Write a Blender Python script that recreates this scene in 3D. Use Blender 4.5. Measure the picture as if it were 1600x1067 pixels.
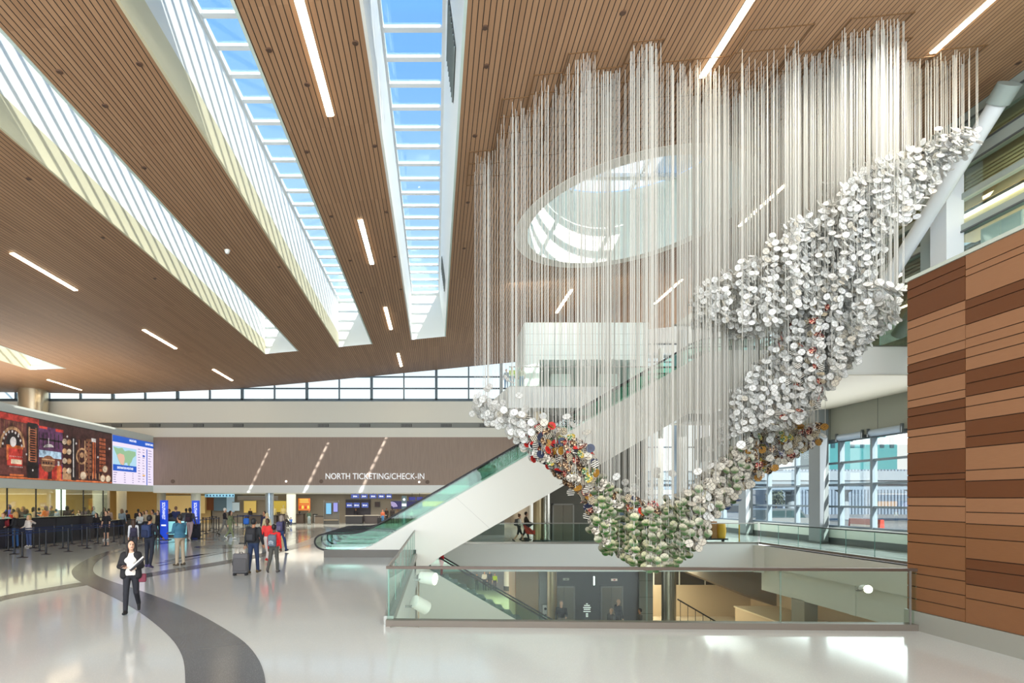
import bpy, bmesh, math, random
import numpy as np
from mathutils import Vector, Matrix

for _o in list(bpy.data.objects):
    bpy.data.objects.remove(_o)
SC = bpy.context.scene
COL = SC.collection

# ------------------------------------------------------------------ camera
F_PX, PX, PY, EYE = 860.0, 680.0, 780.0, 2.27
cam_data = bpy.data.cameras.new('camera')
cam_data.sensor_width = 36.0
cam_data.lens = 36.0 * F_PX / 1600.0
cam_data.shift_x = (800.0 - PX) / 1600.0
cam_data.shift_y = (PY - 533.5) / 1600.0
cam_data.clip_start = 0.05
cam_data.clip_end = 600
cam = bpy.data.objects.new('camera', cam_data)
cam.location = (0, 0, EYE)
cam.rotation_euler = (math.radians(90), 0, 0)
COL.objects.link(cam)
SC.camera = cam

# ------------------------------------------------------------------ view
SC.view_settings.view_transform = 'Standard'
SC.view_settings.look = 'None'
SC.view_settings.gamma = 1.0
SC.view_settings.use_curve_mapping = False
SC.view_settings.exposure = 0.15
SC.cycles.use_denoising = True
SC.cycles.max_bounces = 8
SC.cycles.diffuse_bounces = 5
SC.cycles.glossy_bounces = 4
SC.cycles.transmission_bounces = 4
SC.cycles.transparent_max_bounces = 24
SC.cycles.sample_clamp_indirect = 6.0
SC.cycles.sample_clamp_direct = 30.0
SC.cycles.caustics_reflective = False
SC.cycles.caustics_refractive = False

# ------------------------------------------------------------------ sky and sun
world = bpy.data.worlds.new('sky')
SC.world = world
world.use_nodes = True
wn = world.node_tree.nodes
wl = world.node_tree.links
wn.clear()
w_out = wn.new('ShaderNodeOutputWorld')
w_bg = wn.new('ShaderNodeBackground')
w_tc = wn.new('ShaderNodeTexCoord')
w_sep = wn.new('ShaderNodeSeparateXYZ')
w_ramp = wn.new('ShaderNodeValToRGB')
wl.new(w_tc.outputs['Generated'], w_sep.inputs[0])
wl.new(w_sep.outputs['Z'], w_ramp.inputs[0])
wl.new(w_ramp.outputs[0], w_bg.inputs[0])
wl.new(w_bg.outputs[0], w_out.inputs[0])
_r = w_ramp.color_ramp
_r.elements[0].position = 0.0
_r.elements[0].color = (1.0, 1.0, 1.0, 1)
_r.elements[1].position = 1.0
_r.elements[1].color = (0.13, 0.38, 0.86, 1)
for _p, _c in ((0.16, (0.95, 0.98, 1.0, 1)), (0.34, (0.50, 0.74, 1.0, 1)), (0.62, (0.20, 0.47, 0.95, 1))):
    _e = _r.elements.new(_p)
    _e.color = _c
w_bg.inputs[1].default_value = 1.25

sun_data = bpy.data.lights.new('sun', 'SUN')
sun_data.energy = 14.0
sun_data.angle = math.radians(0.6)
sun_data.color = (1.0, 0.97, 0.92)
sun = bpy.data.objects.new('sun', sun_data)
SUN_DIR = Vector((-0.285, 1.0, -0.593)).normalized()
sun.rotation_euler = SUN_DIR.to_track_quat('-Z', 'Y').to_euler()
sun.location = (30, -60, 50)
COL.objects.link(sun)


def area_lamp(name, loc, direction, sx, sy, watts, color=(1, 1, 1)):
    d = bpy.data.lights.new(name, 'AREA')
    d.shape = 'RECTANGLE'
    d.size, d.size_y = sx, sy
    d.energy = watts
    d.color = color
    o = bpy.data.objects.new(name, d)
    o.location = loc
    o.rotation_euler = Vector(direction).to_track_quat('-Z', 'Y').to_euler()
    COL.objects.link(o)
    return o


# added fill from behind the camera; lamps inside the right facade boost its daylight
area_lamp('added_front_fill_low', (-6, -7.2, 4.0), (0, 1, 0.12), 44, 7, 5600, (0.86, 0.94, 1.0))  # added lamp inside the unseen front glazing, lifts the frontal light
area_lamp('added_front_fill_high', (-4, -7.0, 10.2), (0, 1, -0.08), 40, 2.5, 4600, (0.88, 0.95, 1.0))  # added fill lamp; the wall behind it has no window
area_lamp('daylight_upper_right_facade', (20.0, 31, 10.6), (-1, 0, 0), 20, 4.5, 1200, (0.9, 0.96, 1.0))
area_lamp('added_gallery_fill', (16.72, 12, 13.45), (0.12, 0, -1), 0.25, 19, 800, (1.0, 0.95, 0.84))  # lamp added between pane and slats to brighten the slats
area_lamp('daylight_right_facade', (19.9, 30, 3.2), (-1, 0, 0.05), 20, 4.4, 1000, (0.93, 0.97, 1.0))
area_lamp('added_uplight_over_soffit', (-27.5, 33, 7.6), (0.1, 0, 1), 9, 16, 900, (1.0, 0.93, 0.82))  # added uplight hidden on the soffit box, brightens the ceiling
area_lamp('lower_hall_lamp', (6, 38, -1.9), (0, -0.2, -1), 14, 6, 1300, (1.0, 0.93, 0.82))
area_lamp('lower_void_lamp', (12.0, 33.0, -1.6), (0, 0, -1), 6, 5, 1100, (1.0, 0.9, 0.78))
area_lamp('added_slab_edge_fill', (4.2, 10.0, -2.2), (0, 1, -0.1), 9, 0.6, 170, (1.0, 0.97, 0.9))  # added out of view below the slab edge to light the lower level
area_lamp('added_lift_lobby_fill', (8.0, 26.2, 12.45), (0, 1, -0.75), 9, 0.4, 170, (0.95, 0.99, 1.0))  # added lamp without a fixture, brightens the front of the lift core
area_lamp('lounge_lamp', (-26.5, 34, 3.15), (0, 0, -1), 7, 22, 1000, (1.0, 0.83, 0.56))
area_lamp('ticket_hall_lamp', (-6, 48, 2.72), (0, 0, -1), 26, 6, 950, (1.0, 0.9, 0.76))
area_lamp('main_hall_lamp', (12.5, 35.5, 6.2), (0, 0, -1), 12, 8, 900, (1.0, 0.96, 0.9))

# ------------------------------------------------------------------ helpers
def L(c):
    return tuple(((v / 255.0) / 12.92 if v / 255.0 <= 0.04045 else ((v / 255.0 + 0.055) / 1.055) ** 2.4) for v in c[:3])


MATS = {}


def mat(name, rgb, rough=0.5, metal=0.0, emit=0.0, spec=0.5, emit_rgb=None):
    if name in MATS:
        return MATS[name]
    m = bpy.data.materials.new(name)
    m.use_nodes = True
    b = m.node_tree.nodes['Principled BSDF']
    c = L(rgb) + (1,)
    b.inputs['Base Color'].default_value = c
    b.inputs['Roughness'].default_value = rough
    b.inputs['Metallic'].default_value = metal
    b.inputs['Specular IOR Level'].default_value = spec
    if emit:
        b.inputs['Emission Color'].default_value = (L(emit_rgb) + (1,)) if emit_rgb else c
        b.inputs['Emission Strength'].default_value = emit
    MATS[name] = m
    return m


def nodes_of(m):
    return m.node_tree.nodes, m.node_tree.links, m.node_tree.nodes['Principled BSDF']


def nd(n, kind, **kw):
    x = n.new(kind)
    for k, v in kw.items():
        setattr(x, k, v)
    return x


def math_node(n, l, op, a, b=None, c=None):
    x = n.new('ShaderNodeMath')
    x.operation = op
    for i, v in enumerate((a, b, c)):
        if v is None:
            continue
        if isinstance(v, (int, float)):
            x.inputs[i].default_value = v
        else:
            l.new(v, x.inputs[i])
    return x.outputs[0]


def mix_rgb(n, l, fac, a, b, mode='MIX'):
    x = n.new('ShaderNodeMix')
    x.data_type = 'RGBA'
    x.blend_type = mode
    if isinstance(fac, (int, float)):
        x.inputs[0].default_value = fac
    else:
        l.new(fac, x.inputs[0])
    for i, v in ((6, a), (7, b)):
        if isinstance(v, tuple):
            x.inputs[i].default_value = v if len(v) == 4 else v + (1,)
        else:
            l.new(v, x.inputs[i])
    return x.outputs[2]


def glass_mat(name, tint, refl=0.06, rough=0.02, fres=0.6):
    if name in MATS:
        return MATS[name]
    m = bpy.data.materials.new(name)
    m.use_nodes = True
    n, l = m.node_tree.nodes, m.node_tree.links
    n.clear()
    out = n.new('ShaderNodeOutputMaterial')
    mix = n.new('ShaderNodeMixShader')
    t = n.new('ShaderNodeBsdfTransparent')
    g = n.new('ShaderNodeBsdfGlossy')
    lw = n.new('ShaderNodeLayerWeight')
    lw.inputs[0].default_value = 0.25
    t.inputs[0].default_value = L(tint) + (1,)
    g.inputs['Roughness'].default_value = rough
    f = math_node(n, l, 'MULTIPLY_ADD', lw.outputs['Fresnel'], fres, refl)
    l.new(f, mix.inputs[0])
    l.new(t.outputs[0], mix.inputs[1])
    l.new(g.outputs[0], mix.inputs[2])
    l.new(mix.outputs[0], out.inputs[0])
    MATS[name] = m
    return m


class MB:
    """collects shapes and links them as ONE mesh object"""

    def __init__(self):
        self.v, self.f, self.m, self.uv = [], [], [], {}

    def quad(self, pts, mi=0):
        b = len(self.v)
        self.v += [tuple(p) for p in pts]
        self.f.append(tuple(range(b, b + len(pts))))
        self.m.append(mi)
        return self

    def box(self, x0, x1, y0, y1, z0, z1, mi=0):
        b = len(self.v)
        self.v += [(x0, y0, z0), (x1, y0, z0), (x1, y1, z0), (x0, y1, z0), (x0, y0, z1), (x1, y0, z1), (x1, y1, z1), (x0, y1, z1)]
        for q in ((0, 3, 2, 1), (4, 5, 6, 7), (0, 1, 5, 4), (1, 2, 6, 5), (2, 3, 7, 6), (3, 0, 4, 7)):
            self.f.append(tuple(b + i for i in q))
            self.m.append(mi)
        return self

    def prism(self, poly, a0, a1, axis='y', mi=0):
        """polygon extruded along an axis; poly is (x,z) for y, (y,z) for x, (x,y) for z"""
        b = len(self.v)
        n = len(poly)

        def p3(p, a):
            return (p[0], a, p[1]) if axis == 'y' else ((a, p[0], p[1]) if axis == 'x' else (p[0], p[1], a))
        self.v += [p3(p, a0) for p in poly] + [p3(p, a1) for p in poly]
        self.f.append(tuple(range(b, b + n)))
        self.f.append(tuple(range(b + 2 * n - 1, b + n - 1, -1)))
        self.m += [mi, mi]
        for i in range(n):
            j = (i + 1) % n
            self.f.append((b + i, b + j, b + n + j, b + n + i))
            self.m.append(mi)
        return self

    def tube(self, path, r, n=8, mi=0, closed=False, cap=True):
        path = [Vector(p) for p in path]
        rs = r if isinstance(r, (list, tuple)) else [r] * len(path)
        b = len(self.v)
        up = None
        k = len(path)
        for i, p in enumerate(path):
            if closed:
                t = path[(i + 1) % k] - path[i - 1]
            else:
                t = path[min(i + 1, k - 1)] - path[max(i - 1, 0)]
            t = t.normalized()
            if up is None:
                up = Vector((0, 0, 1)) if abs(t.z) < 0.9 else Vector((0, 1, 0))
            s = t.cross(up)
            if s.length < 1e-6:
                s = t.orthogonal()
            s.normalize()
            up = s.cross(t).normalized()
            for j in range(n):
                a = 2 * math.pi * (j + 0.5) / n
                self.v.append(tuple(p + s * (rs[i] * math.cos(a)) + up * (rs[i] * math.sin(a))))
        for i in range(k if closed else k - 1):
            for j in range(n):
                i2 = (i + 1) % k
                self.f.append((b + i * n + j, b + i * n + (j + 1) % n, b + i2 * n + (j + 1) % n, b + i2 * n + j))
                self.m.append(mi)
        if cap and not closed:
            self.f.append(tuple(b + j for j in range(n - 1, -1, -1)))
            self.f.append(tuple(b + (k - 1) * n + j for j in range(n)))
            self.m += [mi, mi]
        return self

    def lathe(self, prof, cx=0, cy=0, n=20, mi=0, z0=0):
        b = len(self.v)
        for (r, z) in prof:
            for j in range(n):
                a = 2 * math.pi * j / n
                self.v.append((cx + r * math.cos(a), cy + r * math.sin(a), z + z0))
        for i in range(len(prof) - 1):
            for j in range(n):
                self.f.append((b + i * n + j, b + i * n + (j + 1) % n, b + (i + 1) * n + (j + 1) % n, b + (i + 1) * n + j))
                self.m.append(mi)
        self.f.append(tuple(b + j for j in range(n - 1, -1, -1)))
        self.f.append(tuple(b + (len(prof) - 1) * n + j for j in range(n)))
        self.m += [mi, mi]
        return self

    def cyl(self, cx, cy, z0, z1, r, n=20, mi=0):
        return self.lathe([(r, z0), (r, z1)], cx, cy, n, mi)

    def mesh(self, name, mats):
        me = bpy.data.meshes.new(name)
        me.from_pydata(self.v, [], self.f)
        for m in (mats if isinstance(mats, (list, tuple)) else [mats]):
            me.materials.append(m)
        if len(me.materials) > 1:
            me.polygons.foreach_set('material_index', self.m)
        me.update()
        return me

    def build(self, name, mats, parent=None, smooth=False, fix=True):
        me = self.mesh(name, mats)
        if fix:
            bm = bmesh.new()
            bm.from_mesh(me)
            bmesh.ops.recalc_face_normals(bm, faces=bm.faces)
            bm.to_mesh(me)
            bm.free()
        if smooth:
            smooth_by_angle(me)
        o = bpy.data.objects.new(name, me)
        COL.objects.link(o)
        if parent is not None:
            o.parent = parent
        return o


def smooth_by_angle(me, deg=40):
    me.polygons.foreach_set('use_smooth', [True] * len(me.polygons))
    try:
        me.set_sharp_from_angle(angle=math.radians(deg))
    except Exception:
        pass


def tag(o, label=None, cat=None, group=None, kind=None):
    if label:
        o['label'] = label
    if cat:
        o['category'] = cat
    if group:
        o['group'] = group
    if kind:
        o['kind'] = kind
    return o


def struct(o):
    o['kind'] = 'structure'
    return o


def empty(name, loc=(0, 0, 0), rz=0.0, label=None, cat=None, group=None, kind=None):
    o = bpy.data.objects.new(name, None)
    o.empty_display_size = 0.2
    o.location = loc
    o.rotation_euler = (0, 0, rz)
    COL.objects.link(o)
    return tag(o, label, cat, group, kind)


KIDS = {}


def copy_tree(o, parent=None):
    c = o.copy()
    COL.objects.link(c)
    if parent is not None:
        c.parent = parent
    for ch in [x for x in bpy.data.objects if x.parent == o]:
        copy_tree(ch, c)
    return c


def P(x, y, Y):
    """point of the place seen at photo coordinates x, y at depth Y"""
    return Vector(((x - PX) * Y / F_PX, Y, EYE + (PY - y) * Y / F_PX))


def G(x, y, z=0.0):
    Y = F_PX * (EYE - z) / (y - PY)
    return Vector(((x - PX) * Y / F_PX, Y, z))


def text_obj(name, body, size, material, parent=None, extrude=0.01, loc=(0, 0, 0), rot=(math.radians(90), 0, 0), align='LEFT', width=None):
    cu = bpy.data.curves.new(name, 'FONT')
    cu.body = body
    cu.size = size
    cu.extrude = extrude
    cu.align_x = align
    tmp = bpy.data.objects.new(name + '_tmp', cu)
    COL.objects.link(tmp)
    dg = bpy.context.evaluated_depsgraph_get()
    me = bpy.data.meshes.new_from_object(tmp.evaluated_get(dg))
    bpy.data.objects.remove(tmp)
    me.materials.clear()
    me.materials.append(material)
    if width and len(me.vertices):
        xs = [v.co.x for v in me.vertices]
        k = width / (max(xs) - min(xs))
        for v in me.vertices:
            v.co.x *= k
    o = bpy.data.objects.new(name, me)
    o.location = loc
    o.rotation_euler = rot
    COL.objects.link(o)
    if parent is not None:
        o.parent = parent
    return o


# ------------------------------------------------------------------ materials
WHITE = mat('white_paint', (232, 232, 226), 0.55)
WHITE_WARM = mat('warm_white_paint', (226, 222, 210), 0.55)
WHITE_PANEL = mat('white_metal_panel', (222, 224, 220), 0.4)
CREAM = mat('cream_curb_paint', (206, 198, 166), 0.6)
GREY_DARK = mat('dark_grey_metal', (92, 96, 96), 0.45, 0.3)
GREY_MID = mat('mid_grey_panel', (150, 152, 148), 0.5)
GREY_GREEN = mat('grey_green_panel', (168, 178, 170), 0.5)
STEEL = mat('brushed_steel', (158, 156, 150), 0.34, 0.7)
BRONZE = mat('bronze_cap_rail', (86, 72, 62), 0.4, 0.3)
BLACK = mat('black_rubber', (22, 22, 24), 0.45)
BLACK_METAL = mat('black_metal', (34, 34, 38), 0.4, 0.2)
MULLION = mat('window_mullion_paint', (124, 138, 148), 0.45, 0.1)
MULLION_D = mat('dark_mullion_paint', (86, 100, 108), 0.4, 0.3)
BEIGE = mat('beige_wall_paint', (206, 180, 146), 0.6)
LAMP = mat('lamp_diffuser', (255, 236, 200), 0.5, 0, 22.0, emit_rgb=(255, 232, 196))
LAMP_W = mat('white_lamp_diffuser', (255, 244, 225), 0.5, 0, 7.0, emit_rgb=(255, 240, 220))
GLASS = glass_mat('clear_glass', (240, 248, 245), 0.015, 0.02, 0.3)
GLASS_SKY = glass_mat('skylight_glass', (246, 250, 252), 0.01, 0.02, 0.12)
GLASS_G = glass_mat('green_balustrade_glass', (212, 237, 228), 0.035, 0.02, 0.4)
GLASS_R = glass_mat('guard_glass', (242, 250, 246), 0.012, 0.02, 0.3)


def wood_ceiling():
    m = mat('ceiling_wood_slats', (150, 112, 82), 0.55)
    n, l, b = nodes_of(m)
    tc = nd(n, 'ShaderNodeTexCoord')
    sep = nd(n, 'ShaderNodeSeparateXYZ')
    l.new(tc.outputs['Object'], sep.inputs[0])
    u = math_node(n, l, 'DIVIDE', sep.outputs['X'], 0.125)
    fr = math_node(n, l, 'FRACT', u)
    fl = math_node(n, l, 'FLOOR', u)
    gap = math_node(n, l, 'LESS_THAN', fr, 0.16)
    wn_ = nd(n, 'ShaderNodeTexWhiteNoise', noise_dimensions='2D')
    cmb = nd(n, 'ShaderNodeCombineXYZ')
    l.new(fl, cmb.inputs[0])
    l.new(math_node(n, l, 'FLOOR', math_node(n, l, 'DIVIDE', sep.outputs['Y'], 3.6)), cmb.inputs[1])
    l.new(cmb.outputs[0], wn_.inputs['Vector'])
    ns = nd(n, 'ShaderNodeTexNoise')
    ns.inputs['Scale'].default_value = 3.0
    ns.inputs['Detail'].default_value = 4
    mp = nd(n, 'ShaderNodeMapping')
    mp.inputs['Scale'].default_value = (6, 0.35, 1)
    l.new(tc.outputs['Object'], mp.inputs[0])
    l.new(mp.outputs[0], ns.inputs['Vector'])
    c1 = mix_rgb(n, l, wn_.outputs['Value'], L((164, 126, 94)), L((180, 141, 107)))
    c2 = mix_rgb(n, l, math_node(n, l, 'MULTIPLY', ns.outputs['Fac'], 0.35), c1, L((134, 94, 62)))
    c3 = mix_rgb(n, l, gap, c2, L((34, 24, 18)))
    l.new(c3, b.inputs['Base Color'])
    return m


def terrazzo(name, a, bcol, chip, rough):
    m = mat(name, a, rough)
    n, l, b = nodes_of(m)
    tc = nd(n, 'ShaderNodeTexCoord')
    v1 = nd(n, 'ShaderNodeTexVoronoi')
    v1.inputs['Scale'].default_value = 55
    l.new(tc.outputs['Object'], v1.inputs['Vector'])
    n1 = nd(n, 'ShaderNodeTexNoise')
    n1.inputs['Scale'].default_value = 0.7
    n1.inputs['Detail'].default_value = 3
    l.new(tc.outputs['Object'], n1.inputs['Vector'])
    base = mix_rgb(n, l, n1.outputs['Fac'], L(a), L(bcol))
    spk = math_node(n, l, 'LESS_THAN', v1.outputs['Distance'], 0.24)
    sel = math_node(n, l, 'MULTIPLY', spk, 0.5)
    l.new(mix_rgb(n, l, sel, base, L(chip)), b.inputs['Base Color'])
    l.new(math_node(n, l, 'MULTIPLY_ADD', n1.outputs['Fac'], 0.08, rough - 0.04), b.inputs['Roughness'])
    b.inputs['Specular IOR Level'].default_value = 0.5
    return m


def grain(name, a, c, scale=(1, 1, 30), rough=0.5, freq=3.0):
    m = mat(name, a, rough)
    n, l, b = nodes_of(m)
    tc = nd(n, 'ShaderNodeTexCoord')
    mp = nd(n, 'ShaderNodeMapping')
    mp.inputs['Scale'].default_value = scale
    ns = nd(n, 'ShaderNodeTexNoise')
    ns.inputs['Scale'].default_value = freq
    ns.inputs['Detail'].default_value = 5
    l.new(tc.outputs['Object'], mp.inputs[0])
    l.new(mp.outputs[0], ns.inputs['Vector'])
    l.new(mix_rgb(n, l, ns.outputs['Fac'], L(a), L(c)), b.inputs['Base Color'])
    return m


WOOD_CEIL = wood_ceiling()
FLOOR_M = terrazzo('light_terrazzo', (204, 209, 207), (194, 200, 198), (226, 230, 226), 0.10)
BAND_M = terrazzo('dark_terrazzo', (98, 102, 106), (86, 90, 95), (150, 152, 152), 0.2)
WOOD_L = grain('light_wall_veneer', (150, 106, 74), (138, 95, 64), (1, 2, 40), 0.5)
WOOD_D = grain('dark_wall_veneer', (104, 60, 28), (92, 50, 22), (1, 2, 40), 0.5)
WOOD_M = grain('medium_wall_veneer', (132, 88, 54), (120, 77, 45), (1, 2, 40), 0.5)
WOOD_BULK = grain('bulkhead_wood', (166, 146, 130), (128, 108, 96), (9, 1, 0.25), 0.55, 4.0)
SLAT_M = grain('beige_louver', (232, 210, 164), (196, 170, 124), (1, 1, 40), 0.55, 4.0)
# ================================================================== SHELL
HX = [-60, -40, -33.7, -25, -16, -10.4, -6, 0, 20]
HZ = [8.45, 8.35, 8.28, 8.15, 8.5, 8.98, 9.41, 10.0, 12.0]


def zc(x):
    return EYE + float(np.interp(x, HX, HZ))


Y_BACK = 42.6
CEIL_Y0, CEIL_Y1 = -8.0, Y_BACK
CEIL_X1 = 15.9
SKY = []                                         # (x left, x right, y end)
for _rl, _rr, _ye in ((-3.12, -2.83, 34.6), (-1.167, -0.928, 34.0), (-0.633, -0.409, 34.05), (-0.146, 0.060, 34.0)):
    def _solve(r):
        x = r * 9
        for _ in range(60):
            x = r * (zc(x) - EYE)
        return x
    SKY.append((_solve(_rl), _solve(_rr), _ye))
OC, OR, OI = (7.42, 21.0), 4.36, 3.86            # round skylight: centre, collar radius, opening radius
SQ = (2.5, 12.4, 16.0, 26.0)

ce = MB()
xs = sorted(set([-40.0, -36, -33.7, -29, -25, -20, -16, -13, -10.4, -8, -6, -3, 0.0, CEIL_X1, SQ[0], SQ[1]] + [v for s in SKY for v in s[:2]]))
for a, b_ in zip(xs[:-1], xs[1:]):
    mid = (a + b_) / 2
    spans = [(CEIL_Y0, CEIL_Y1)]
    for (xl, xr, ye) in SKY:
        if xl < mid < xr:
            spans = [(CEIL_Y0, 9.6), (ye, CEIL_Y1)]
    if SQ[0] < mid < SQ[1]:
        spans = [(CEIL_Y0, SQ[2]), (SQ[3], CEIL_Y1)]
    for (y0, y1) in spans:
        ce.quad([(a, y0, zc(a)), (a, y1, zc(a)), (b_, y1, zc(b_)), (b_, y0, zc(b_))])
NSEG = 96


def sq_pt(t):
    dx, dy = math.cos(t), math.sin(t)
    k = 1e9
    if dx > 1e-9:
        k = min(k, (SQ[1] - OC[0]) / dx)
    if dx < -1e-9:
        k = min(k, (SQ[0] - OC[0]) / dx)
    if dy > 1e-9:
        k = min(k, (SQ[3] - OC[1]) / dy)
    if dy < -1e-9:
        k = min(k, (SQ[2] - OC[1]) / dy)
    return OC[0] + dx * k, OC[1] + dy * k


angs = sorted(set([2 * math.pi * i / NSEG for i in range(NSEG)] + [math.atan2(sy - OC[1], sx - OC[0]) % (2 * math.pi) for sx in SQ[:2] for sy in SQ[2:]]))
for t0, t1 in zip(angs, angs[1:] + [angs[0] + 2 * math.pi]):
    p0 = (OC[0] + OR * math.cos(t0), OC[1] + OR * math.sin(t0))
    p1 = (OC[0] + OR * math.cos(t1), OC[1] + OR * math.sin(t1))
    q0, q1 = sq_pt(t0), sq_pt(t1)
    ce.quad([(p[0], p[1], zc(p[0])) for p in (p0, q0, q1, p1)])
struct(ce.build('ceiling', WOOD_CEIL, fix=False))

# ---- long skylights
SH = 2.85
for k, (xl, xr, ye) in enumerate(SKY):
    w = empty('window_%d' % (k + 1), (xl, ye, zc(xl)), kind='structure')
    off = Vector((-xl, -ye, -zc(xl)))

    def part(mb, name, m, smooth=False):
        o = mb.build(name, m, w, smooth)
        o.location = off
        return struct(o)
    z0, z1 = zc(xl), zc(xr)
    zt = max(z0, z1) + SH - 0.2
    ztl, ztr = zt, zt + 0.1
    y0 = 9.6
    xt = xr - 0.36
    part(MB().box(xl - 0.06, xl + 0.012, y0, ye, z0 - 0.02, z0 + 0.80), 'curb_face', CREAM if k < 3 else WHITE)
    mb = MB().quad([(xl - 0.02, y0, z0 + 0.80), (xl - 0.02, ye, z0 + 0.80), (xl - 0.02, ye, ztl), (xl - 0.02, y0, ztl)])
    mb.quad([(xl - 0.10, ye, z0), (xr + 0.1, ye, z1), (xr + 0.1, ye, ztr + 0.1), (xl - 0.10, ye, ztl + 0.1)])
    mb.quad([(xr, y0, z1), (xr, ye, z1), (xt, ye, ztr), (xt, y0, ztr)])
    mb.quad([(xl, y0, z0), (xr, y0, z1), (xr, y0, ztr), (xl, y0, ztl)])
    part(mb, 'shaft_lining', WHITE)
    part(MB().box(xr - 0.015, xr + 0.05, y0, ye, z1 - 0.02, z1 + 0.30), 'shaft_curb', mat('pale_mint_paint', (206, 222, 214), 0.5))
    mb = MB()
    n = int((ye - y0) / 1.0)
    for i in range(n + 1):
        yy = ye - 0.12 - i * 1.0
        mb.box(xl, xt, yy - 0.085, yy + 0.085, zt - 0.03, zt + 0.04)
    mb.box(xl - 0.02, xl + 0.05, y0, ye, zt - 0.06, zt + 0.12)
    mb.box(xt - 0.06, xt + 0.08, y0, ye, zt - 0.06, zt + 0.12)
    part(mb, 'glazing_bar', mat('skylight_bar_paint', (236, 238, 240), 0.4))
    part(MB().box(xl, xt, y0, ye, zt + 0.02, zt + 0.035), 'pane', GLASS_SKY)
    part(MB().box(xt + 0.02, xr + 2.0, y0, ye, zt + 0.12, zt + 0.2), 'roof_edge', GREY_MID)

# louvre grilles in the right lining of the third long skylight
xl, xr, ye = SKY[3]
for (ya, yb, what) in ((13.2, 15.1, 'large louvred air grille high in the skylight shaft nearest the camera'), (27.2, 28.8, 'small louvred air grille far along the skylight shaft')):
    zA, zB = zc(xr), zc(xr) + SH - 0.1
    def sp(s, y, d=0.0):
        return (xr - 0.36 * s - d, y, zA + (zB - zA) * s - d * 0.2)
    g = empty('louvre_grille', sp(0.3, ya), label=what, cat='air grille')
    mb = MB()
    mb.quad([sp(0.28, ya, 0.01), sp(0.28, yb, 0.01), sp(0.72, yb, 0.01), sp(0.72, ya, 0.01)])
    o = mb.build('backing', mat('grille_backing', (70, 76, 76), 0.6), g)
    o.location = -Vector(sp(0.3, ya))
    mb = MB()
    ns = 9
    for i in range(ns):
        s = 0.30 + 0.41 * i / (ns - 1)
        mb.tube([sp(s, ya + 0.03, 0.03), sp(s, yb - 0.03, 0.03)], 0.022, 4)
    o = mb.build('blades', mat('grille_blades', (150, 160, 158), 0.5), g)
    o.location = -Vector(sp(0.3, ya))

# ---- round skylight
w = empty('window_5', (OC[0], OC[1], zc(OC[0])), kind='structure')
off = Vector((-OC[0], -OC[1], -zc(OC[0])))
mb = MB()
for i in range(NSEG):
    t0, t1 = 2 * math.pi * i / NSEG, 2 * math.pi * (i + 1) / NSEG
    def rp(r, t, dz=0.0):
        x = OC[0] + r * math.cos(t)
        return (x, OC[1] + r * math.sin(t), zc(x) + dz)
    mb.quad([rp(OR, t0, -0.03), rp(OR, t1, -0.03), rp(OI, t1, -0.03), rp(OI, t0, -0.03)])
    mb.quad([rp(OR, t0, -0.03), rp(OR, t1, -0.03), rp(OR, t1, 0.03), rp(OR, t0, 0.03)])
o = mb.build('collar', WHITE_WARM, w); o.location = off; struct(o)
mb = MB()
ZR = zc(OC[0]) + 3.1
for i in range(NSEG):
    t0, t1 = 2 * math.pi * i / NSEG, 2 * math.pi * (i + 1) / NSEG
    a, b_ = rp(OI, t0, -0.03), rp(OI, t1, -0.03)
    mb.quad([a, b_, (b_[0], b_[1], ZR), (a[0], a[1], ZR)])
o = mb.build('drum_lining', mat('drum_paint', (230, 236, 226), 0.55), w, fix=False); o.location = off; struct(o)
mb = MB()
for c in (-2.55, -0.85, 0.85, 2.55):
    hw = math.sqrt(OI ** 2 - c * c)
    mb.box(OC[0] - hw, OC[0] + hw, OC[1] + c - 0.13, OC[1] + c + 0.13, ZR - 0.12, ZR + 0.1)
for c in (-1.3, 1.3):
    hw = math.sqrt(OI ** 2 - c * c)
    mb.box(OC[0] + c - 0.05, OC[0] + c + 0.05, OC[1] - hw, OC[1] + hw, ZR - 0.10, ZR + 0.1)
o = mb.build('glazing_bar', mat('skylight_bar_paint', (236, 238, 240), 0.4), w); o.location = off; struct(o)
YS_ = OC[1] + 1.1
tS = math.asin(1.1 / OI)
arc1 = [math.pi - tS + (math.pi + 2 * tS) * i / 60 for i in range(61)]
arc2 = [tS + (math.pi - 2 * tS) * i / 40 for i in range(41)]
mb = MB().quad([(OC[0] + OI * math.cos(a), OC[1] + OI * math.sin(a), ZR + 0.05) for a in arc1])
o = mb.build('pane', GLASS_SKY, w); o.location = off; struct(o)
FROST = mat('frosted_glazing', (244, 250, 252), 0.4)
_n, _l, _b = nodes_of(FROST)
_tr = _n.new('ShaderNodeBsdfTranslucent')
_tr.inputs[0].default_value = (0.9, 0.96, 0.98, 1)
_mx = _n.new('ShaderNodeMixShader')
_mx.inputs[0].default_value = 0.3
_l.new(_b.outputs[0], _mx.inputs[1]); _l.new(_tr.outputs[0], _mx.inputs[2])
_l.new(_mx.outputs[0], [x for x in _n if x.type == 'OUTPUT_MATERIAL'][0].inputs[0])
mb = MB().quad([(OC[0] + OI * math.cos(a), OC[1] + OI * math.sin(a), ZR + 0.05) for a in arc2])
o = mb.build('frosted_pane', FROST, w); o.location = off; struct(o)
mb = MB().quad([(OC[0] + 2.0, OC[1] - 4, ZR + 0.4), (OC[0] + 9, OC[1] - 4, ZR + 0.4), (OC[0] + 9, OC[1] + 2, ZR + 0.4), (OC[0] + 2.0, OC[1] + 2, ZR + 0.4)])
o = mb.build('roof_edge', GREY_MID, w); o.location = off; struct(o)

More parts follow.
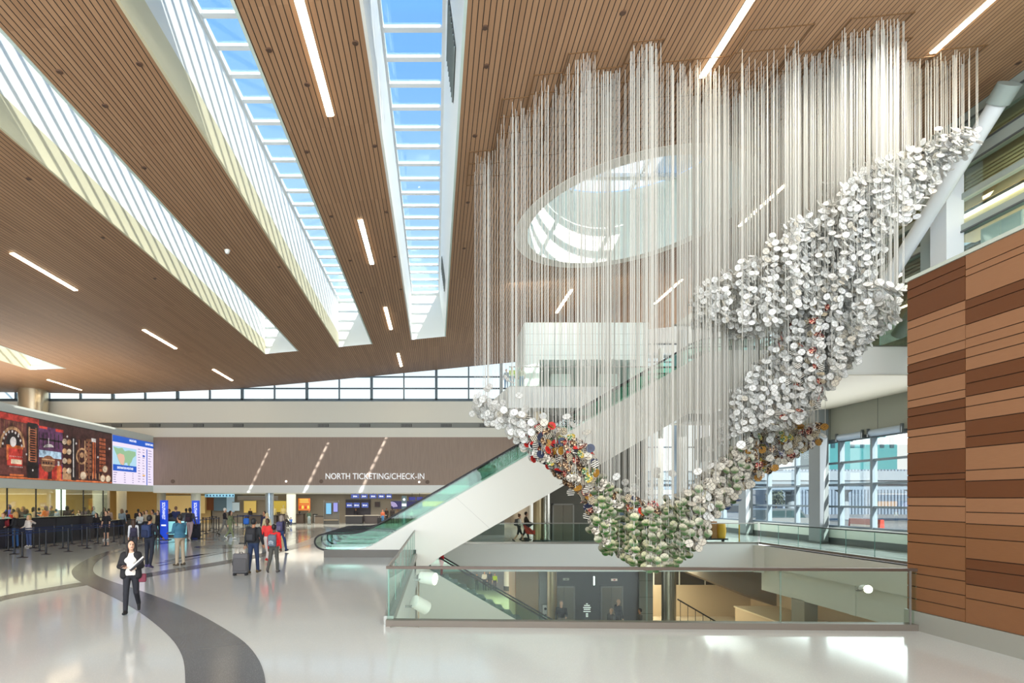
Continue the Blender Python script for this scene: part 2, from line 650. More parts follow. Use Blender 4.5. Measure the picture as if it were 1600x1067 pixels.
# roof above, keeps sun off everything but the skylights (also shades outside them)
rf = MB()
rf.box(CEIL_X1 - 0.2, 24.0, -8, 46, 14.05, 14.35)
struct(rf.build('ceiling_upper_gallery', mat('gallery_ceiling', (196, 190, 176), 0.6)))

# ---- floor with the opening to the level below
VX0, VX1, VY0, VY1 = -0.8, 16.45, 9.75, 28.0
fl = MB()
for (x0, x1, y0, y1) in ((-40, VX0, -8, 56), (VX0, VX1, -8, VY0), (VX0, VX1, VY1, 56), (VX1, 20.6, -8, 56)):
    fl.quad([(x0, y0, 0), (x1, y0, 0), (x1, y1, 0), (x0, y1, 0)])
struct(fl.build('floor', FLOOR_M, fix=False))
# edge of the slab round the opening
fe = MB()
fe.box(VX0 - 0.3, VX0, VY0, VY1, -1.41, -0.004)
fe.box(VX0 - 0.3, 8.6, VY0 - 0.3, VY0, -1.41, -0.004)
fe.box(VX0, VX1, VY1, VY1 + 0.25, -1.41, -0.004)
struct(fe.build('trim_1', mat('slab_fascia_paint', (224, 228, 226), 0.5)))
fe = MB()
fe.box(VX1 + 0.15, VX1 + 0.4, VY0, VY1, -2.33, -1.10)
fe.box(VX1, VX1 + 0.4, VY0, VY1 - 0.4, -1.12, -0.06)
fe.prism([(VX1, VY1), (VX1, VY1 - 0.5), (VX1 - 0.3, VY1 - 0.2), (VX1 - 0.3, VY1 + 0.1)], -1.41, -0.06, 'z')
fe.box(VX1 + 0.10, VX1 + 0.2, 21.7, 22.0, -2.33, -0.1)
struct(fe.build('trim_2', mat('parapet_paint', (208, 210, 200), 0.5)))
# lower level
fl = MB().quad([(-6, 8, -5.0), (24, 8, -5.0), (24, 60, -5.0), (-6, 60, -5.0)])
struct(fl.build('floor_lower_level', terrazzo('lower_terrazzo', (196, 178, 152), (186, 168, 142), (210, 196, 172), 0.2), fix=False))
lw = MB()
lw.box(VX0 - 0.35, VX0 - 0.05, VY0 - 0.3, 27.5, -5, -1.41)
lw.box(VX0 - 0.3, 8.6, VY0 - 0.5, VY0 - 0.3, -5, -1.41)
struct(lw.build('wall_lower_near', WHITE))
lw = MB()
lw.box(-6, 3.6, 54.0, 54.2, -5, -1.3)
lw.box(12.0, 24, 34.2, 34.4, -5, -3.06)
lw.box(19.6, 19.8, 9.5, 34.4, -5, -1.3)
struct(lw.build('wall_lower_far', BEIGE))
lw = MB()
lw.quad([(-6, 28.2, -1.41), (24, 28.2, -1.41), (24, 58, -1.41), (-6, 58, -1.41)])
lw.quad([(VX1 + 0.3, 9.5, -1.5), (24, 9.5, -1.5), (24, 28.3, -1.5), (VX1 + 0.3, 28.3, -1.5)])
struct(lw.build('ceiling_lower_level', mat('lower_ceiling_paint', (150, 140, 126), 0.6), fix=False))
# dark strip of glazing above the beige wall of the lower level
w = empty('window_11', (13.0, 34.3, -3.06), kind='structure')
o = MB().box(-1.0, 11.0, -0.02, 0.02, 0.0, 1.65).build('pane', mat('dark_glass', (62, 56, 48), 0.12), w); struct(o)
mb = MB()
for i in range(7):
    mb.box(-1.0 + i * 1.6 - 0.03, -1.0 + i * 1.6 + 0.03, -0.06, 0.06, 0, 1.65)
struct(mb.build('frame', mat('pale_frame', (196, 190, 178), 0.5), w))
# sloping underside of the stair above the glazing strip
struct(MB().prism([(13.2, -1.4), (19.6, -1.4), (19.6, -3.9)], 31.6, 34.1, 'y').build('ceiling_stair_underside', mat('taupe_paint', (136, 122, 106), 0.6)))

# ---- inlaid dark bands in the floor
def smooth_path(pts, it=2):
    for _ in range(it):
        q = [pts[0]]
        for a, b_ in zip(pts[:-1], pts[1:]):
            q.append(a * 0.75 + b_ * 0.25)
            q.append(a * 0.25 + b_ * 0.75)
        q.append(pts[-1])
        pts = q
    return pts


def resample(pts, n):
    d = [0]
    for a, b_ in zip(pts[:-1], pts[1:]):
        d.append(d[-1] + (b_ - a).length)
    out = []
    for i in range(n):
        t = d[-1] * i / (n - 1)
        k = min(max(np.searchsorted(d, t) - 1, 0), len(pts) - 2)
        f = (t - d[k]) / max(d[k + 1] - d[k], 1e-9)
        out.append(pts[k].lerp(pts[k + 1], f))
    return out


def band(name, left, right, n=60, z=0.004):
    a = resample(smooth_path([G(*p) for p in left]), n)
    b_ = resample(smooth_path([G(*p) for p in right]), n)
    mb = MB()
    for i in range(n - 1):
        mb.quad([(a[i].x, a[i].y, z), (a[i + 1].x, a[i + 1].y, z), (b_[i + 1].x, b_[i + 1].y, z), (b_[i].x, b_[i].y, z)])
    struct(mb.build(name, BAND_M))


c8 = lambda x, y: (x / 3.556, 850 + y / 3.556)
band('trim_3', [c8(*p) for p in ((880, -18), (700, 18), (560, 50), (460, 95), (408, 130), (395, 155), (410, 188), (460, 218), (500, 237), (620, 290), (750, 360), (860, 440), (950, 520), (1000, 590), (1025, 660), (1030, 772), (1030, 900))],
     [c8(*p) for p in ((900, -6), (730, 22), (610, 52), (535, 97), (512, 140), (530, 172), (610, 205), (790, 262), (960, 325), (1100, 385), (1250, 470), (1370, 550), (1440, 640), (1470, 720), (1478, 790), (1475, 900))], 90)
band('trim_4', [(-60, 950), (0, 931), (70, 919), (140, 907.5)], [(-60, 962), (0, 938), (70, 925.5), (150, 912)], 20, 0.0025)
band('trim_5', [(205, 900.5), (235, 894.5), (300, 884), (364, 874), (413, 863.5), (455, 852), (480, 844), (510, 830), (505, 822)],
     [(205, 907.5), (235, 901), (300, 890), (364, 879.5), (413, 869.5), (458, 858.5), (488, 850), (525, 838), (540, 826)], 60, 0.0025)
band('trim_6', [(232, 850.5), (250, 848.4), (290, 843), (350, 838.6), (395, 835), (440, 832.5), (500, 824)], [(232, 853), (250, 850.6), (290, 845), (350, 840.4), (395, 836.8), (440, 834.5), (515, 826.5)], 40, 0.005)
# compass medallion and the radiating lines
c7 = lambda x, y: G(230 + x / 6.388, 733 + y / 6.388)
cc = G(353, 854)
mb = MB().quad([(cc.x + 1.45 * math.cos(2 * math.pi * i / 48), cc.y + 1.1 * math.sin(2 * math.pi * i / 48), 0.004) for i in range(48)])
struct(mb.build('trim_7', BAND_M))
mb = MB()
for (a, b_, w_) in (((90, 940), (330, 905), 0.10), ((110, 965), (400, 905), 0.08), ((180, 915), (560, 850), 0.10), ((240, 900), (620, 845), 0.06), ((330, 880), (700, 830), 0.08), ((400, 905), (840, 820), 0.06)):
    p, q = c7(*a), c7(*b_)
    s = (q - p).cross(Vector((0, 0, 1))).normalized() * w_
    mb.quad([(p + s).to_tuple()[:2] + (0.003,), (q + s).to_tuple()[:2] + (0.003,), (q - s).to_tuple()[:2] + (0.003,), (p - s).to_tuple()[:2] + (0.003,)])
struct(mb.build('trim_8', BAND_M))

# ---- back wall: bulkhead with wood, white bands, grey reveal, clerestory
XB0, XB1 = -40.0, 7.6
yb = Y_BACK
wb = MB()
wb.box(XB0, XB1, yb, yb + 0.3, 8.2, 9.9)
wb.box(XB0, XB1, yb, yb + 0.3, 7.07, 7.8)
struct(wb.build('wall_back', mat('back_wall_white', (222, 220, 208), 0.55)))
struct(MB().box(XB0, XB1, yb + 0.12, yb + 0.3, 7.8, 8.2).build('trim_9', mat('reveal_grey', (128, 130, 124), 0.5)))
struct(MB().box(-21.8, XB1, yb - 0.03, yb + 0.3, 3.36, 7.07).build('wall_back_bulkhead', WOOD_BULK))
struct(MB().box(-21.8, XB1, yb - 0.06, 56, 2.77, 3.36).build('trim_10', WHITE_PANEL))
mb_v = MB().box(-0.42, 0.42, 0, 0.02, -0.11, 0.11)
for i in range(9):
    mb_v.box(-0.40 + i * 0.09, -0.37 + i * 0.09, -0.02, 0.0, -0.10, 0.10, 1)
v0 = None
for i, x in enumerate((182, 242, 310, 372, 505, 570, 635, 697, 757)):
    p = P(x, 664, yb + 0.11)
    if v0 is None:
        v0 = mb_v.build('air_vent', [mat('vent_dark', (30, 30, 30), 0.6), GREY_MID])
        vv = v0
    else:
        vv = v0.copy()
        COL.objects.link(vv)
    vv.location = (p.x, yb + 0.09, 8.0)
    tag(vv, 'dark slotted air vent in the grey band above the wood bulkhead', 'air vent', 'air vents along the back wall reveal')

# clerestory
def glazing(name, x0, x1, y, z0, ztop, nx, transoms, mm=MULLION_D, bar=0.06, deep=0.12, wide=None, pane=GLASS):
    """frontal glazing wall between x0 and x1, top follows ztop(x)"""
    w = empty(name, (x0, y, z0), kind='structure')
    n = max(2, nx)
    mb = MB()
    for i in range(n):
        a, b_ = x0 + (x1 - x0) * i / n, x0 + (x1 - x0) * (i + 1) / n
        mb.quad([(a, y, z0), (b_, y, z0), (b_, y, ztop(b_)), (a, y, ztop(a))])
    o = mb.build('pane', pane, w); o.location = (-x0, -y, -z0); struct(o)
    mb = MB()
    for i in range(n + 1):
        a = x0 + (x1 - x0) * i / n
        bw = bar * (2.0 if (wide and i % wide == 0) else 1.0)
        mb.box(a - bw, a + bw, y - deep, y + deep, z0, ztop(a))
    for t in transoms:
        mb.box(x0, x1, y - deep * 0.7, y + deep * 0.7, t - bar, t + bar)
    mb.box(x0, x1, y - deep, y + deep, z0 - 0.1, z0 + 0.1)
    o = mb.build('frame', mm, w); o.location = (-x0, -y, -z0); struct(o)
    return w


glazing('window_6', -40.0, XB1, yb + 0.05, 9.95, zc, 19, [10.85, 11.75], MULLION_D, 0.05, 0.10, 2)
struct(MB().box(XB0, XB1, yb - 0.05, yb + 0.2, zc(0) + 5, zc(0) + 5.1).build('trim_11', GREY_DARK))
# right part of the back: full height glazing
glazing('window_7', XB1, 20.4, yb + 0.05, 0.85, lambda x: min(zc(x), 14.0), 7, [2.6, 4.4, 6.3, 8.1, 10.0, 11.9, 12.9], MULLION, 0.05, 0.10, 2)
struct(MB().box(XB1, 20.6, yb - 0.1, yb + 0.3, 0, 0.85).build('wall_back_sill', WHITE))
struct(MB().box(XB1 - 0.25, XB1 + 0.1, yb - 0.3, yb + 0.3, 0, 13.0).build('trim_12', WHITE))
# pale grey soffit beams crossing under the back ceiling on the right
mb = MB()
mb.box(12.4, 19.5, 37.0, 37.5, 12.1, 13.9)
mb.box(12.4, 19.5, 36.9, 37.0, 12.65, 12.72, 1)
struct(mb.build('trim_13', [mat('pale_beam', (206, 204, 198), 0.5), GREY_DARK]))

# ticket hall under the bulkhead
struct(MB().box(-22, XB1, 54, 54.2, 0, 3.0).build('wall_ticket_hall', mat('ticket_wall', (156, 145, 130), 0.6)))
struct(MB().box(XB1 - 0.2, XB1, 42.7, 54, 0, 3.0).build('wall_ticket_hall_right', mat('ticket_wall', (156, 145, 130), 0.6)))

# ---- left white soffit box with the video wall, lounge behind it
XLW = -21.8
lb = MB()
lb.prism([(XLW, 2.85), (XLW, 7.15), (XLW - 8, 7.15), (XLW - 8, 3.3), (XLW - 0.5, 3.3), (XLW - 0.5, 2.85)], 14.0, yb + 0.02, 'y')
struct(lb.build('wall_left', mat('left_wall_paint', (204, 214, 212), 0.5)))
struct(MB().box(-31.2, -31.0, 14, 56, 0, 3.4).build('wall_left_lounge', mat('lounge_wall', (224, 192, 132), 0.6)))
struct(MB().quad([(XLW - 0.5, 14, 3.32), (-31.2, 14, 3.32), (-31.2, 56, 3.32), (XLW - 0.5, 56, 3.32)]).build('ceiling_lounge', mat('lounge_ceiling', (224, 214, 190), 0.6), fix=False))
struct(MB().box(-31.2, -21.9, 54, 54.2, 0, 3.4).build('wall_lounge_end', mat('lounge_wall', (224, 192, 132), 0.6)))
w = empty('window_8', (XLW - 0.25, 14, 0), kind='structure')
struct(MB().box(-0.01, 0.01, 0, 23.0, 1.1, 2.85).build('pane', GLASS, w))
mb = MB()
for i in range(12):
    mb.box(-0.03, 0.03, i * 2.05 - 0.02, i * 2.05 + 0.02, 1.1, 2.85)
mb.box(-0.035, 0.035, 0, 23.0, 1.05, 1.12)
struct(mb.build('frame', BLACK_METAL, w))

# ---- rear of the hall, behind the camera
rw = MB()
rw.box(-40, 20.6, -8.3, -8.0, 7.5, 14.5)
rw.box(-40, 20.6, -8.3, -8.0, 0, 0.6)
struct(rw.build('wall_front', WHITE))
w = empty('window_9', (-40, -8.15, 0.6), kind='structure')
struct(MB().box(0, 60.6, -0.01, 0.01, 0, 6.9).build('pane', GLASS, w))
mb = MB()
for i in range(31):
    mb.box(i * 2.02 - 0.05, i * 2.02 + 0.05, -0.1, 0.1, 0, 6.9)
mb.box(0, 60.6, -0.08, 0.08, 3.3, 3.4)
struct(mb.build('frame', MULLION, w))
struct(MB().box(-42, 22, -22, -8.3, 7.5, 7.8).build('added_sun_overhang', GREY_MID))  # unseen canopy added to keep the sun out of the front glazing
struct(MB().box(-40.3, -40, -8, 56, 0, 14).build('wall_left_far', WHITE))
struct(MB().box(12, 20.6, -8, 9.4, 0, 0.05).build('trim_15', WHITE))

# ---- right: wood panel wall
XW, YW = 8.35, 9.74
ww = MB()
cols = [(9.74, 8.67), (8.67, 7.60), (7.60, 6.53), (6.53, 5.4), (5.4, 4.2), (4.2, 2.0), (2.0, -2.0), (-2.0, -8.0)]
rows = [0.33]
# joint heights read along the wall's far edge
zrow = [0.34, 0.66, 1.00, 1.28, 1.66, 2.02, 2.36, 2.62, 2.92, 3.22, 3.45, 3.84, 4.10, 4.38, 4.62, 4.86, 5.22, 5.56, 5.80, 6.05]
shade1 = [1, 2, 2, 2, 0, 0, 0, 0, 0, 1, 1, 0, 0, 1, 1, 0, 0, 0, 1, 1]
shade2 = [2, 1, 1, 1, 0, 0, 1, 1, 0, 0, 0, 1, 1, 0, 0, 0, 1, 1, 0, 0]
# far column: joint y in the photo at x = 1417, and its shades
ca = [(954, 'm'), (933, 'm'), (914, 'm'), (894, 'm'), (880, 'm'), (846, 'm'), (833, 'm'), (812, 'l'), (790, 'l'), (777, 'd'), (752, 'd'), (743, 'd'), (709, 'l'), (684, 'l'), (672, 'd'), (652, 'd'), (639, 'l'), (627, 'l'), (604, 'd'), (584, 'd'), (571, 'l'), (558, 'l'), (537, 'l'), (516, 'l'), (503, 'd'), (469, 'd'), (455, 'd'), (441, '')]
cb_ = [(958, 'm'), (934, 'm'), (912, 'd'), (888, 'd'), (872, 'm'), (840, 'm'), (818, 'l'), (800, 'l'), (778, 'd'), (752, 'l'), (735, 'l'), (700, 'd'), (683, 'd'), (658, 'l'), (636, 'l'), (620, 'd'), (600, 'd'), (580, 'l'), (560, 'l'), (545, 'l'), (530, 'l'), (508, 'd'), (484, 'd'), (470, 'l'), (433, 'l'), (422, 'l'), (401, '')]
MI = {'l': 0, 'd': 1, 'm': 2}


def zs_of(col, x):
    return [(EYE + (PY - y) * (XW * F_PX / (x - PX)) / F_PX, s) for y, s in col]


tab = [zs_of(ca, 1417.0), zs_of(cb_, 1508.0)]
tab[0][0] = (0.33, tab[0][0][1]); tab[1][0] = (0.33, tab[1][0][1])
tab[0][-1] = (6.11, ''); tab[1][-1] = (6.11, '')
for ci, (ya, ybb) in enumerate(cols):
    t = tab[ci % 2]
    for (za, s), (zb, _) in zip(t[:-1], t[1:]):
        ww.box(XW, XW + 0.03, ybb + 0.006, ya - 0.006, za + 0.007, zb - 0.007, MI[s])
ww.box(XW + 0.02, XW + 0.3, -8, YW, 0, 6.11, 3)
ww.box(XW + 0.02, 16.4, YW - 0.25, YW, -5, 6.11, 3)
struct(ww.build('wall_right', [WOOD_L, WOOD_D, WOOD_M, mat('panel_joint', (40, 22, 14), 0.7)]))
struct(MB().box(XW - 0.03, XW + 0.04, -8, YW + 0.03, 0, 0.33).build('baseboard_right', mat('grey_baseboard', (160, 158, 148), 0.4, 0.3)))
struct(MB().box(XW - 0.02, XW + 0.35, -8, YW + 0.02, 6.11, 6.17).build('trim_16', mat('pale_cap', (190, 198, 186), 0.4)))
# ================================================================== UPPER LEVEL, CORE, RIGHT SIDE
ZU = 7.95
us = MB()
us.box(3.7, 20.5, 27.8, 34.1, 6.88, ZU)
us.prism([(3.7, 27.8), (3.7, 34.1), (3.05, 34.1)], 6.88, ZU, 'z')
us.box(14.7, 20.5, 20.5, 27.8, 6.88, ZU)
struct(us.build('floor_upper_level', WHITE_PANEL))
struct(MB().box(14.6, 20.5, 20.4, 34.15, 6.86, 6.89).build('ceiling_main_right', mat('soffit_paint', (198, 192, 174), 0.6)))
mb = MB()
mb.box(13.0, 15.2, 28.6, 29.6, 6.3, 6.9)
for i in range(6):
    mb.box(12.4 + i * 0.55, 12.6 + i * 0.55, 28.2, 28.6, 6.35, 6.9, 1)
struct(mb.build('trim_17', [GREY_MID, GREY_DARK]))

# lift core, three storeys
YC = 30.3
c0, c1 = 4.93, 11.74
mb = MB()
mb.box(c0, c1, YC, 33.6, 9.95, 12.0)
mb.box(c0, 5.75, YC, 33.6, ZU, 9.95)
mb.box(11.05, c1, YC, 33.6, ZU, 9.95)
mb.box(5.75, 11.05, YC + 1.6, 33.6, ZU, 9.95, 1)
for z in (11.37, 10.77, 10.2):
    mb.box(c0 - 0.004, c1, YC - 0.004, YC, z - 0.008, z + 0.008, 2)
for x in (6.9, 9.2):
    mb.box(x - 0.006, x + 0.006, YC - 0.004, YC, 9.95, 12.0, 2)
struct(mb.build('wall_lift_core_upper', [mat('core_panel', (214, 226, 222), 0.4), GREY_MID, mat('panel_seam', (150, 164, 160), 0.5)]))
mb = MB()
mb.box(6.2, 11.74, YC + 0.02, 33.6, 0, 6.88)
mb.box(2.2, 4.4, 35, 35.4, 0, 4.0, 1)
struct(mb.build('wall_lift_core', [mat('core_dark_stone', (92, 90, 82), 0.45), GREY_MID]))
mb = MB()
mb.box(6.4, 11.2, YC, 33.6, -5, -1.41)
mb.box(11.2, 11.95, YC - 0.1, 33.6, -5, -1.41, 1)
mb.box(4.5, 5.8, YC + 0.6, 33.6, -5, -1.41, 2)
mb.box(5.8, 6.4, YC + 0.3, 33.6, -5, -1.41, 1)
for z in (-2.2, -3.1, -4.0):
    mb.box(11.2, 11.95, YC - 0.106, YC - 0.1, z - 0.01, z + 0.01, 3)
struct(mb.build('wall_lift_core_lower', [mat('core_dark_tile', (62, 62, 60), 0.3), GREY_MID, mat('tan_stone', (186, 160, 128), 0.4), GREY_DARK]))
mb = MB().box(8.9, 10.7, YC + 0.0, YC + 0.03, 0.0, 2.0)
struct(mb.build('trim_18', mat('blue_grey_panel', (92, 112, 128), 0.4)))


def lift_door(n, x0, x1, y, z0, h, m=STEEL, fm=STEEL):
    w = empty('door_%d' % n, ((x0 + x1) / 2, y, z0), kind='structure')
    hw = (x1 - x0) / 2
    struct(MB().box(-hw + 0.08, -0.008, -0.03, 0.02, 0, h - 0.08).build('leaf', m, w))
    struct(MB().box(0.008, hw - 0.08, -0.03, 0.02, 0, h - 0.08).build('leaf', m, w))
    f = MB().box(-hw, -hw + 0.08, -0.06, 0.02, 0, h).box(hw - 0.08, hw, -0.06, 0.02, 0, h).box(-hw, hw, -0.06, 0.02, h - 0.08, h)
    struct(f.build('frame', fm, w))
    struct(MB().box(-hw + 0.08, hw - 0.08, 0.021, 0.03, 0, h - 0.08).build('gap', BLACK, w))


DSTEEL = mat('lift_door_steel', (142, 136, 124), 0.3, 0.75)
lift_door(1, 6.44, 7.64, YC, 0, 2.03, DSTEEL)
lift_door(2, 6.46, 7.68, YC - 0.02, -5, 2.5, DSTEEL)
lift_door(3, 9.09, 10.32, YC - 0.02, -5, 2.5, DSTEEL)
lift_door(4, 6.62, 7.94, YC + 1.58, ZU, 1.65, mat('pale_lift_door', (226, 228, 226), 0.35), STEEL)
lift_door(5, 9.35, 10.63, YC + 1.58, ZU, 1.65, mat('pale_lift_door', (226, 228, 226), 0.35), STEEL)
# lit and painted signs of the core
EXITW = mat('sign_white', (236, 236, 232), 0.5, 0, 0.6)
t = text_obj('floor_number', '1', 0.72, mat('sign_lit_white', (250, 250, 250), 0.4, 0, 2.0), loc=(8.55, YC - 0.05, -2.45), extrude=0.02)
tag(t, 'large lit white figure 1 on the dark wall between the two lower lift doors', 'level number')
for i, (x, z, rgb) in enumerate(((6.95, -2.13, (150, 150, 140)), (9.6, -2.16, (226, 200, 190)))):
    s = empty('lift_lantern', (x + 0.25, YC - 0.03, z), label=('dim sign plate over the left lower lift door' if i == 0 else 'pale sign plate with a red mark over the right lower lift door'), cat='lift sign')
    MB().box(-0.17, 0.17, 0, 0.03, -0.06, 0.06).build('plate', mat('lantern_%d' % i, rgb, 0.5, 0, 0.4), s)
    MB().box(-0.05, 0.06, -0.01, 0, -0.03, 0.03).build('mark', mat('lantern_mark_%d' % i, (180, 60, 50) if i else (110, 110, 104), 0.5), s)
s = empty('wall_directory', (8.35, YC - 0.03, -3.9), label='pale lettered level directory on the dark lower wall between the lift doors', cat='sign')
mb = MB()
for i, (w_, z) in enumerate(((0.1, 0.42), (0.32, 0.33), (0.42, 0.22), (0.36, 0.12), (0.4, 0.0), (0.12, -0.12), (0.12, -0.2), (0.12, -0.28))):
    mb.box(-w_ / 2, w_ / 2, 0, 0.015, z - 0.025, z + 0.025)
mb.build('lettering', EXITW, s)
s = empty('push_plate', (8.6, YC - 0.03, -4.75), label='small white lift call plate low on the dark lower wall', cat='call button')
MB().box(-0.06, 0.06, 0, 0.02, -0.1, 0.1).build('plate', EXITW, s)
MB().box(-0.02, 0.02, -0.01, 0, -0.02, 0.02).build('button', BLACK, s)
s = empty('info_post', (5.95, YC - 0.5, -5), label='slim black and white standing post left of the lower lift doors', cat='totem')
MB().box(-0.12, 0.12, -0.06, 0.06, 0, 1.55).build('body', mat('post_white', (214, 214, 212), 0.5), s)
MB().lathe([(0.07, 0), (0.07, 0.02)], 0, 0, 14).build('dial', BLACK, s).matrix_local = Matrix.Translation((0, -0.06, 1.35)) @ Matrix.Rotation(math.radians(90), 4, 'X')
MB().lathe([(0.07, 0), (0.07, 0.02)], 0, 0, 14).build('dial', BLACK, s).matrix_local = Matrix.Translation((0, -0.06, 1.0)) @ Matrix.Rotation(math.radians(90), 4, 'X')
MB().box(-0.2, 0.2, -0.15, 0.15, 0, 0.04).build('base', BLACK_METAL, s)

# ---- round columns
def column(x, y, z0, z1, r, m, label, base=None):
    o = empty('round_column', (x, y, z0), label=label, cat='column')
    MB().cyl(0, 0, 0.0, z1 - z0, r, 28).build('shaft', m, o, smooth=True)
    MB().lathe([(r + 0.03, 0), (r + 0.03, base or 0.12), (r + 0.005, (base or 0.12) + 0.01)], 0, 0, 28).build('base_ring', GREY_DARK, o, smooth=True)
    return o


COLS = mat('column_steel', (172, 168, 158), 0.25, 0.85)
column(5.85, 29.2, 0, 6.88, 0.25, COLS, 'polished steel column on the balcony left of the lift doors, behind the guard glass')
column(6.2, 29.2, -5, -1.41, 0.26, mat('column_bronze_steel', (176, 160, 128), 0.28, 0.8), 'warm steel column on the lower level left of the left lift door')
column(12.2, 28.75, -5, -1.41, 0.36, COLS, 'thick polished steel column on the lower level below the tip of the hanging sculpture')
column(5.4, 29.1, 0, 6.88, 0.22, mat('column_tan', (186, 166, 128), 0.4, 0.3), 'tan column on the balcony just left of the polished steel column')
column(5.85, 44.0, -5, -1.41, 0.36, mat('column_white', (222, 224, 216), 0.45), 'white round column with a dark base far back on the lower level', 0.35)
column(15.6, 34.8, 0, 12.9, 0.28, mat('column_greywhite', (180, 186, 184), 0.4, 0.1), 'tall pale grey column rising behind the top of the white escalator')
column(14.6, 35.6, 0, 12.0, 0.16, mat('column_white', (222, 224, 216), 0.45), 'slim white column just left of the tall grey column behind the escalator')
column(-31.5 + 1.2, 41.5, 7.15, zc(-31), 0.95, mat('column_bright_steel', (200, 190, 165), 0.25, 0.8), 'fat shiny metal column standing on the left soffit below the wood ceiling')
column(-13.3, 44.2, 0, 2.77, 0.32, mat('column_bluegrey', (168, 182, 194), 0.3, 0.5), 'blue grey round column in front of the coffee counter under the soffit')
for i, (px, Yc, lab) in enumerate(((38, 44, 'left'), (158, 40.5, 'middle'), (190, 43, 'right'), (252, 47, 'far right'))):
    p = P(px, 790, Yc)
    column(p.x, p.y, 0, 3.3, 0.35 if i != 1 else 0.55, mat('lounge_column', (150, 146, 134), 0.5), '%s grey column inside the lounge behind the check-in queue' % lab)
for px, Yc, lab in ((306, 50, 'pale square-cornered pillar beside the orange doorway'), (455, 50.5, 'pale round pillar left of the lit orange menu board')):
    p = P(px, 790, Yc)
    column(p.x, p.y, 0, 2.77, 0.42, mat('column_white', (222, 224, 216), 0.45), lab)

# ---- facade on the right, main level
XF = 20.4
w = empty('window_10', (XF, 9.5, 0.85), kind='structure')
mb = MB()
mb.quad([(0, 0, 0), (0, 33, 0), (0, 33, 4.8), (0, 0, 4.8)])
struct(mb.build('pane', GLASS, w))
mb = MB()
ys = [23.4, 25.6, 27.65, 31.0, 33.6, 36.2, 38.8, 42.5]
for i, y in enumerate(ys):
    mb.box(-0.12, 0.12, y - 9.5 - 0.07, y - 9.5 + 0.07, 0, 4.8)
for y in (9.6, 12.5, 15.4, 18.3, 21.0):
    mb.box(-0.12, 0.12, y - 9.5 - 0.07, y - 9.5 + 0.07, 0, 4.8)
for z in (0.05, 1.05, 2.15, 3.25, 4.35):
    mb.box(-0.09, 0.09, 0, 33, z - 0.05, z + 0.05)
mb.box(-0.14, 0.14, 0, 33, 4.3, 4.5)
struct(mb.build('frame', MULLION, w))
mb = MB()
mb.box(XF - 0.3, XF + 0.1, 9.5, 42.6, 5.3, 6.9)
for y in (13, 16, 19, 22, 25, 28, 31):
    mb.box(XF - 0.305, XF - 0.3, y - 0.012, y + 0.012, 5.3, 6.9, 1)
struct(mb.build('wall_right_header', [mat('header_grey', (146, 148, 136), 0.5), GREY_DARK]))
struct(MB().box(XF - 0.25, XF + 0.1, 9.5, 42.6, 0, 0.85).build('wall_right_sill', mat('sill_wall_paint', (214, 220, 212), 0.5)))
struct(MB().box(XF - 0.28, XF - 0.22, 9.5, 42.6, 0, 0.33).build('baseboard_right_balcony', GREY_DARK))
# roller shade housings under the header
for (ya, yb_, lab) in ((23.6, 25.5, 'rolled silver blind above the window nearest the wood wall'), (25.8, 27.5, 'rolled silver blind above the second window from the wood wall')):
    s = empty('roller_blind', (XF - 0.25, ya, 5.33), label=lab, cat='roller blind')
    MB().tube([(0, 0.05, 0), (0, yb_ - ya - 0.05, 0)], 0.16, 16).build('roll', mat('blind_fabric', (176, 190, 206), 0.35, 0.3), s, smooth=True)
    MB().box(-0.18, 0.18, 0, 0.05, -0.18, 0.2).build('bracket', GREY_DARK, s)
    MB().box(-0.18, 0.18, yb_ - ya - 0.05, yb_ - ya, -0.18, 0.2).build('bracket', GREY_DARK, s)
# square steel columns along the facade
for y, wd, lab in ((28.5, 0.42, 'broad grey column between the right facade windows'), (35.2, 0.42, 'grey facade column far along the right windows')):
    o = empty('facade_column', (XF - 0.55, y, 0), label=lab, cat='column')
    MB().box(-0.22, 0.22, -wd, wd, 0, 6.86).build('shaft', mat('facade_column_paint', (122, 128, 130), 0.5, 0.0), o)
    MB().box(-0.25, 0.25, -wd - 0.03, wd + 0.03, 0, 0.12).build('base_plate', GREY_DARK, o)

# upper right facade window, above the slab
w = empty('window_12', (XF, 20.5, ZU), kind='structure')
struct(MB().quad([(0, 0, 0), (0, 22, 0), (0, 22, 6.1), (0, 0, 6.1)]).build('pane', GLASS, w))
mb = MB()
for y in (0, 2.4, 4.8, 7.2, 9.6, 12, 14.4, 16.8, 19.2, 21.6):
    mb.box(-0.1, 0.1, y - 0.06, y + 0.06, 0, 6.1)
for z in (0.05, 1.2, 2.6, 4.0, 5.4):
    mb.box(-0.08, 0.08, 0, 22, z - 0.05, z + 0.05)
mb.tube([(-0.1, 0, 1.9), (-0.1, 8, 0.9)], 0.1, 8)
struct(mb.build('frame', MULLION_D, w))
struct(MB().box(20.5, 20.8, -8, 20.5, ZU, 14.0).build('wall_gallery_back', mat('gallery_wall', (150, 140, 122), 0.6)))

# ---- upper gallery curtain wall at the edge of the wood ceiling
XG = 16.45
def gz(y_at_1600):
    return EYE + (PY - y_at_1600) / 920.0 * XG


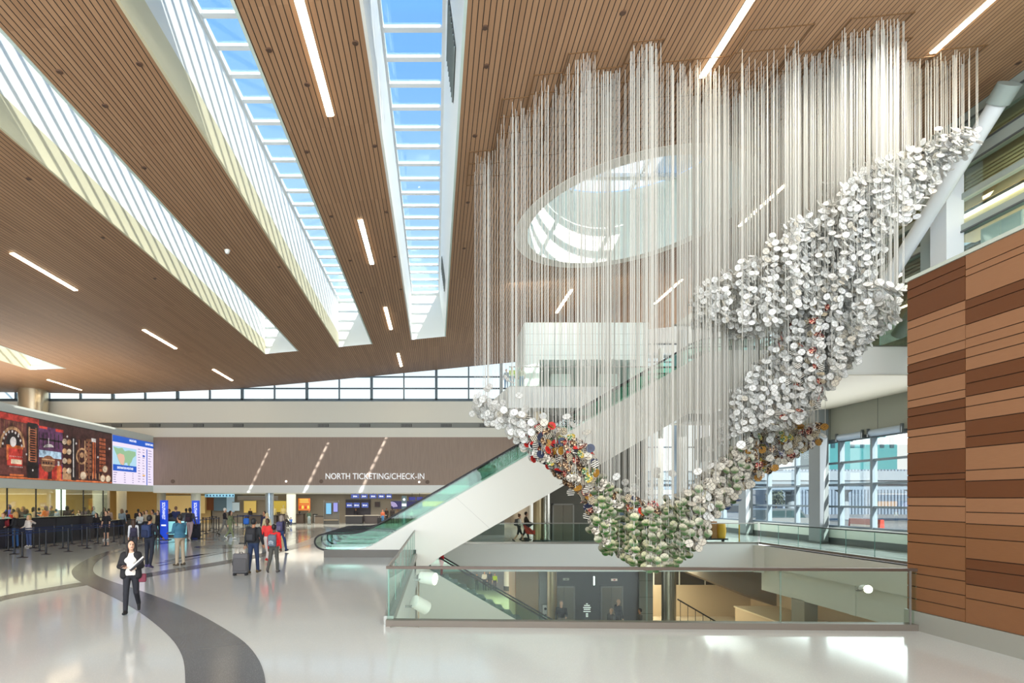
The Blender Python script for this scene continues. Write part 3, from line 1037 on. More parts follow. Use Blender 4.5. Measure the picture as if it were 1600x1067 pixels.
w = empty('wall_right_gallery', (XG, 2.0, ZU), kind='structure')
Y0g, Y1g = 2.0, 20.4
mb = MB()
mb.box(-0.55, 0.15, 0, Y1g - Y0g, gz(147) - ZU, 13.95 - ZU)
mb.box(-0.10, 0.18, 0, Y1g - Y0g, gz(203) - ZU, gz(181) - ZU)
mb.box(-0.08, 0.14, 0, Y1g - Y0g, gz(259) - ZU, gz(249) - ZU)
mb.box(-0.10, 0.18, 0, Y1g - Y0g, gz(315) - ZU, gz(303) - ZU)
struct(mb.build('beam', mat('gallery_beam', (160, 170, 164), 0.4, 0.2), w))
mb = MB()
mb.box(-0.56, -0.52, 0, Y1g - Y0g, gz(149) - ZU, gz(146) - ZU)
mb.box(-0.12, -0.08, 0, Y1g - Y0g, gz(183) - ZU, gz(180) - ZU)
mb.box(-0.12, -0.08, 0, Y1g - Y0g, gz(205) - ZU, gz(202) - ZU)
mb.box(-0.12, -0.08, 0, Y1g - Y0g, gz(317) - ZU, gz(314) - ZU)
struct(mb.build('beam_edge', GREY_DARK, w))
struct(MB().box(0.0, 0.02, 0, Y1g - Y0g, 0, gz(147) - ZU).build('pane', GLASS_R, w))
# inside the gallery: slatted screens, lit pale panel
mb = MB()
for z0_, z1_ in ((gz(180), gz(149)), (gz(248), gz(204))):
    n = int((z1_ - z0_) / 0.11)
    for i in range(n):
        z = z0_ + (i + 0.5) * (z1_ - z0_) / n - ZU
        mb.box(0.45, 0.5, 0, Y1g - Y0g + 8, z - 0.035, z + 0.035)
struct(mb.build('slat_screen', SLAT_M, w))
struct(MB().box(0.6, 0.65, 0, Y1g - Y0g + 8, gz(260) - ZU, 13.9 - ZU).build('screen_backing', mat('screen_back', (176, 156, 118), 0.7), w))
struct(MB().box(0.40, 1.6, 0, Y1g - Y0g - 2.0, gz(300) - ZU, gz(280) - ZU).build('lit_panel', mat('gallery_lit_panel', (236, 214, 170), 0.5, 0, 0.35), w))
struct(MB().box(0.36, 0.42, 0, Y1g - Y0g - 2.0, gz(280) - ZU, gz(274) - ZU).build('lit_line', mat('lamp_line', (255, 246, 226), 0.5, 0, 4.0), w))
struct(MB().box(1.2, 1.3, 0, Y1g - Y0g + 8, 0, gz(315) - ZU).build('inner_wall', grain('textured_wall', (160, 156, 132), (110, 106, 90), (1, 1, 1), 0.7, 6.0), w))

# white square column, brace and dark louvers beyond it
o = empty('square_column', (16.0, 17.4, ZU), label='white square steel column above the wood wall, right of the diagonal brace', cat='column')
MB().box(-0.1, 0.45, -0.28, 0.28, -1.5, 5.3).build('shaft', mat('steel_white_paint', (220, 226, 230), 0.4), o)
MB().box(0.0, 0.42, 0.28, 0.75, -1.5, 5.2).build('side_plate', mat('steel_grey_paint', (150, 162, 158), 0.4), o)
o = empty('diagonal_brace', (15.7, 19.6, 9.7), label='white round diagonal steel brace rising past the sculpture to the wood ceiling', cat='steel brace')
a = Vector((15.65, 20.6, 8.4)) - Vector(o.location)
b_ = Vector((15.5, 15.1, 13.25)) - Vector(o.location)
MB().tube([a, b_], 0.22, 24).build('pipe', mat('steel_white_paint', (220, 226, 230), 0.4), o, smooth=True)
d = (b_ - a).normalized()
MB().tube([b_ - d * 0.1, b_ + d * 0.35], 0.28, 24).build('end_collar', mat('steel_grey_paint', (150, 162, 158), 0.4), o, smooth=True)
mb = MB()
for i in range(26):
    z = 9.9 + i * 0.13
    mb.box(17.0, 17.1, 18.0, 27.5, z - 0.04, z + 0.04, 0)
mb.box(17.1, 17.2, 18.0, 27.5, 9.8, 13.5, 1)
struct(mb.build('wall_louvre', [mat('grey_louvre', (132, 132, 128), 0.5), GREY_DARK]))
struct(MB().box(16.2, 16.5, 20.0, 28, 9.3, 9.8).build('trim_19', GREY_GREEN))
struct(MB().box(16.2, 16.5, 20.0, 28, 13.1, 13.5).build('trim_20', GREY_GREEN))
# linear handrail light along the gallery
o = empty('linear_light', (15.9, 22.0, 9.95), label='slim white strip light running beside the brace behind the sculpture', cat='strip light')
MB().box(-0.04, 0.04, -3.2, 2.6, -0.05, 0.05).build('tube', LAMP_W, o)
MB().box(-0.06, 0.06, -3.2, 2.6, 0.05, 0.11).build('housing', STEEL, o)
# white glass-fronted booth edge and parapet glass
struct(MB().box(16.0, 16.02, 9.9, 16.8, 6.2, 8.9).build('trim_21', GLASS_R))
mb = MB()
mb.box(0, 0.9, -0.1, 0.1, 0, 1.6)
o = empty('signal_cabinet', (16.75, 16.3, ZU + 0.0), label='pale tall cabinet behind the gallery glass left of the white column', cat='cabinet')
MB().box(0, 0.5, -0.6, 0.6, 0, 2.6).build('body', WHITE, o)
MB().box(-0.02, 0.0, -0.58, -0.02, 0.05, 2.55).build('door', mat('cabinet_door', (206, 214, 216), 0.4), o)
MB().box(-0.02, 0.0, 0.02, 0.58, 0.05, 2.55).build('door', mat('cabinet_door', (206, 214, 216), 0.4), o)
# twin-headed white floodlight above the wood wall
o = empty('floodlight_pair', (8.9, 7.75, 6.17), label='white twin floodlight on legs standing on top of the wood wall', cat='floodlight')
FW = mat('flood_white', (228, 230, 226), 0.4)
MB().prism([(-0.05, 0), (0.05, 0), (0.22, 0.42), (0.12, 0.42)], -0.05, 0.0, 'y').build('leg', FW, o)
for dx in (0.1, 0.5):
    h = MB().lathe([(0.04, -0.16), (0.13, -0.12), (0.15, 0.14), (0.12, 0.15)], 0, 0, 18).build('lamp_head', FW, o, smooth=True)
    h.matrix_local = Matrix.Translation((dx, -0.1, 0.5)) @ Matrix.Rotation(math.radians(70), 4, 'X')
MB().box(-0.02, 0.62, -0.03, 0.03, 0.44, 0.52).build('crossbar', FW, o)

# ================================================================== ESCALATORS
def esc_profile(zlow, zhigh, xl, up=True):
    pass


def roundrail(pts, rad_steps=6):
    return smooth_path([Vector(p) for p in pts], 3)


SLOPE = math.tan(math.radians(30))
TREAD = mat('step_metal', (120, 124, 124), 0.4, 0.6)
PLINTH = mat('plinth_steel', (104, 100, 94), 0.45, 0.2)
SKIRT = mat('skirt_steel', (196, 198, 196), 0.25, 0.9)
CLAD = mat('escalator_cladding', (226, 226, 218), 0.42)


def escalator_up(y0, wdt, label):
    o = empty('escalator', (-4.4, y0, 0), label=label, cat='escalator', group=None)
    ox, oy = -4.4, y0
    hand = lambda x: 3.27 + SLOPE * (x - 1.25)
    top = 8.62
    xk = 1.25 + (0.9 - 3.27) / SLOPE           # lower knee
    xt = 1.25 + (top - 3.27) / SLOPE           # upper knee

    def sh(p):
        return (p[0] - ox, p[1], p[2])
    deck = lambda x: hand(x) - 0.65
    xd = 1.25 + (0.3 + 0.65 - 3.27) / SLOPE
    xdt = 1.25 + (8.1 + 0.65 - 3.27) / SLOPE
    bot = lambda x: 2.94 + SLOPE * (x - 5.25)
    top_curve = [(-4.35, 0.3), (xd - 0.25, 0.3), (xd + 0.25, deck(xd + 0.25)), (xdt - 0.9, deck(xdt - 0.9)), (xdt - 0.1, 8.03), (xdt + 0.5, 8.1), (13.9, 8.1)]
    poly = [(xd - 0.25, 0.3), (xd + 0.25, deck(xd + 0.25)), (xdt - 0.9, deck(xdt - 0.9)), (xdt - 0.1, 8.02), (xdt + 0.5, 8.1), (13.9, 8.1), (13.9, 6.58), (11.5, 6.58), (11.25, bot(11.25)), (0.2, bot(0.2)), (-0.75, -0.72), (-0.75, 0.3)]
    poly = [(a - ox, b_) for a, b_ in poly]
    MB().prism(poly, 0, 0.10, 'y').build('side_cladding', CLAD, o)
    MB().prism(poly, wdt - 0.10, wdt, 'y').build('side_cladding', CLAD, o)
    under = MB()
    pu = [(13.9, 6.58), (11.5, 6.58), (11.25, bot(11.25)), (0.2, bot(0.2)), (-0.75, -0.72)]
    for (a, b_), (c, d_) in zip(pu[:-1], pu[1:]):
        under.quad([(a - ox, 0.1, b_ + 0.01), (a - ox, wdt - 0.1, b_ + 0.01), (c - ox, wdt - 0.1, d_ + 0.01), (c - ox, 0.1, d_ + 0.01)])
    under.build('underside_panel', CLAD, o)
    # seam lines on the near cladding
    for x in (1.2, 4.6, 8.0):
        sm = MB()
        sm.prism([(x - ox + 0.9, bot(x + 0.9) + 0.03), (x - ox + 0.912, bot(x + 0.912) + 0.03), (x - ox - 0.388, deck(x - 0.4) - 0.02), (x - ox - 0.4, deck(x - 0.4) - 0.02)], -0.003, 0.0, 'y')
        sm.build('cladding_seam', mat('seam_grey', (188, 188, 182), 0.5), o)
    MB().box(-4.35 - ox, -0.85 - ox, -0.02, wdt + 0.02, 0, 0.30).build('entry_plinth', PLINTH, o)
    # steps
    st = MB()
    x = xd + 0.3
    while x < xdt - 0.3:
        z = deck(x) - 0.12
        st.box(x - ox, x + 0.41 - ox, 0.16, wdt - 0.16, z - 0.25, z)
        x += 0.4
    st.box(-4.2 - ox, xd + 0.3 - ox, 0.16, wdt - 0.16, 0.30, 0.315)
    st.box(xdt - 0.3 - ox, 13.9 - ox, 0.16, wdt - 0.16, 8.08, 8.11)
    st.build('steps', TREAD, o)
    for yy in (0.06, wdt - 0.06):
        gl = MB()
        lo = [(-4.4, 0.3), (xd - 0.2, 0.3), (xd + 0.3, deck(xd + 0.3)), (xdt - 0.9, deck(xdt - 0.9)), (xdt - 0.1, 8.02), (xdt + 0.5, 8.1), (13.9, 8.1)]
        hi = [(-4.4, 0.88), (xk - 0.5, 0.88), (xk + 0.4, hand(xk + 0.4) + 0.0), (xt - 0.9, hand(xt - 0.9)), (xt - 0.1, top - 0.07), (xt + 0.6, top - 0.02), (13.9, top - 0.02)]
        lo = resample(smooth_path([Vector((a - ox, yy, b_)) for a, b_ in lo], 1), 40)
        hi = resample(smooth_path([Vector((a - ox, yy, b_)) for a, b_ in hi], 1), 40)
        for i in range(39):
            gl.quad([lo[i], lo[i + 1], hi[i + 1], hi[i]])
        # rounded newel glass at both ends
        for (cx, cz, sgn) in ((-4.4 - ox, 0.59, -1), (13.9 - ox, 8.36, 1)):
            rr = 0.29 if sgn < 0 else 0.25
            gl.quad([(cx, yy, cz - rr)] + [(cx + sgn * rr * math.cos(a), yy, cz + rr * math.sin(a)) for a in [math.radians(-80 + 20 * i) for i in range(9)]] + [(cx, yy, cz + rr)])
        glo = gl.build('glass_balustrade', GLASS_G, o)
        hp = [(-4.1, 0.26), (-4.45, 0.30), (-4.66, 0.42), (-4.74, 0.6), (-4.66, 0.80), (-4.45, 0.90), (-4.2, 0.915), (xk - 0.7, 0.915), (xk - 0.1, 0.95), (xk + 0.5, hand(xk + 0.5)),
              (xt - 1.0, hand(xt - 1.0)), (xt - 0.2, top - 0.1), (xt + 0.6, top), (13.7, top), (13.98, top - 0.05), (14.2, top - 0.26), (14.12, top - 0.44), (13.85, top - 0.53)]
        path = smooth_path([Vector((a - ox, yy, b_)) for a, b_ in hp], 2)
        MB().tube(path, 0.035, 8).build('handrail', BLACK, glo, smooth=True)
        MB().box(-4.3 - ox, xd + 0.2 - ox, yy + (0.06 if yy < wdt / 2 else -0.10), yy + (0.10 if yy < wdt / 2 else -0.06), 0.3, 0.40).build('skirt', SKIRT, o)
    return o


escalator_up(21.5, 1.45, 'white clad up escalator with green glass sides, nearest the camera')
escalator_up(26.35, 1.45, 'white clad up escalator with glass sides, farthest of the escalator row')


def escalator_down(y0, wdt, label):
    ox, oy = -4.4, y0
    o = empty('escalator', (ox, y0, 0), label=label, cat='escalator')
    xk = -1.9
    xe = xk + 5.0 / SLOPE
    hand = lambda x: 0.92 - SLOPE * (x - xk)
    deck = lambda x: hand(x) - 0.76
    lo = [(-4.35, 0.3), (xk - 0.1, 0.3), (xk + 0.6, deck(xk + 0.6)), (xe - 0.4, deck(xe - 0.4)), (xe + 0.4, -4.7), (xe + 2.4, -4.7)]
    poly = [(-0.7, deck(-0.7)), (xe - 0.3, deck(xe - 0.3)), (xe + 0.4, -4.7), (xe + 2.4, -4.7), (xe + 2.4, -5.0), (0.2, -5.0), (-0.7, -4.0)]
    poly = [(a - ox, b_) for a, b_ in poly]
    MB().prism(poly, 0, 0.1, 'y').build('side_cladding', CLAD, o)
    MB().prism(poly, wdt - 0.1, wdt, 'y').build('side_cladding', CLAD, o)
    MB().box(-4.35 - ox, -0.85 - ox, -0.02, wdt + 0.02, 0, 0.3).build('entry_plinth', PLINTH, o)
    st = MB()
    x = xk + 0.5
    while x < xe:
        z = deck(x) - 0.1
        st.box(x - ox, x + 0.41 - ox, 0.16, wdt - 0.16, z - 0.25, z)
        x += 0.4
    st.box(-4.2 - ox, xk + 0.5 - ox, 0.16, wdt - 0.16, 0.30, 0.315)
    st.build('steps', TREAD, o)
    for yy in (0.06, wdt - 0.06):
        hi = [(-4.4, 0.88), (xk - 0.3, 0.88), (xk + 0.5, hand(xk + 0.5)), (xe - 0.4, hand(xe - 0.4)), (xe + 0.4, -4.1), (xe + 2.4, -4.1)]
        a_ = resample(smooth_path([Vector((p - ox, yy, q)) for p, q in lo], 1), 36)
        b2 = resample(smooth_path([Vector((p - ox, yy, q)) for p, q in hi], 1), 36)
        gl = MB()
        for i in range(35):
            gl.quad([a_[i], a_[i + 1], b2[i + 1], b2[i]])
        gl.quad([(-4.4 - ox, yy, 0.3)] + [(-4.4 - ox - 0.29 * math.cos(t), yy, 0.59 + 0.29 * math.sin(t)) for t in [math.radians(-80 + 20 * i) for i in range(9)]] + [(-4.4 - ox, yy, 0.88)])
        glo = gl.build('glass_balustrade', GLASS_G, o)
        hp = [(-4.1, 0.26), (-4.45, 0.30), (-4.66, 0.42), (-4.74, 0.6), (-4.66, 0.80), (-4.45, 0.90), (-4.2, 0.915), (xk - 0.5, 0.915), (xk + 0.1, 0.86), (xk + 0.7, hand(xk + 0.7)), (xe - 0.6, hand(xe - 0.6)), (xe + 0.3, -4.08), (xe + 2.2, -4.08), (xe + 2.6, -4.3)]
        MB().tube(smooth_path([Vector((p - ox, yy, q)) for p, q in hp], 2), 0.035, 8).build('handrail', BLACK, glo, smooth=True)
        MB().box(-4.3 - ox, xk - ox, yy + (0.06 if yy < wdt / 2 else -0.10), yy + (0.10 if yy < wdt / 2 else -0.06), 0.3, 0.40).build('skirt', SKIRT, o)
    return o


escalator_down(23.95, 1.4, 'escalator descending to the lower level between the two up escalators')

# ================================================================== GUARD RAILS
def guard(path, label, cap_r=0.035, h=1.07, curb=0.11, panel=2.43, capm=BRONZE, base_w=0.09):
    """glass guard along a straight path: shoe, panes, cap rail"""
    a, b_ = Vector(path[0]), Vector(path[1])
    o = empty('glass_guardrail', a, label=label, cat='guardrail')
    d = b_ - a
    ln = d.length
    u = d.normalized()
    s = Vector((-u.y, u.x, 0))

    def bar(z0, z1, w_):
        mb = MB()
        q = [(-s * w_), (d - s * w_), (d + s * w_), (s * w_)]
        lo_ = [(p.x, p.y, p.z + z0) for p in q]
        hi_ = [(p.x, p.y, p.z + z1) for p in q]
        mb.quad(lo_); mb.quad(hi_)
        for i in range(4):
            j = (i + 1) % 4
            mb.quad([lo_[i], lo_[j], hi_[j], hi_[i]])
        return mb
    bar(0.0, curb, base_w).build('shoe', STEEL if capm is STEEL else mat('bronze_shoe', (112, 103, 93), 0.45, 0.2), o)
    bar(h - 0.05, h, cap_r).build('cap_rail', capm, o)
    n = max(1, round(ln / panel))
    for i in range(n):
        p = a + d * (i / n) + u * 0.008 - a
        q = a + d * ((i + 1) / n) - u * 0.008 - a
        mb = MB()
        t = s * 0.008
        for k in (-1, 1):
            mb.quad([p + t * k + Vector((0, 0, curb)), q + t * k + Vector((0, 0, curb)), q + t * k + Vector((0, 0, h - 0.05)), p + t * k + Vector((0, 0, h - 0.05))])
        for e in (p, q):
            mb.quad([e - t + Vector((0, 0, curb)), e + t + Vector((0, 0, curb)), e + t + Vector((0, 0, h - 0.05)), e - t + Vector((0, 0, h - 0.05))], 1)
        mb.build('glass_pane', [GLASS_R, mat('glass_edge', (120, 160, 150), 0.2)], o)
    return o


guard([(-0.88, 9.90, 0), (8.36, 9.56, 0)], 'long glass guardrail with a bronze cap rail along the near edge of the opening')
guard([(-0.84, 9.95, 0), (-0.80, 21.4, 0)], 'glass guardrail running away from the camera along the left side of the opening', 0.02, 1.07, 0.16, 1.6, STEEL)
guard([(1.3, VY1 + 0.1, 0), (VX1, VY1 + 0.1, 0)], 'glass guardrail on the far side of the opening in front of the lift doors', 0.03, 1.07, 0.1, 1.5, STEEL)
guard([(VX1 + 0.1, VY1, 0), (VX1 + 0.1, 12.0, 0)], 'glass guardrail along the right balcony under the facade windows', 0.03, 1.07, 0.1, 1.5, mat('dark_cap_rail', (78, 86, 82), 0.35, 0.5))
guard([(3.75, 27.95, ZU), (13.2, 27.95, ZU)], 'glass guardrail of the upper level in front of the upper lift lobby', 0.02, 1.07, 0.05, 1.9, STEEL)
guard([(14.9, 20.62, ZU), (20.2, 20.62, ZU)], 'glass guardrail on the upper white slab beside the wood wall', 0.02, 1.07, 0.05, 1.9, STEEL)
# steel end post of the near guard
o = empty('guard_end_post', (8.2, 9.5, 0), label='slim steel end post of the near guardrail against the wood wall', cat='post')
MB().box(-0.012, 0.012, -0.012, 0.012, 0, 1.03).build('post', mat('end_post_steel', (128, 124, 118), 0.4, 0.4), o)
# stair handrail on the lower level
o = empty('stair_handrail', (12.9, 29.3, -5), label='dark sloping stair handrail right of the thick steel column below', cat='handrail')
MB().tube([(0, 0, 1.95), (2.4, 0, 0.55)], 0.04, 8).build('rail', BLACK, o)
for i in range(6):
    MB().tube([(0.15 + i * 0.4, 0, 0.2), (0.15 + i * 0.4, 0, 1.95 - 0.583 * (0.15 + i * 0.4))], 0.015, 6).build('baluster', BLACK_METAL, o)
# blocks on the lower level at the right
o = empty('planter_bench', (17.2, 25, -5), label='long low beige ledge on the lower level below the right balcony', cat='ledge')
MB().box(-0.2, 2.2, -6, 6.2, 0, 1.15).build('body', BEIGE, o)
MB().box(-0.25, 2.25, -6.05, 6.25, 1.15, 1.22).build('coping', mat('pale_coping', (226, 206, 172), 0.5), o)
o = empty('lower_pier', (16.9, 25.2, -5), label='grey square pier standing at the beige ledge on the lower level', cat='pier')
MB().box(-0.3, 0.3, -0.45, 0.45, 0, 2.7).build('shaft', mat('pier_grey', (150, 144, 130), 0.6), o)
MB().box(-0.34, 0.34, -0.49, 0.49, 0, 0.15).build('foot', GREY_DARK, o)

# ---- spotlights on the inner wall of the opening
def spot(loc, dirv, label, lit=True):
    o = empty('spotlight', loc, label=label, cat='spotlight')
    R = Vector(dirv).to_track_quat('Z', 'Y').to_matrix().to_4x4()
    b1 = MB().lathe([(0.09, -0.20), (0.14, -0.17), (0.155, 0.16), (0.15, 0.2)], 0, 0, 24).build('lamp_head', mat('spot_white', (226, 226, 220), 0.4), o, smooth=True)
    b1.matrix_local = R
    b2 = MB().lathe([(0.10, 0), (0.135, 0.004)], 0, 0, 24).build('lens', LAMP_W if lit else mat('spot_lens', (200, 196, 184), 0.3), b1)
    b2.matrix_local = Matrix.Translation((0, 0, 0.201))
    MB().tube([(-0.32, 0, -0.05), (-0.16, 0, -0.05)], 0.03, 8).build('bracket', GREY_MID, o)
    if lit:
        sd = bpy.data.lights.new('spotlight_beam', 'SPOT')
        sd.energy = 45
        sd.spot_size = math.radians(80)
        sd.shadow_soft_size = 0.12
        so = bpy.data.objects.new('spotlight_beam', sd)
        COL.objects.link(so)
        so.location = Vector(loc) + Vector(dirv).normalized() * 0.24
        so.rotation_euler = Vector(dirv).to_track_quat('-Z', 'Y').to_euler()
    MB().tube([(-0.18, -0.17, 0), (-0.2, 0, -0.05), (-0.18, 0.17, 0)], 0.018, 6).build('yoke', GREY_MID, o)
    return o


spot(P(668, 903, 13.0), (0.9, -0.45, -0.05), 'lit white spotlight just under the near rail, upper of the pair at the left corner')
spot(P(656, 944, 12.0), (0.7, 0.5, -0.5), 'white spotlight low at the left corner behind the near glass, aimed away', False)
spot(P(1352, 920, 19.5), (-0.25, -0.9, 0.1), 'lit round floodlight on the pale wall at the right end of the opening')

# ================================================================== OUTSIDE
gm = mat('asphalt', (112, 112, 110), 0.8)
struct(MB().quad([(20.6, -60, -0.25), (160, -60, -0.25), (160, 220, -0.25), (20.6, 220, -0.25)]).build('ground_outside', gm, fix=False))
struct(MB().quad([(-160, 56, -0.25), (20.6, 56, -0.25), (20.6, 220, -0.25), (-160, 220, -0.25)]).build('ground_outside_back', gm, fix=False))
struct(MB().quad([(-160, -160, -0.25), (160, -160, -0.25), (160, -60, -0.25), (-160, -60, -0.25)]).build('ground_outside_front', gm, fix=False))
CON = mat('pale_concrete', (112, 122, 130), 0.7)
CON_D = mat('canopy_underside', (82, 98, 110), 0.6)
o = empty('elevated_roadway', (45, 62, 0), label='long elevated roadway bridge crossing outside the right facade windows', cat='bridge')
MB().box(-40, 40, -3, 3, 3.9, 4.6).build('deck', CON_D, o)
MB().box(-40, 40, -3.2, -3.0, 4.3, 5.3).build('parapet', CON, o)
MB().box(-40, 40, -2.6, -2.2, 3.3, 3.9).build('girder', mat('girder_blue_grey', (92, 108, 124), 0.5), o)
for x in (-24, -13, -5.0, -2.2, 1.0, 9, 20):
    MB().lathe([(0.55, 0), (0.45, 3.0), (0.9, 3.35)], x, 0, 16).build('pier', CON, o, smooth=True)
o = empty('panel_building', (66, 92, -0.25), label='pale blue grey ribbed metal building beyond the bridge at the right window', cat='building')
MB().box(-8, 14, 0, 12, 0, 7.5).build('wall', mat('ribbed_panel', (104, 118, 134), 0.5), o)
mb = MB()
for i in range(40):
    mb.box(-8 + i * 0.55, -7.8 + i * 0.55, -0.12, 0, 0, 7.5)
mb.build('ribs', mat('ribbed_panel_dark', (80, 94, 110), 0.5), o)
MB().box(-3.0, -0.6, -0.2, 0, 1.2, 4.2).build('window', mat('sky_window', (150, 168, 186), 0.2), o)
MB().box(1.0, 3.4, -0.2, 0, 5.0, 7.0).build('window', mat('sky_window', (150, 168, 186), 0.2), o)
o = empty('glazed_tower', (86, 112, -0.25), label='teal glazed upper building high in the right facade window', cat='building')
MB().box(-6, 8, 0, 10, 0, 18.0).build('wall', mat('teal_glass', (50, 108, 112), 0.25), o)
mb = MB()
for i in range(7):
    mb.box(-5.5 + i * 2.0, -4.7 + i * 2.0, -0.1, 0, 13.0, 17.0)
mb.build('window', mat('teal_dark', (26, 58, 68), 0.2), o)
MB().box(-6.2, 8.2, -0.3, 10.2, 18.0, 18.4).build('roof_edge', CON, o)
o = empty('low_terminal', (20, 110, -0.25), label='long low pale building far behind the back windows', cat='building')
MB().box(-8, 50, 0, 10, 0, 2.6).build('wall', mat('tan_building', (140, 126, 108), 0.7), o)
MB().box(-8.5, 50.5, -0.6, 10, 2.6, 3.1).build('roof', CON, o)


def suv(loc, rz, rgb, label):
    o = empty('parked_car', loc, rz, label=label, cat='car')
    paint = mat('car_paint_%d_%d_%d' % rgb, rgb, 0.25, 0.3)
    side = [(-2.3, 0.35), (-2.35, 0.85), (-2.15, 1.05), (-1.75, 1.65), (-1.5, 1.74), (0.5, 1.74), (1.15, 1.12), (2.1, 0.98), (2.32, 0.75), (2.3, 0.35)]
    MB().prism(side, -0.9, 0.9, 'y').build('body', paint, o)
    for s in (-1, 1):
        y = 0.905 * s
        MB().prism([(-1.95, 1.12), (-1.65, 1.6), (-0.65, 1.62), (-0.65, 1.12)], y - 0.01, y + 0.01, 'y').build('window', mat('car_glass', (40, 60, 62), 0.1), o)
        MB().prism([(-0.55, 1.12), (-0.55, 1.62), (0.42, 1.62), (0.98, 1.12)], y - 0.01, y + 0.01, 'y').build('window', mat('car_glass', (40, 60, 62), 0.1), o)
        for x in (-1.45, 1.4):
            wv = MB().lathe([(0.2, -0.1), (0.36, -0.1), (0.36, 0.1), (0.2, 0.1)], 0, 0, 18).build('wheel', BLACK, o)
            hb_ = MB().lathe([(0.2, -0.05), (0.2, 0.05)], 0, 0, 14).build('hub', STEEL, wv)
            wv.matrix_local = Matrix.Translation((x, 0.84 * s, 0.36)) @ Matrix.Rotation(math.radians(90), 4, 'X')
    return o


suv((24.0, 38.0, -0.1), math.radians(10), (92, 100, 104), 'grey car parked outside the right windows, left of the broad grey column')
suv((21.4, 46.5, -0.1), 0, (70, 84, 110), 'dark blue car seen through the sculpture outside the far back windows')
o = empty('traffic_barrier', (25.5, 32.6, -0.25), label='red plastic road barrier outside the window next to the wood wall', cat='barrier')
MB().prism([(-0.3, 0), (-0.15, 0.6), (-0.1, 1.35), (0.1, 1.35), (0.15, 0.6), (0.3, 0)], -1.2, 1.2, 'y').build('body', mat('barrier_red', (170, 40, 28), 0.5), o)
MB().box(-0.17, 0.17, -1.0, 1.0, 0.9, 1.02).build('stripe', mat('barrier_white', (236, 228, 220), 0.5), o)
for x, y, h, lab in ((52, 84, 4.2, 'grey green street tree outside by the bridge piers'), (36, 70, 3.2, 'small dark shrub tree outside left of the bridge column')):
    o = empty('street_tree', (x, y, -0.25), label=lab, cat='tree')
    MB().tube([(0, 0, 0), (0.05, 0, h * 0.5)], 0.12, 8).build('trunk', mat('bark', (96, 84, 74), 0.8), o)
    rng_ = random.Random(int(x))
    mb = MB()
    for i in range(500):
        a, b2 = rng_.uniform(0, 6.28), rng_.uniform(-1, 1)
        r = (h * 0.36) * rng_.random() ** 0.4
        c = Vector((r * math.cos(a) * math.sqrt(1 - b2 * b2), r * math.sin(a) * math.sqrt(1 - b2 * b2), h * 0.68 + r * b2))
        e = Vector((rng_.uniform(-1, 1), rng_.uniform(-1, 1), rng_.uniform(-1, 1))).normalized() * 0.14
        f = e.orthogonal().normalized() * 0.10
        mb.quad([c - e - f, c + e - f, c + e + f, c - e + f])
    mb.build('foliage', mat('tree_leaf', (78, 86, 72), 0.8), o, fix=False)
o = empty('lattice_mast', (53, 82, -0.25), label='white lattice sign mast outside beyond the near right window', cat='mast')
MB().tube([(0, 0, 0), (0, 0, 5.6)], 0.1, 6).build('leg', CON, o)
MB().tube([(0.8, 0, 0), (0.8, 0, 5.6)], 0.1, 6).build('leg', CON, o)
MB().tube([(0, 0, 0.5), (0.8, 0, 1.7), (0, 0, 2.9), (0.8, 0, 4.1), (0, 0, 5.3)], 0.05, 5).build('lattice', CON, o)
# ================================================================== CEILING LIGHTS AND FITTINGS
def on_ceiling(px, py):
    r = (px - PX) / (PY - py)
    x = r * 9.5
    for _ in range(80):
        x = r * (zc(x) - EYE)
    h = zc(x) - EYE
    return Vector((x, F_PX * h / (PY - py), zc(x)))


lights = [((449, -60), (518, 180), 'long warm strip light in the ceiling band between the two right-hand skylights, nearest'),
          ((562, 343), (582, 412), 'short warm strip light in the middle of the same wood band, second from the camera'),
          ((601, 480), (612, 514), 'small warm strip light near the far end of the band between the two blue skylights'),
          ((622, 552), (627, 572), 'farthest tiny strip light just above the clerestory left of the sculpture'),
          ((17, 395), (120, 453), 'warm strip light at the left under the leftmost wide skylight'),
          ((223, 515), (276, 544), 'warm strip light in the left wood band beyond the wide skylight'),
          ((333, 577), (363, 594), 'short strip light low in the left wood ceiling near the clerestory'),
          ((73, 593), (128, 609), 'strip light at far left just above the clerestory windows'),
          ((1212, -65), (1098, 120), 'long bright strip light above the front edge of the sculpture'),
          ((1640, -70), (1445, 83), 'long bright strip light at the top right of the wood ceiling'),
          ((1238, 278), (1155, 353), 'strip light right of the round skylight behind the hanging cables'),
          ((893, 452), (870, 488), 'short strip light below the round skylight, left of two'),
          ((1066, 436), (1023, 474), 'short strip light below the round skylight, right of two')]
for (a, b_, lab) in lights:
    p, q = on_ceiling(*a), on_ceiling(*b_)
    y0, y1 = min(p.y, q.y), max(p.y, q.y)
    x = (p.x + q.x) / 2
    sl = (zc(x + 0.1) - zc(x - 0.1)) / 0.2
    o = empty('linear_light', (x, y0, zc(x)), label=lab, cat='strip light')
    n = y1 - y0

    def strip(w_, d0, d1):
        mb = MB()
        v = [(-w_, -w_ * sl - d0), (w_, w_ * sl - d0), (w_, w_ * sl - d1), (-w_, -w_ * sl - d1)]
        return mb.prism(v, 0, n, 'y')
    fr_ = strip(0.10, 0.0, 0.012).build('frame', WHITE, o)
    strip(0.075, 0.012, 0.03).build('diffuser', LAMP, fr_)

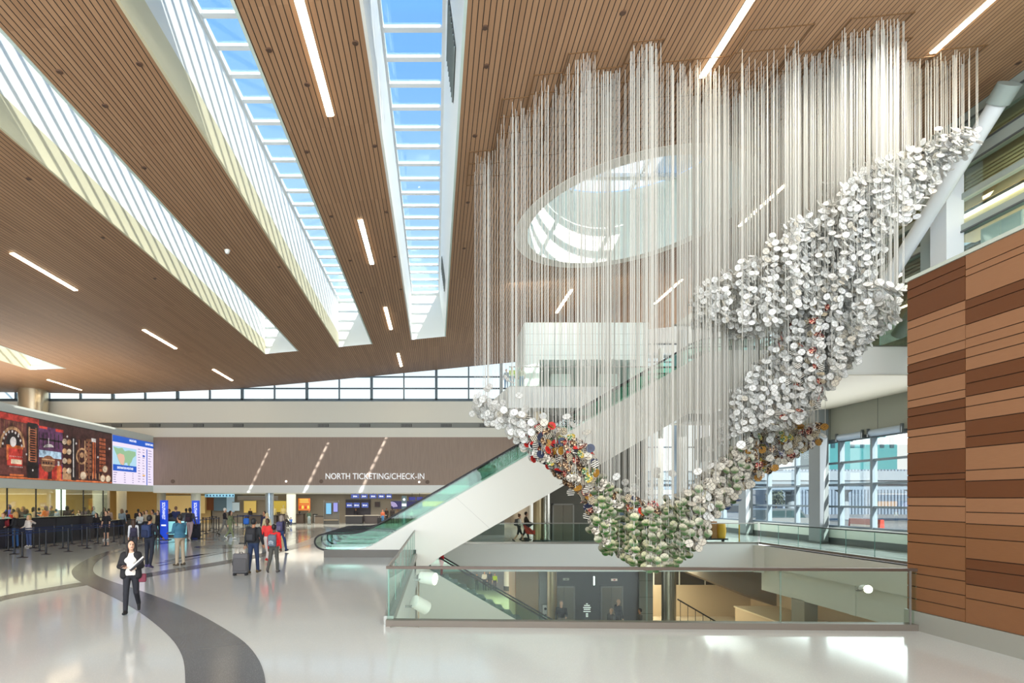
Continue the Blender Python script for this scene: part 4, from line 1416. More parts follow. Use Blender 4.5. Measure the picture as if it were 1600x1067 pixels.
# small round fittings in the wood
dots = [(93, 112), (218, 100), (164, 165), (225, 262), (420, 78), (555, 67), (480, 132), (479, 237), (585, 228), (758, 43), (760, 103), (742, 212), (973, 20), (45, 279), (161, 371), (242, 435), (518, 338), (547, 407), (604, 331), (617, 401), (626, 452), (564, 457), (436, 417), (731, 316), (725, 388), (1591, 98)]
f0 = None
for i, d in enumerate(dots):
    p = on_ceiling(*d)
    if f0 is None:
        f0 = empty('ceiling_fitting', p)
        MB().cyl(0, 0, -0.02, 0.02, 0.055, 14).build('recess', mat('fitting_dark', (38, 30, 26), 0.5), f0)
        MB().lathe([(0.055, -0.02), (0.07, -0.01), (0.07, 0.01)], 0, 0, 14).build('rim', mat('fitting_rim', (92, 66, 50), 0.5), f0)
        o = f0
    else:
        o = copy_tree(f0)
        o.location = p
    tag(o, 'small dark round fitting set flush in the wood slat ceiling', 'ceiling fitting', 'small round ceiling fittings')
p = on_ceiling(355, 391)
o = empty('dome_camera', p - Vector((0, 0, 0.05)), label='white dome camera under the wood band between the two left skylights', cat='camera')
MB().lathe([(0.09, 0.05), (0.09, 0.0), (0.06, -0.07), (0.01, -0.09)], 0, 0, 16).build('dome', WHITE, o, smooth=True)
MB().cyl(0, 0, 0.04, 0.06, 0.11, 16).build('base', WHITE, o)

# ================================================================== BACK WALL SIGN AND FIXTURES
a = P(508, 748.5, Y_BACK - 0.05)
b_ = P(662, 748.5, Y_BACK - 0.05)
t = text_obj('wall_sign', 'NORTH TICKETING/CHECK-IN', 0.66, mat('sign_letters', (236, 238, 240), 0.4, 0, 0.4), loc=(a.x, Y_BACK - 0.06, a.z), extrude=0.03, width=b_.x - a.x)
tag(t, 'white raised lettering NORTH TICKETING/CHECK-IN on the wood bulkhead', 'sign')
for (x, y, lab) in ((270, 752, 'left'), (502, 752, 'middle'), (668, 753, 'right')):
    p = P(x, y, Y_BACK - 0.03)
    o = empty('wall_speaker', p, label='%s round brown speaker disc low on the wood bulkhead' % lab, cat='speaker')
    m_ = MB().lathe([(0.13, 0), (0.13, 0.03), (0.10, 0.04)], 0, 0, 18).build('grille', mat('speaker_brown', (112, 92, 78), 0.6), o, smooth=True)
    m_.rotation_euler = (math.radians(90), 0, 0)
    m_ = MB().lathe([(0.15, 0), (0.15, 0.02), (0.13, 0.02)], 0, 0, 18).build('rim', mat('speaker_rim', (98, 80, 68), 0.6), o)
    m_.rotation_euler = (math.radians(90), 0, 0)
for (x, y, lab) in ((447, 752, 'left of the sign lettering'), (655, 753, 'under the end of the sign lettering')):
    p = P(x, y, Y_BACK - 0.05)
    o = empty('beacon_light', p, label='small white light on the wood bulkhead ' + lab, cat='light')
    MB().box(-0.06, 0.06, 0, 0.05, -0.05, 0.05).build('lens', LAMP_W, o)
    MB().box(-0.08, 0.08, 0.03, 0.05, -0.07, 0.07).build('plate', WHITE, o)
# little downlights under the white soffit edge
for (x, y, lab) in ((313, 770.5, 'left'), (388, 769.5, 'second from left'), (480, 770, 'third from left'), (573, 770.5, 'right')):
    p = P(x, y, Y_BACK + 0.4)
    o = empty('soffit_downlight', (p.x, p.y, 2.77), label='bright recessed downlight in the white soffit edge of the ticket hall, %s' % lab, cat='downlight')
    MB().cyl(0, 0, -0.015, 0.0, 0.22, 18).build('lens', LAMP_W, o)
    MB().lathe([(0.22, -0.02), (0.27, -0.01), (0.27, 0.0)], 0, 0, 18).build('trim', WHITE, o)
for (x, yy, Y, lab) in ((10, 766, 30, 'near left'), (98, 770, 36, 'at the bright pillar'), (128, 770, 39, 'farther right')):
    p = P(x, yy, Y)
    o = empty('lounge_downlight', (p.x if p.x < -22.6 else -22.8, Y, 3.30), label='round downlight in the lounge ceiling behind the check-in queue, %s' % lab, cat='downlight')
    MB().cyl(0, 0, -0.015, 0.0, 0.25, 18).build('lens', LAMP_W, o)
    MB().lathe([(0.25, -0.02), (0.3, -0.01), (0.3, 0.0)], 0, 0, 18).build('trim', WHITE, o)

# ================================================================== VIDEO WALL ON THE LEFT SOFFIT
GRAINY = ('dark', 'mid', 'red', 'orange', 'brass', 'violet', 'sky', 'wood', 'black', 'copper', 'cream', 'pale')


def emis(name, rgb, k=0.9):
    new = 'screen_' + name not in MATS
    m = mat('screen_' + name, (8, 8, 8), 0.35, 0, k, emit_rgb=rgb)
    if new and name in GRAINY:
        n, l, b = nodes_of(m)
        tc = nd(n, 'ShaderNodeTexCoord')
        ns = nd(n, 'ShaderNodeTexNoise')
        ns.inputs['Scale'].default_value = 2.6
        ns.inputs['Detail'].default_value = 8
        ns.inputs['Roughness'].default_value = 0.7
        l.new(tc.outputs['Object'], ns.inputs['Vector'])
        r = nd(n, 'ShaderNodeValToRGB')
        r.color_ramp.elements[0].position = 0.33
        r.color_ramp.elements[0].color = tuple(v * 0.25 for v in L(rgb)) + (1,)
        r.color_ramp.elements[1].position = 0.68
        r.color_ramp.elements[1].color = tuple(min(1.0, v * 1.35 + 0.02) for v in L(rgb)) + (1,)
        l.new(ns.outputs['Fac'], r.inputs[0])
        l.new(r.outputs[0], b.inputs['Emission Color'])
    return m


def lw(px, py, d=0.0):
    """point on the left soffit face at photo coordinates"""
    Y = F_PX * (-XLW) / (PX - px)
    return Vector((XLW + 0.03 + d, Y, EYE + (PY - py) * Y / F_PX))


def wall_poly(mb, pts, mi, d):
    mb.quad([lw(x, y, d) for x, y in pts], mi)


c6 = lambda x, y: (x / 5.927, 600 + y / 5.927)
scr = empty('video_wall', lw(100, 740), label='wide glowing red video wall showing an old distillery scene on the left soffit', cat='screen')
inv = Matrix.Translation(-scr.location)
SM = [emis('dark', (64, 26, 24)), emis('mid', (104, 50, 42)), emis('red', (190, 52, 40), 1.0), emis('orange', (214, 110, 56)), emis('brass', (196, 150, 108)), emis('pale', (214, 206, 200)),
      emis('violet', (98, 52, 92)), emis('sky', (176, 204, 230), 1.0), emis('wood', (136, 88, 60)), emis('black', (26, 16, 18)), emis('copper', (176, 92, 58)), emis('cream', (232, 200, 170))]
mb = MB()
def line_y(x, top=True):
    return (643 + 0.2052 * x) if top else (746.5 + 0.0506 * x)
def sq(x0, x1, f0, f1, mi, d):
    """quad between screen-height fractions f (0 top, 1 bottom)"""
    q = []
    for x, f in ((x0, f0), (x1, f0), (x1, f1), (x0, f1)):
        t_, b2 = line_y(x), line_y(x, False)
        q.append((x, t_ + (b2 - t_) * f))
    wall_poly(mb, q, mi, d)
def circ(cx, f, rx, ry, mi, d, n=18, a0=0, a1=360):
    t_, b2 = line_y(cx), line_y(cx, False)
    cy = t_ + (b2 - t_) * f
    wall_poly(mb, [(cx + rx * math.cos(math.radians(a0 + (a1 - a0) * i / n)), cy + ry * math.sin(math.radians(a0 + (a1 - a0) * i / n))) for i in range(n + (0 if a1 - a0 == 360 else 1))], mi, d)
sq(-60, 174.3, 0, 1, 0, 0.0)
sq(-60, 60, 0.0, 0.10, 2, 0.002); sq(-60, 174, 0.97, 1.0, 3, 0.002)
sq(-60, 40, 0.10, 0.95, 1, 0.002)
for i in range(14):
    sq(-58 + i * 7, -56.5 + i * 7, 0.12, 0.5, 8, 0.003)
# clock arc
circ(18, 0.52, 20, 33, 4, 0.003, 20, 180, 360); circ(18, 0.52, 17, 28, 0, 0.004, 20, 180, 360)
circ(19, 0.45, 11, 17, 9, 0.005); circ(19.5, 0.43, 5, 8, 5, 0.006)
for i in range(9):
    a_ = math.radians(190 + i * 20)
    circ(18 + 15 * math.cos(a_), 0.52 + 0.25 * math.sin(a_), 1.4, 2.2, 5, 0.006, 8)
# arrow board
sq(9, 35, 0.48, 0.53, 3, 0.005); sq(10, 34, 0.53, 0.80, 2, 0.006); sq(9, 12, 0.5, 0.72, 3, 0.007); sq(14, 34, 0.67, 0.80, 2, 0.008); sq(16, 33, 0.70, 0.77, 11, 0.009); sq(14, 36, 0.93, 0.96, 3, 0.007)
for i in range(8):
    circ(14.5 + i * 2.7, 0.655, 0.6, 0.8, 5, 0.010, 6); circ(14.5 + i * 2.7, 0.815, 0.6, 0.8, 5, 0.010, 6)
# dark column with rings
sq(42, 58, 0.08, 0.98, 9, 0.003); sq(43.5, 46, 0.15, 0.7, 4, 0.004); sq(54, 56.5, 0.15, 0.7, 8, 0.004)
for i in range(14):
    sq(45, 56, 0.18 + i * 0.04, 0.195 + i * 0.04, 10, 0.005)
# hall with bright window, lamp and barrel
sq(59, 97, 0.10, 0.98, 6, 0.003); sq(60, 73, 0.10, 0.14, 2, 0.004); sq(86, 98, 0.10, 0.15, 2, 0.004)
for i in range(6):
    sq(60 + i * 6, 61.2 + i * 6, 0.2, 0.45, 9, 0.004)
sq(60, 97, 0.30, 0.33, 9, 0.004)
sq(60, 95, 0.50, 0.62, 7, 0.004); sq(60, 96, 0.62, 0.72, 1, 0.004); sq(60, 96, 0.74, 0.98, 2, 0.004); sq(74, 80, 0.80, 0.98, 0, 0.006)
circ(75, 0.44, 8, 5, 5, 0.006, 14, 180, 360); sq(74.6, 75.4, 0.28, 0.42, 5, 0.006)
circ(74, 0.72, 11, 13, 8, 0.007); sq(64, 84.5, 0.64, 0.66, 4, 0.008); sq(63.5, 85, 0.74, 0.76, 4, 0.008)
mbt = [(66, 0.69), (70, 0.69), (74, 0.69), (78, 0.69)]
for x, f in mbt:
    sq(x, x + 2.4, f, f + 0.035, 9, 0.009)
# shelves with barrels
for r in range(4):
    f = 0.26 + r * 0.17
    sq(95, 111, f + 0.08, f + 0.10, 9, 0.005)
    for c in range(2):
        circ(100 + c * 7, f + 0.04, 3.6, 4.6, 4 if (r + c) % 2 else 11, 0.006, 12)
# valve wheel, copper pipes
sq(111, 118, 0.2, 0.98, 9, 0.004)
circ(127, 0.52, 9, 13, 4, 0.005); circ(127, 0.52, 7, 10, 0, 0.006); circ(127, 0.50, 3, 4.4, 4, 0.007)
for x, mi in ((113, 5), (122, 8), (131, 4), (137, 10), (144, 3), (147, 10)):
    sq(x, x + 1.6, 0.22, 0.92, mi, 0.007)
for r in range(9):
    sq(134, 142, 0.18 + r * 0.08, 0.235 + r * 0.08, 8, 0.008)
    sq(154.5, 164, 0.12 + r * 0.075, 0.175 + r * 0.075, 10, 0.008)
sq(142, 149, 0.15, 0.22, 5, 0.009)
circ(129, 0.88, 6, 7.5, 8, 0.009); circ(129, 0.88, 4.6, 6, 11, 0.010)
for cx, f in ((163, 0.72), (159.5, 0.91), (168, 0.91)):
    circ(cx, f, 4.8, 6.4, 8, 0.011); circ(cx, f, 3.6, 5.1, 11, 0.012)
for i in range(16):
    sq(120 + i * 2.6, 121 + i * 2.6, 0.82, 0.94, 4 if i % 2 else 9, 0.006)
sq(88, 94, 0.72, 0.98, 3, 0.006); sq(89, 92, 0.66, 0.74, 5, 0.007); sq(97, 110, 0.86, 0.97, 4, 0.006)
for i, (x, f) in enumerate(((5, 0.3), (28, 0.3), (40, 0.6), (50, 0.85), (104, 0.2), (118, 0.3), (152, 0.5), (170, 0.3))):
    circ(x, f, 1.3, 1.8, 5, 0.012, 8)
o = mb.build('picture', SM, scr, fix=False)
o.matrix_local = inv
mb = MB()
mb.box(XLW, XLW + 0.025, 14, lw(174.3, 700).y, 3.33, 6.70)
o = mb.build('housing', BLACK_METAL, scr); o.matrix_local = inv

# weather and departures board
brd = empty('information_screen', lw(206, 745), label='white and blue weather and departures screen at the right end of the video wall', cat='screen')
inv = Matrix.Translation(-brd.location)
mb = MB()
def l2(x, top=True):
    return (643 + 0.2052 * x) if top else (746.5 + 0.0506 * x)
BM = [emis('board_white', (238, 226, 246), 0.95), emis('board_blue', (34, 92, 196), 0.95), emis('sea', (176, 216, 236), 0.95), emis('land_green', (150, 190, 150), 0.95), emis('land_tan', (226, 184, 160), 0.95), emis('board_text', (126, 118, 166), 0.9), emis('board_yellow', (236, 176, 40), 0.95)]
sq(175, 239, 0.0, 1.0, 0, 0.0)
sq(175, 239, 0.0, 0.135, 1, 0.003)
sq(175.5, 212.5, 0.22, 0.66, 2, 0.003)
def bp(u, v):
    x = 175 + 64 * u
    return (x, line_y(x) + (line_y(x, False) - line_y(x)) * v)
wall_poly(mb, [bp(*q) for q in ((0.02, 0.24), (0.14, 0.26), (0.24, 0.24), (0.30, 0.30), (0.40, 0.27), (0.56, 0.28), (0.57, 0.36), (0.50, 0.42), (0.46, 0.52), (0.43, 0.55), (0.42, 0.60), (0.38, 0.61), (0.36, 0.54), (0.30, 0.55), (0.27, 0.63), (0.20, 0.60), (0.14, 0.50), (0.10, 0.40), (0.06, 0.33))], 3, 0.006)
wall_poly(mb, [bp(*q) for q in ((0.11, 0.40), (0.18, 0.36), (0.28, 0.38), (0.30, 0.46), (0.27, 0.61), (0.20, 0.58), (0.14, 0.48))], 4, 0.009)
sq(175.5, 212.5, 0.60, 0.73, 1, 0.010)
sq(228.2, 229.6, 0.18, 1.0, 1, 0.004)
rb = random.Random(5)
for i in range(13):
    f = 0.2 + i * 0.06
    for x0, w_ in ((215, 4), (222, 3.5), (231, 5.5)):
        sq(x0, x0 + w_ * rb.uniform(0.5, 1), f, f + 0.014, 5, 0.004)
for i in range(5):
    f = 0.76 + i * 0.048
    for x0, w_ in ((176.5, 6), (193, 3), (206, 2.5)):
        sq(x0, x0 + w_ * rb.uniform(0.6, 1), f, f + 0.014, 5, 0.004)
sq(222, 226, 0.77, 0.795, 6, 0.006); sq(222, 225.6, 0.33, 0.365, 1, 0.006)
o = mb.build('picture', BM, brd, fix=False); o.matrix_local = inv
rotl = (math.radians(90), 0, math.radians(90))
def wall_text(body, px, f, size, m, width_px=None):
    q = lw(px, line_y(px) + (line_y(px, False) - line_y(px)) * f, 0.02)
    t_ = text_obj('lettering', body, size, m, brd, 0.003, (0, 0, 0), rotl)
    t_.location = q - brd.location
    if width_px:
        q2 = lw(px + width_px, 700)
        xs_ = [v.co.x for v in t_.data.vertices]
        k_ = (q2.y - q.y) / (max(xs_) - min(xs_))
        for v in t_.data.vertices:
            v.co.x *= k_
TW = emis('text_white', (250, 250, 255), 1.1)
wall_text('WEATHER', 201, 0.075, 0.22, TW, 11)
wall_text('DEPARTURES', 226, 0.085, 0.22, TW, 12)
wall_text('DESTINATION WEATHER', 182, 0.685, 0.22, TW, 25)
mb = MB().box(XLW, XLW + 0.025, lw(174.8, 700).y, lw(239.2, 700).y, 3.33, 6.70)
o = mb.build('housing', mat('screen_housing', (196, 196, 200), 0.4), brd); o.matrix_local = inv

# ================================================================== QUEUE AREA
# dark partition wall between the queues
o = empty('queue_counter', (-19.9, 20, 0), label='long black partition counter behind the rope queue on the left', cat='counter')
MB().box(-0.12, 0.12, 0, 11.8, 0, 1.30).build('body', mat('counter_black', (44, 42, 50), 0.35), o)
MB().box(-0.2, 0.2, -0.05, 11.9, 1.30, 1.37).build('top', mat('counter_top', (24, 22, 26), 0.25), o)
for i in range(6):
    MB().box(0.12, 0.135, 1.95 * i + 0.9, 1.95 * i + 0.93, 0, 1.3).build('panel_joint', BLACK, o)
o = empty('queue_counter', (-20.1, 31.9, 0), label='shorter dark counter end at the far right of the partition', cat='counter')
MB().prism([(0, 0), (5.5, 0), (5.5, 0.9), (1.2, 0.95), (0, 1.3)], -0.12, 0.12, 'x').build('body', mat('counter_black', (44, 42, 50), 0.35), o)
MB().box(-0.16, 0.16, 1.2, 5.5, 0.92, 0.97).build('top', mat('counter_top', (24, 22, 26), 0.25), o)

BELT = mat('queue_belt', (30, 44, 84), 0.5)
POST = mat('stanchion_black', (34, 34, 40), 0.4, 0.3)
st0 = None


def stanchion(p, label, group):
    global st0
    if st0 is None:
        st0 = empty('belt_stanchion', (0, 0, 0))
        MB().lathe([(0.18, 0), (0.18, 0.02), (0.05, 0.045), (0.035, 0.06)], 0, 0, 22).build('base', POST, st0, smooth=True)
        MB().cyl(0, 0, 0.05, 0.94, 0.034, 14).build('post', POST, st0, smooth=True)
        MB().cyl(0, 0, 0.90, 1.0, 0.042, 14).build('belt_head', POST, st0, smooth=True)
        o = st0
    else:
        o = copy_tree(st0)
    o.location = p
    return tag(o, label, 'queue barrier', group)


def add_belt(o, p, nxt):
    d = nxt - p
    mb = MB()
    n = Vector((-d.y, d.x, 0)).normalized() * 0.004
    for k in (-1, 1):
        mb.quad([n * k + Vector((0, 0, 0.915)), d + n * k + Vector((0, 0, 0.915)), d + n * k + Vector((0, 0, 0.965)), n * k + Vector((0, 0, 0.965))])
    mb.build('belt', BELT, next(c for c in o.children if c.name.startswith('belt_head')), fix=False)


first_set = None
chains = [[(-30, 884), (34.9, 871.3), (72, 866.3), (106.8, 861.8), (136, 857), (165, 853), (194, 849.6)],
          [(-40, 876), (22.5, 866), (61.8, 861.2), (98.4, 857), (128.2, 853), (152.6, 849.6), (178, 847)],
          [(-20, 868), (13, 861), (53, 856.7), (84.9, 853), (112.4, 850.2), (140.8, 846), (185.5, 841)],
          [(38, 854), (64, 849.4), (92.2, 846), (119, 843)]]
pend = []
for ci, ch in enumerate(chains):
    pts = [G(*q) for q in ch]
    for i, q in enumerate(pts):
        pend.append((q, pts[i + 1] if i + 1 < len(pts) else None, ['in the nearest row of the left rope queue', 'in the second row of the left rope queue', 'in the third row of the left rope queue', 'in the row against the black partition'][ci], 'belt posts of the left queue, row %d' % (ci + 1), i, len(pts), ch[i][0]))
for ci, ch in enumerate([[(311.4, 836), (322, 833.6), (334, 832), (342, 830.3)], [(317, 830.3), (328, 829), (331.5, 825.6), (338, 827.3)], [(365, 827), (380, 825.7), (371, 823), (408, 823)]]):
    pts = [G(*q) for q in ch]
    for i, q in enumerate(pts):
        pend.append((q, pts[i + 1] if i + 1 < len(pts) else None, ['in the front row right of the blue pillars', 'in the back row right of the blue pillars', 'in front of the coffee counter'][ci], 'belt posts near the blue pillars, row %d' % (ci + 1), i, len(pts), 0))
NUMW = ['first', 'second', 'third', 'fourth', 'fifth', 'sixth', 'seventh']
made = [(stanchion(q, 'black belt post %s, %s from the left' % (where, NUMW[i]), grp), q, nx) for (q, nx, where, grp, i, n, px) in pend]
for (so, q, nx) in made:
    if nx is not None:
        add_belt(so, q, nx)

# blue vertical pylons
BLUE = mat('pylon_blue', (28, 74, 214), 0.35, 0, 0.25)
PT = mat('pylon_text', (236, 240, 250), 0.4, 0, 0.8)
for (px, top, base, lab) in ((256.5, 781.5, 843.5, 'left blue pylon with white vertical lettering behind the man in the blue jacket'), (306, 782, 842, 'right blue pylon with white vertical lettering beside the black roller case')):
    g = G(px, base)
    h = (base - top) * g.y / F_PX
    o = empty('blue_pylon', g, label=lab, cat='pylon sign')
    MB().box(-0.20, 0.20, -0.06, 0.06, 0.03, h).build('panel', BLUE, o)
    MB().box(-0.32, 0.32, -0.2, 0.2, 0, 0.03).build('base_plate', BLACK_METAL, o)
    tt = text_obj('lettering', 'SOUTHWEST', 0.24, PT, o, 0.004, (0, -0.066, 0), (math.radians(90), math.radians(90), 0))
    tt.location = (-0.08, -0.066, h - 0.12)
    xs_ = [v.co.x for v in tt.data.vertices]
    k_ = 0.95 / max(xs_)
    for v in tt.data.vertices:
        v.co.x *= k_
    MB().box(-0.13, 0.13, -0.066, -0.062, 0.78, 0.86).build('small_label', PT, o)

# ================================================================== TICKET HALL UNDER THE BULKHEAD
def counter(px0, px1, top, base, Y, rgb, label, dep=0.7, toprgb=(196, 186, 172)):
    a_, b2 = P(px0, base, Y), P(px1, base, Y)
    h = (base - top) * Y / F_PX
    o = empty('service_counter', (a_.x, Y, 0), label=label, cat='counter')
    MB().box(0, b2.x - a_.x, 0, dep, 0, h).build('body', mat('counter_%d_%d_%d' % rgb, rgb, 0.5), o)
    MB().box(-0.05, b2.x - a_.x + 0.05, -0.08, dep, h, h + 0.05).build('top', mat('ctop_%d_%d_%d' % toprgb, toprgb, 0.4), o)
    return o


def panel(name, px0, px1, y0, y1, Y, m, label, cat, bezel=0.03, tilt=0, lettering=None):
    a_, b2 = P(px0, y1, Y), P(px1, y0, Y)
    o = empty(name, ((a_.x + b2.x) / 2, Y, a_.z), label=label, cat=cat)
    w_, h = b2.x - a_.x, b2.z - a_.z
    ho_ = MB().box(-w_ / 2, w_ / 2, 0, 0.06, 0, h).build('housing', BLACK_METAL, o)
    sc_ = MB().box(-w_ / 2 + bezel, w_ / 2 - bezel, -0.006, 0, bezel, h - bezel).build('screen', m, ho_)
    if name == 'hanging_monitor':
        MB().tube([(0, 0.03, h), (0, 0.03, 2.77 - a_.z)], 0.02, 6).build('hanger', BLACK_METAL, o)
    if lettering:
        t_ = text_obj('lettering', lettering, h * 0.42, PT, ho_, 0.003, (0, -0.012, h * 0.34), align='CENTER')
    return o


SB = emis('dark_blue', (24, 62, 164), 0.8)
for (x0, x1, lab) in ((548, 562, 'first'), (563, 575, 'second'), (577, 589, 'third'), (590, 602, 'fourth'), (603, 612.5, 'fifth')):
    panel('hanging_monitor', x0, x1, 771.5, 779, 46.5, SB, '%s blue hanging monitor from the left over the ticket counters' % lab, 'monitor', lettering='BNA')
for (x0, x1, lab) in ((540.5, 551.5, 'left'), (552, 562.5, 'middle'), (564.5, 576, 'right')):
    panel('counter_monitor', x0, x1, 785, 793.5, 52.5, SB, '%s blue wall monitor behind the ticket counter' % lab, 'monitor', lettering='BNA')
for (x0, x1, lab) in ((638.5, 649.5, 'left'), (650.5, 661, 'right')):
    panel('hanging_monitor', x0, x1, 776, 782, 46.5, emis('violet_blue', (44, 40, 150), 0.7), '%s dark blue hanging monitor right of the grey totem' % lab, 'monitor')
panel('menu_board', 465.5, 485.5, 778, 798, 51.5, emis('menu_orange', (224, 120, 30), 0.95), 'glowing orange food menu board above the wall counter', 'menu board')
mb = MB()
rb = random.Random(9)
a_, b2 = P(466.5, 797, 51.4), P(484.5, 779, 51.4)
o = empty('menu_picture', ((a_.x + b2.x) / 2, 51.42, a_.z), label='yellow and red food pictures glowing on the orange menu board', cat='menu picture')
W_, H_ = b2.x - a_.x, b2.z - a_.z
for i in range(3):
    MB().box(-W_ / 2 + 0.1, W_ / 2 - 0.1 * rb.uniform(1, 3), -0.004, 0.03, H_ * (0.92 - i * 0.13), H_ * (0.98 - i * 0.13)).build('text_line', emis('menu_yellow', (250, 220, 90), 1.0), o)
for i in range(4):
    x = -W_ / 2 + W_ * (0.12 + 0.24 * i)
    MB().lathe([(0.07, 0), (0.1, 0.16), (0.06, 0.3)], x, 0, 10).build('food', emis(('menu_red', 'menu_yellow')[i % 2], ((220, 60, 40), (250, 220, 90))[i % 2], 0.9), o).location = (0, 0, H_ * 0.12)
panel('flight_display', 509, 518, 785.5, 803.5, 50.0, emis('sky_blue', (120, 196, 236), 0.9), 'pale blue portrait display, left one in the dark kiosk frame', 'display')
panel('flight_display', 520.5, 528, 785, 800, 50.0, emis('lilac', (150, 150, 232), 0.9), 'lilac portrait display, right one in the dark kiosk frame', 'display')
p = P(517.5, 817, 50.1)
o = empty('kiosk_frame', (p.x, 50.1, 0), label='dark framed information kiosk standing against the beige ticket hall wall', cat='kiosk')
k_ = 50.1 / F_PX
MB().box(-11.5 * k_, 11.5 * k_, 0.1, 0.16, 0, 2.1).build('back_panel', mat('kiosk_panel', (96, 92, 86), 0.5), o)
for s_ in (-1, 1):
    MB().box(s_ * 11.5 * k_ - 0.04, s_ * 11.5 * k_ + 0.04, 0, 0.18, 0, 2.2).build('post', mat('kiosk_post', (96, 94, 90), 0.5, 0.2), o)
MB().box(-11 * k_, 11 * k_, -0.2, 0.1, 0.35, 0.42).build('shelf', mat('kiosk_shelf', (150, 134, 112), 0.5), o)
counter(540, 566, 804, 816.5, 50.5, (40, 36, 38), 'black fronted ticket counter with a pale top, left of the pair')
counter(570, 603, 803.5, 816, 51.2, (70, 60, 58), 'brown fronted ticket counter with pale screens, right of the pair')
counter(434, 474, 803, 817, 51.8, (84, 70, 60), 'coffee counter with a dark edge under the menu board', 0.7, (52, 40, 36))
counter(492, 507, 806, 817, 51.8, (120, 106, 92), 'low wall counter between the bin and the kiosk', 0.6, (52, 44, 40))
counter(382, 432, 800, 812, 51.5, (66, 56, 50), 'dark shop counter behind the blue grey column', 0.6, (48, 40, 36))
panel('wall_poster', 585.5, 593.5, 784, 792, 53.8, mat('poster_dark', (62, 40, 36), 0.5), 'small dark framed picture on the wall right of the blue wall monitors', 'picture')
# coloured back walls of the ticket hall
def back_panel(px0, px1, y0, y1, Y, rgb, label, emit=0.0, trim=True):
    a_, b2 = P(px0, y1, Y), P(px1, y0, Y)
    o = empty('wall_panel', ((a_.x + b2.x) / 2, Y, a_.z), label=label, cat='wall panel')
    w_, h = b2.x - a_.x, b2.z - a_.z
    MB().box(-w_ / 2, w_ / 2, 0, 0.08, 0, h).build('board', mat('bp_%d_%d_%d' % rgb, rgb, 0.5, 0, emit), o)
    MB().box(-w_ / 2, w_ / 2, -0.02, 0, h - 0.06, h).build('edge', GREY_DARK, o)
    return o


back_panel(540, 579, 780, 815, 53.9, (64, 56, 62), 'dark plum wall behind the blue monitors')
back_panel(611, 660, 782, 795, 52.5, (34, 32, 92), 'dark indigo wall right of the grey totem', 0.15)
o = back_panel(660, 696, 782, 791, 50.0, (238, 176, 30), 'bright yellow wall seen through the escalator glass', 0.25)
o = empty('aircraft_tail_sign', P(612, 793, 52.3), label='pale striped fan emblem on the indigo wall behind the escalator', cat='emblem')
for i in range(4):
    mb = MB()
    r0, r1 = 0.16 + i * 0.11, 0.22 + i * 0.11
    pts = [(r0 * math.cos(a2), r0 * math.sin(a2)) for a2 in [math.radians(t_) for t_ in range(10, 101, 15)]] + [(r1 * math.cos(a2), r1 * math.sin(a2)) for a2 in [math.radians(t_) for t_ in range(100, 9, -15)]]
    mb.prism(pts, 0, 0.03, 'y')
    mb.build('stripe', mat('emblem_pale', (186, 176, 226), 0.5, 0, 0.4), o)
# totem
g = P(631.5, 814, 44.5)
o = empty('wayfinding_totem', (g.x, 44.5, 0), label='tall slim grey green totem sign seen past the escalator handrail', cat='totem')
MB().box(-0.2, 0.2, -0.08, 0.08, 0, 2.55).build('body', mat('totem_grey', (104, 128, 134), 0.4), o)
MB().box(-0.18, 0.18, -0.09, -0.08, 1.72, 1.92).build('band', PT, o)
MB().lathe([(0.1, 0), (0.1, 0.01)], 0, 0, 16).build('emblem', PT, o).matrix_local = Matrix.Translation((0, -0.08, 2.25)) @ Matrix.Rotation(math.radians(90), 4, 'X')
MB().box(-0.07, 0.07, -0.085, -0.08, 0.3, 1.5).build('text_panel', mat('totem_text', (190, 210, 212), 0.4), o)
# hanging shop fascia and lit bays
back_panel(371, 434, 775, 781, 49.5, (74, 68, 62), 'long dark shop fascia above the coffee shop opening')
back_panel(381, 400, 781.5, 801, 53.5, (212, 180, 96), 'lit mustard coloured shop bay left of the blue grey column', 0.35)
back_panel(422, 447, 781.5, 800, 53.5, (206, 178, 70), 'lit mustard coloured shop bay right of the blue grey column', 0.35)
back_panel(323, 334, 776.5, 797, 53.0, (122, 66, 30), 'orange brown lit doorway left of the blue glass wall')
back_panel(334, 354, 775, 798, 52.8, (94, 120, 138), 'blue grey glass wall right of the orange doorway')
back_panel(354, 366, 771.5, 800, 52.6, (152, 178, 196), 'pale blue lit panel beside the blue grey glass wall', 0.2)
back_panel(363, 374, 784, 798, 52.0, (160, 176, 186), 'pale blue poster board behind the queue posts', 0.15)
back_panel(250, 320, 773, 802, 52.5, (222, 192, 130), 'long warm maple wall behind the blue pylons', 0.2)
a_, b2 = P(320, 774.5, 46), P(366, 770.5, 46)
o = empty('hanging_sign', ((a_.x + b2.x) / 2, 46, 2.45), label='pale blue hanging sign strip with dark lettering under the soffit', cat='sign')
MB().box(-(b2.x - a_.x) / 2, (b2.x - a_.x) / 2, 0, 0.05, 0, 0.26).build('board', mat('hang_blue', (120, 176, 206), 0.4, 0, 0.3), o)
mb = MB()
for i in range(9):
    mb.box(-1.1 + i * 0.27, -1.1 + i * 0.27 + 0.14, -0.01, 0, 0.07, 0.19)
mb.build('lettering', mat('hang_dark', (30, 70, 110), 0.5), o)
# bins, mannequins
g = G(492.5, 817)
o = empty('litter_bin', (g.x, g.y, 0), label='round silver litter bin left of the information kiosk', cat='bin')
MB().cyl(0, 0, 0.02, 0.78, 0.24, 20).build('body', STEEL, o, smooth=True)
MB().lathe([(0.25, 0.78), (0.25, 0.84), (0.12, 0.86)], 0, 0, 20).build('lid', BLACK_METAL, o)
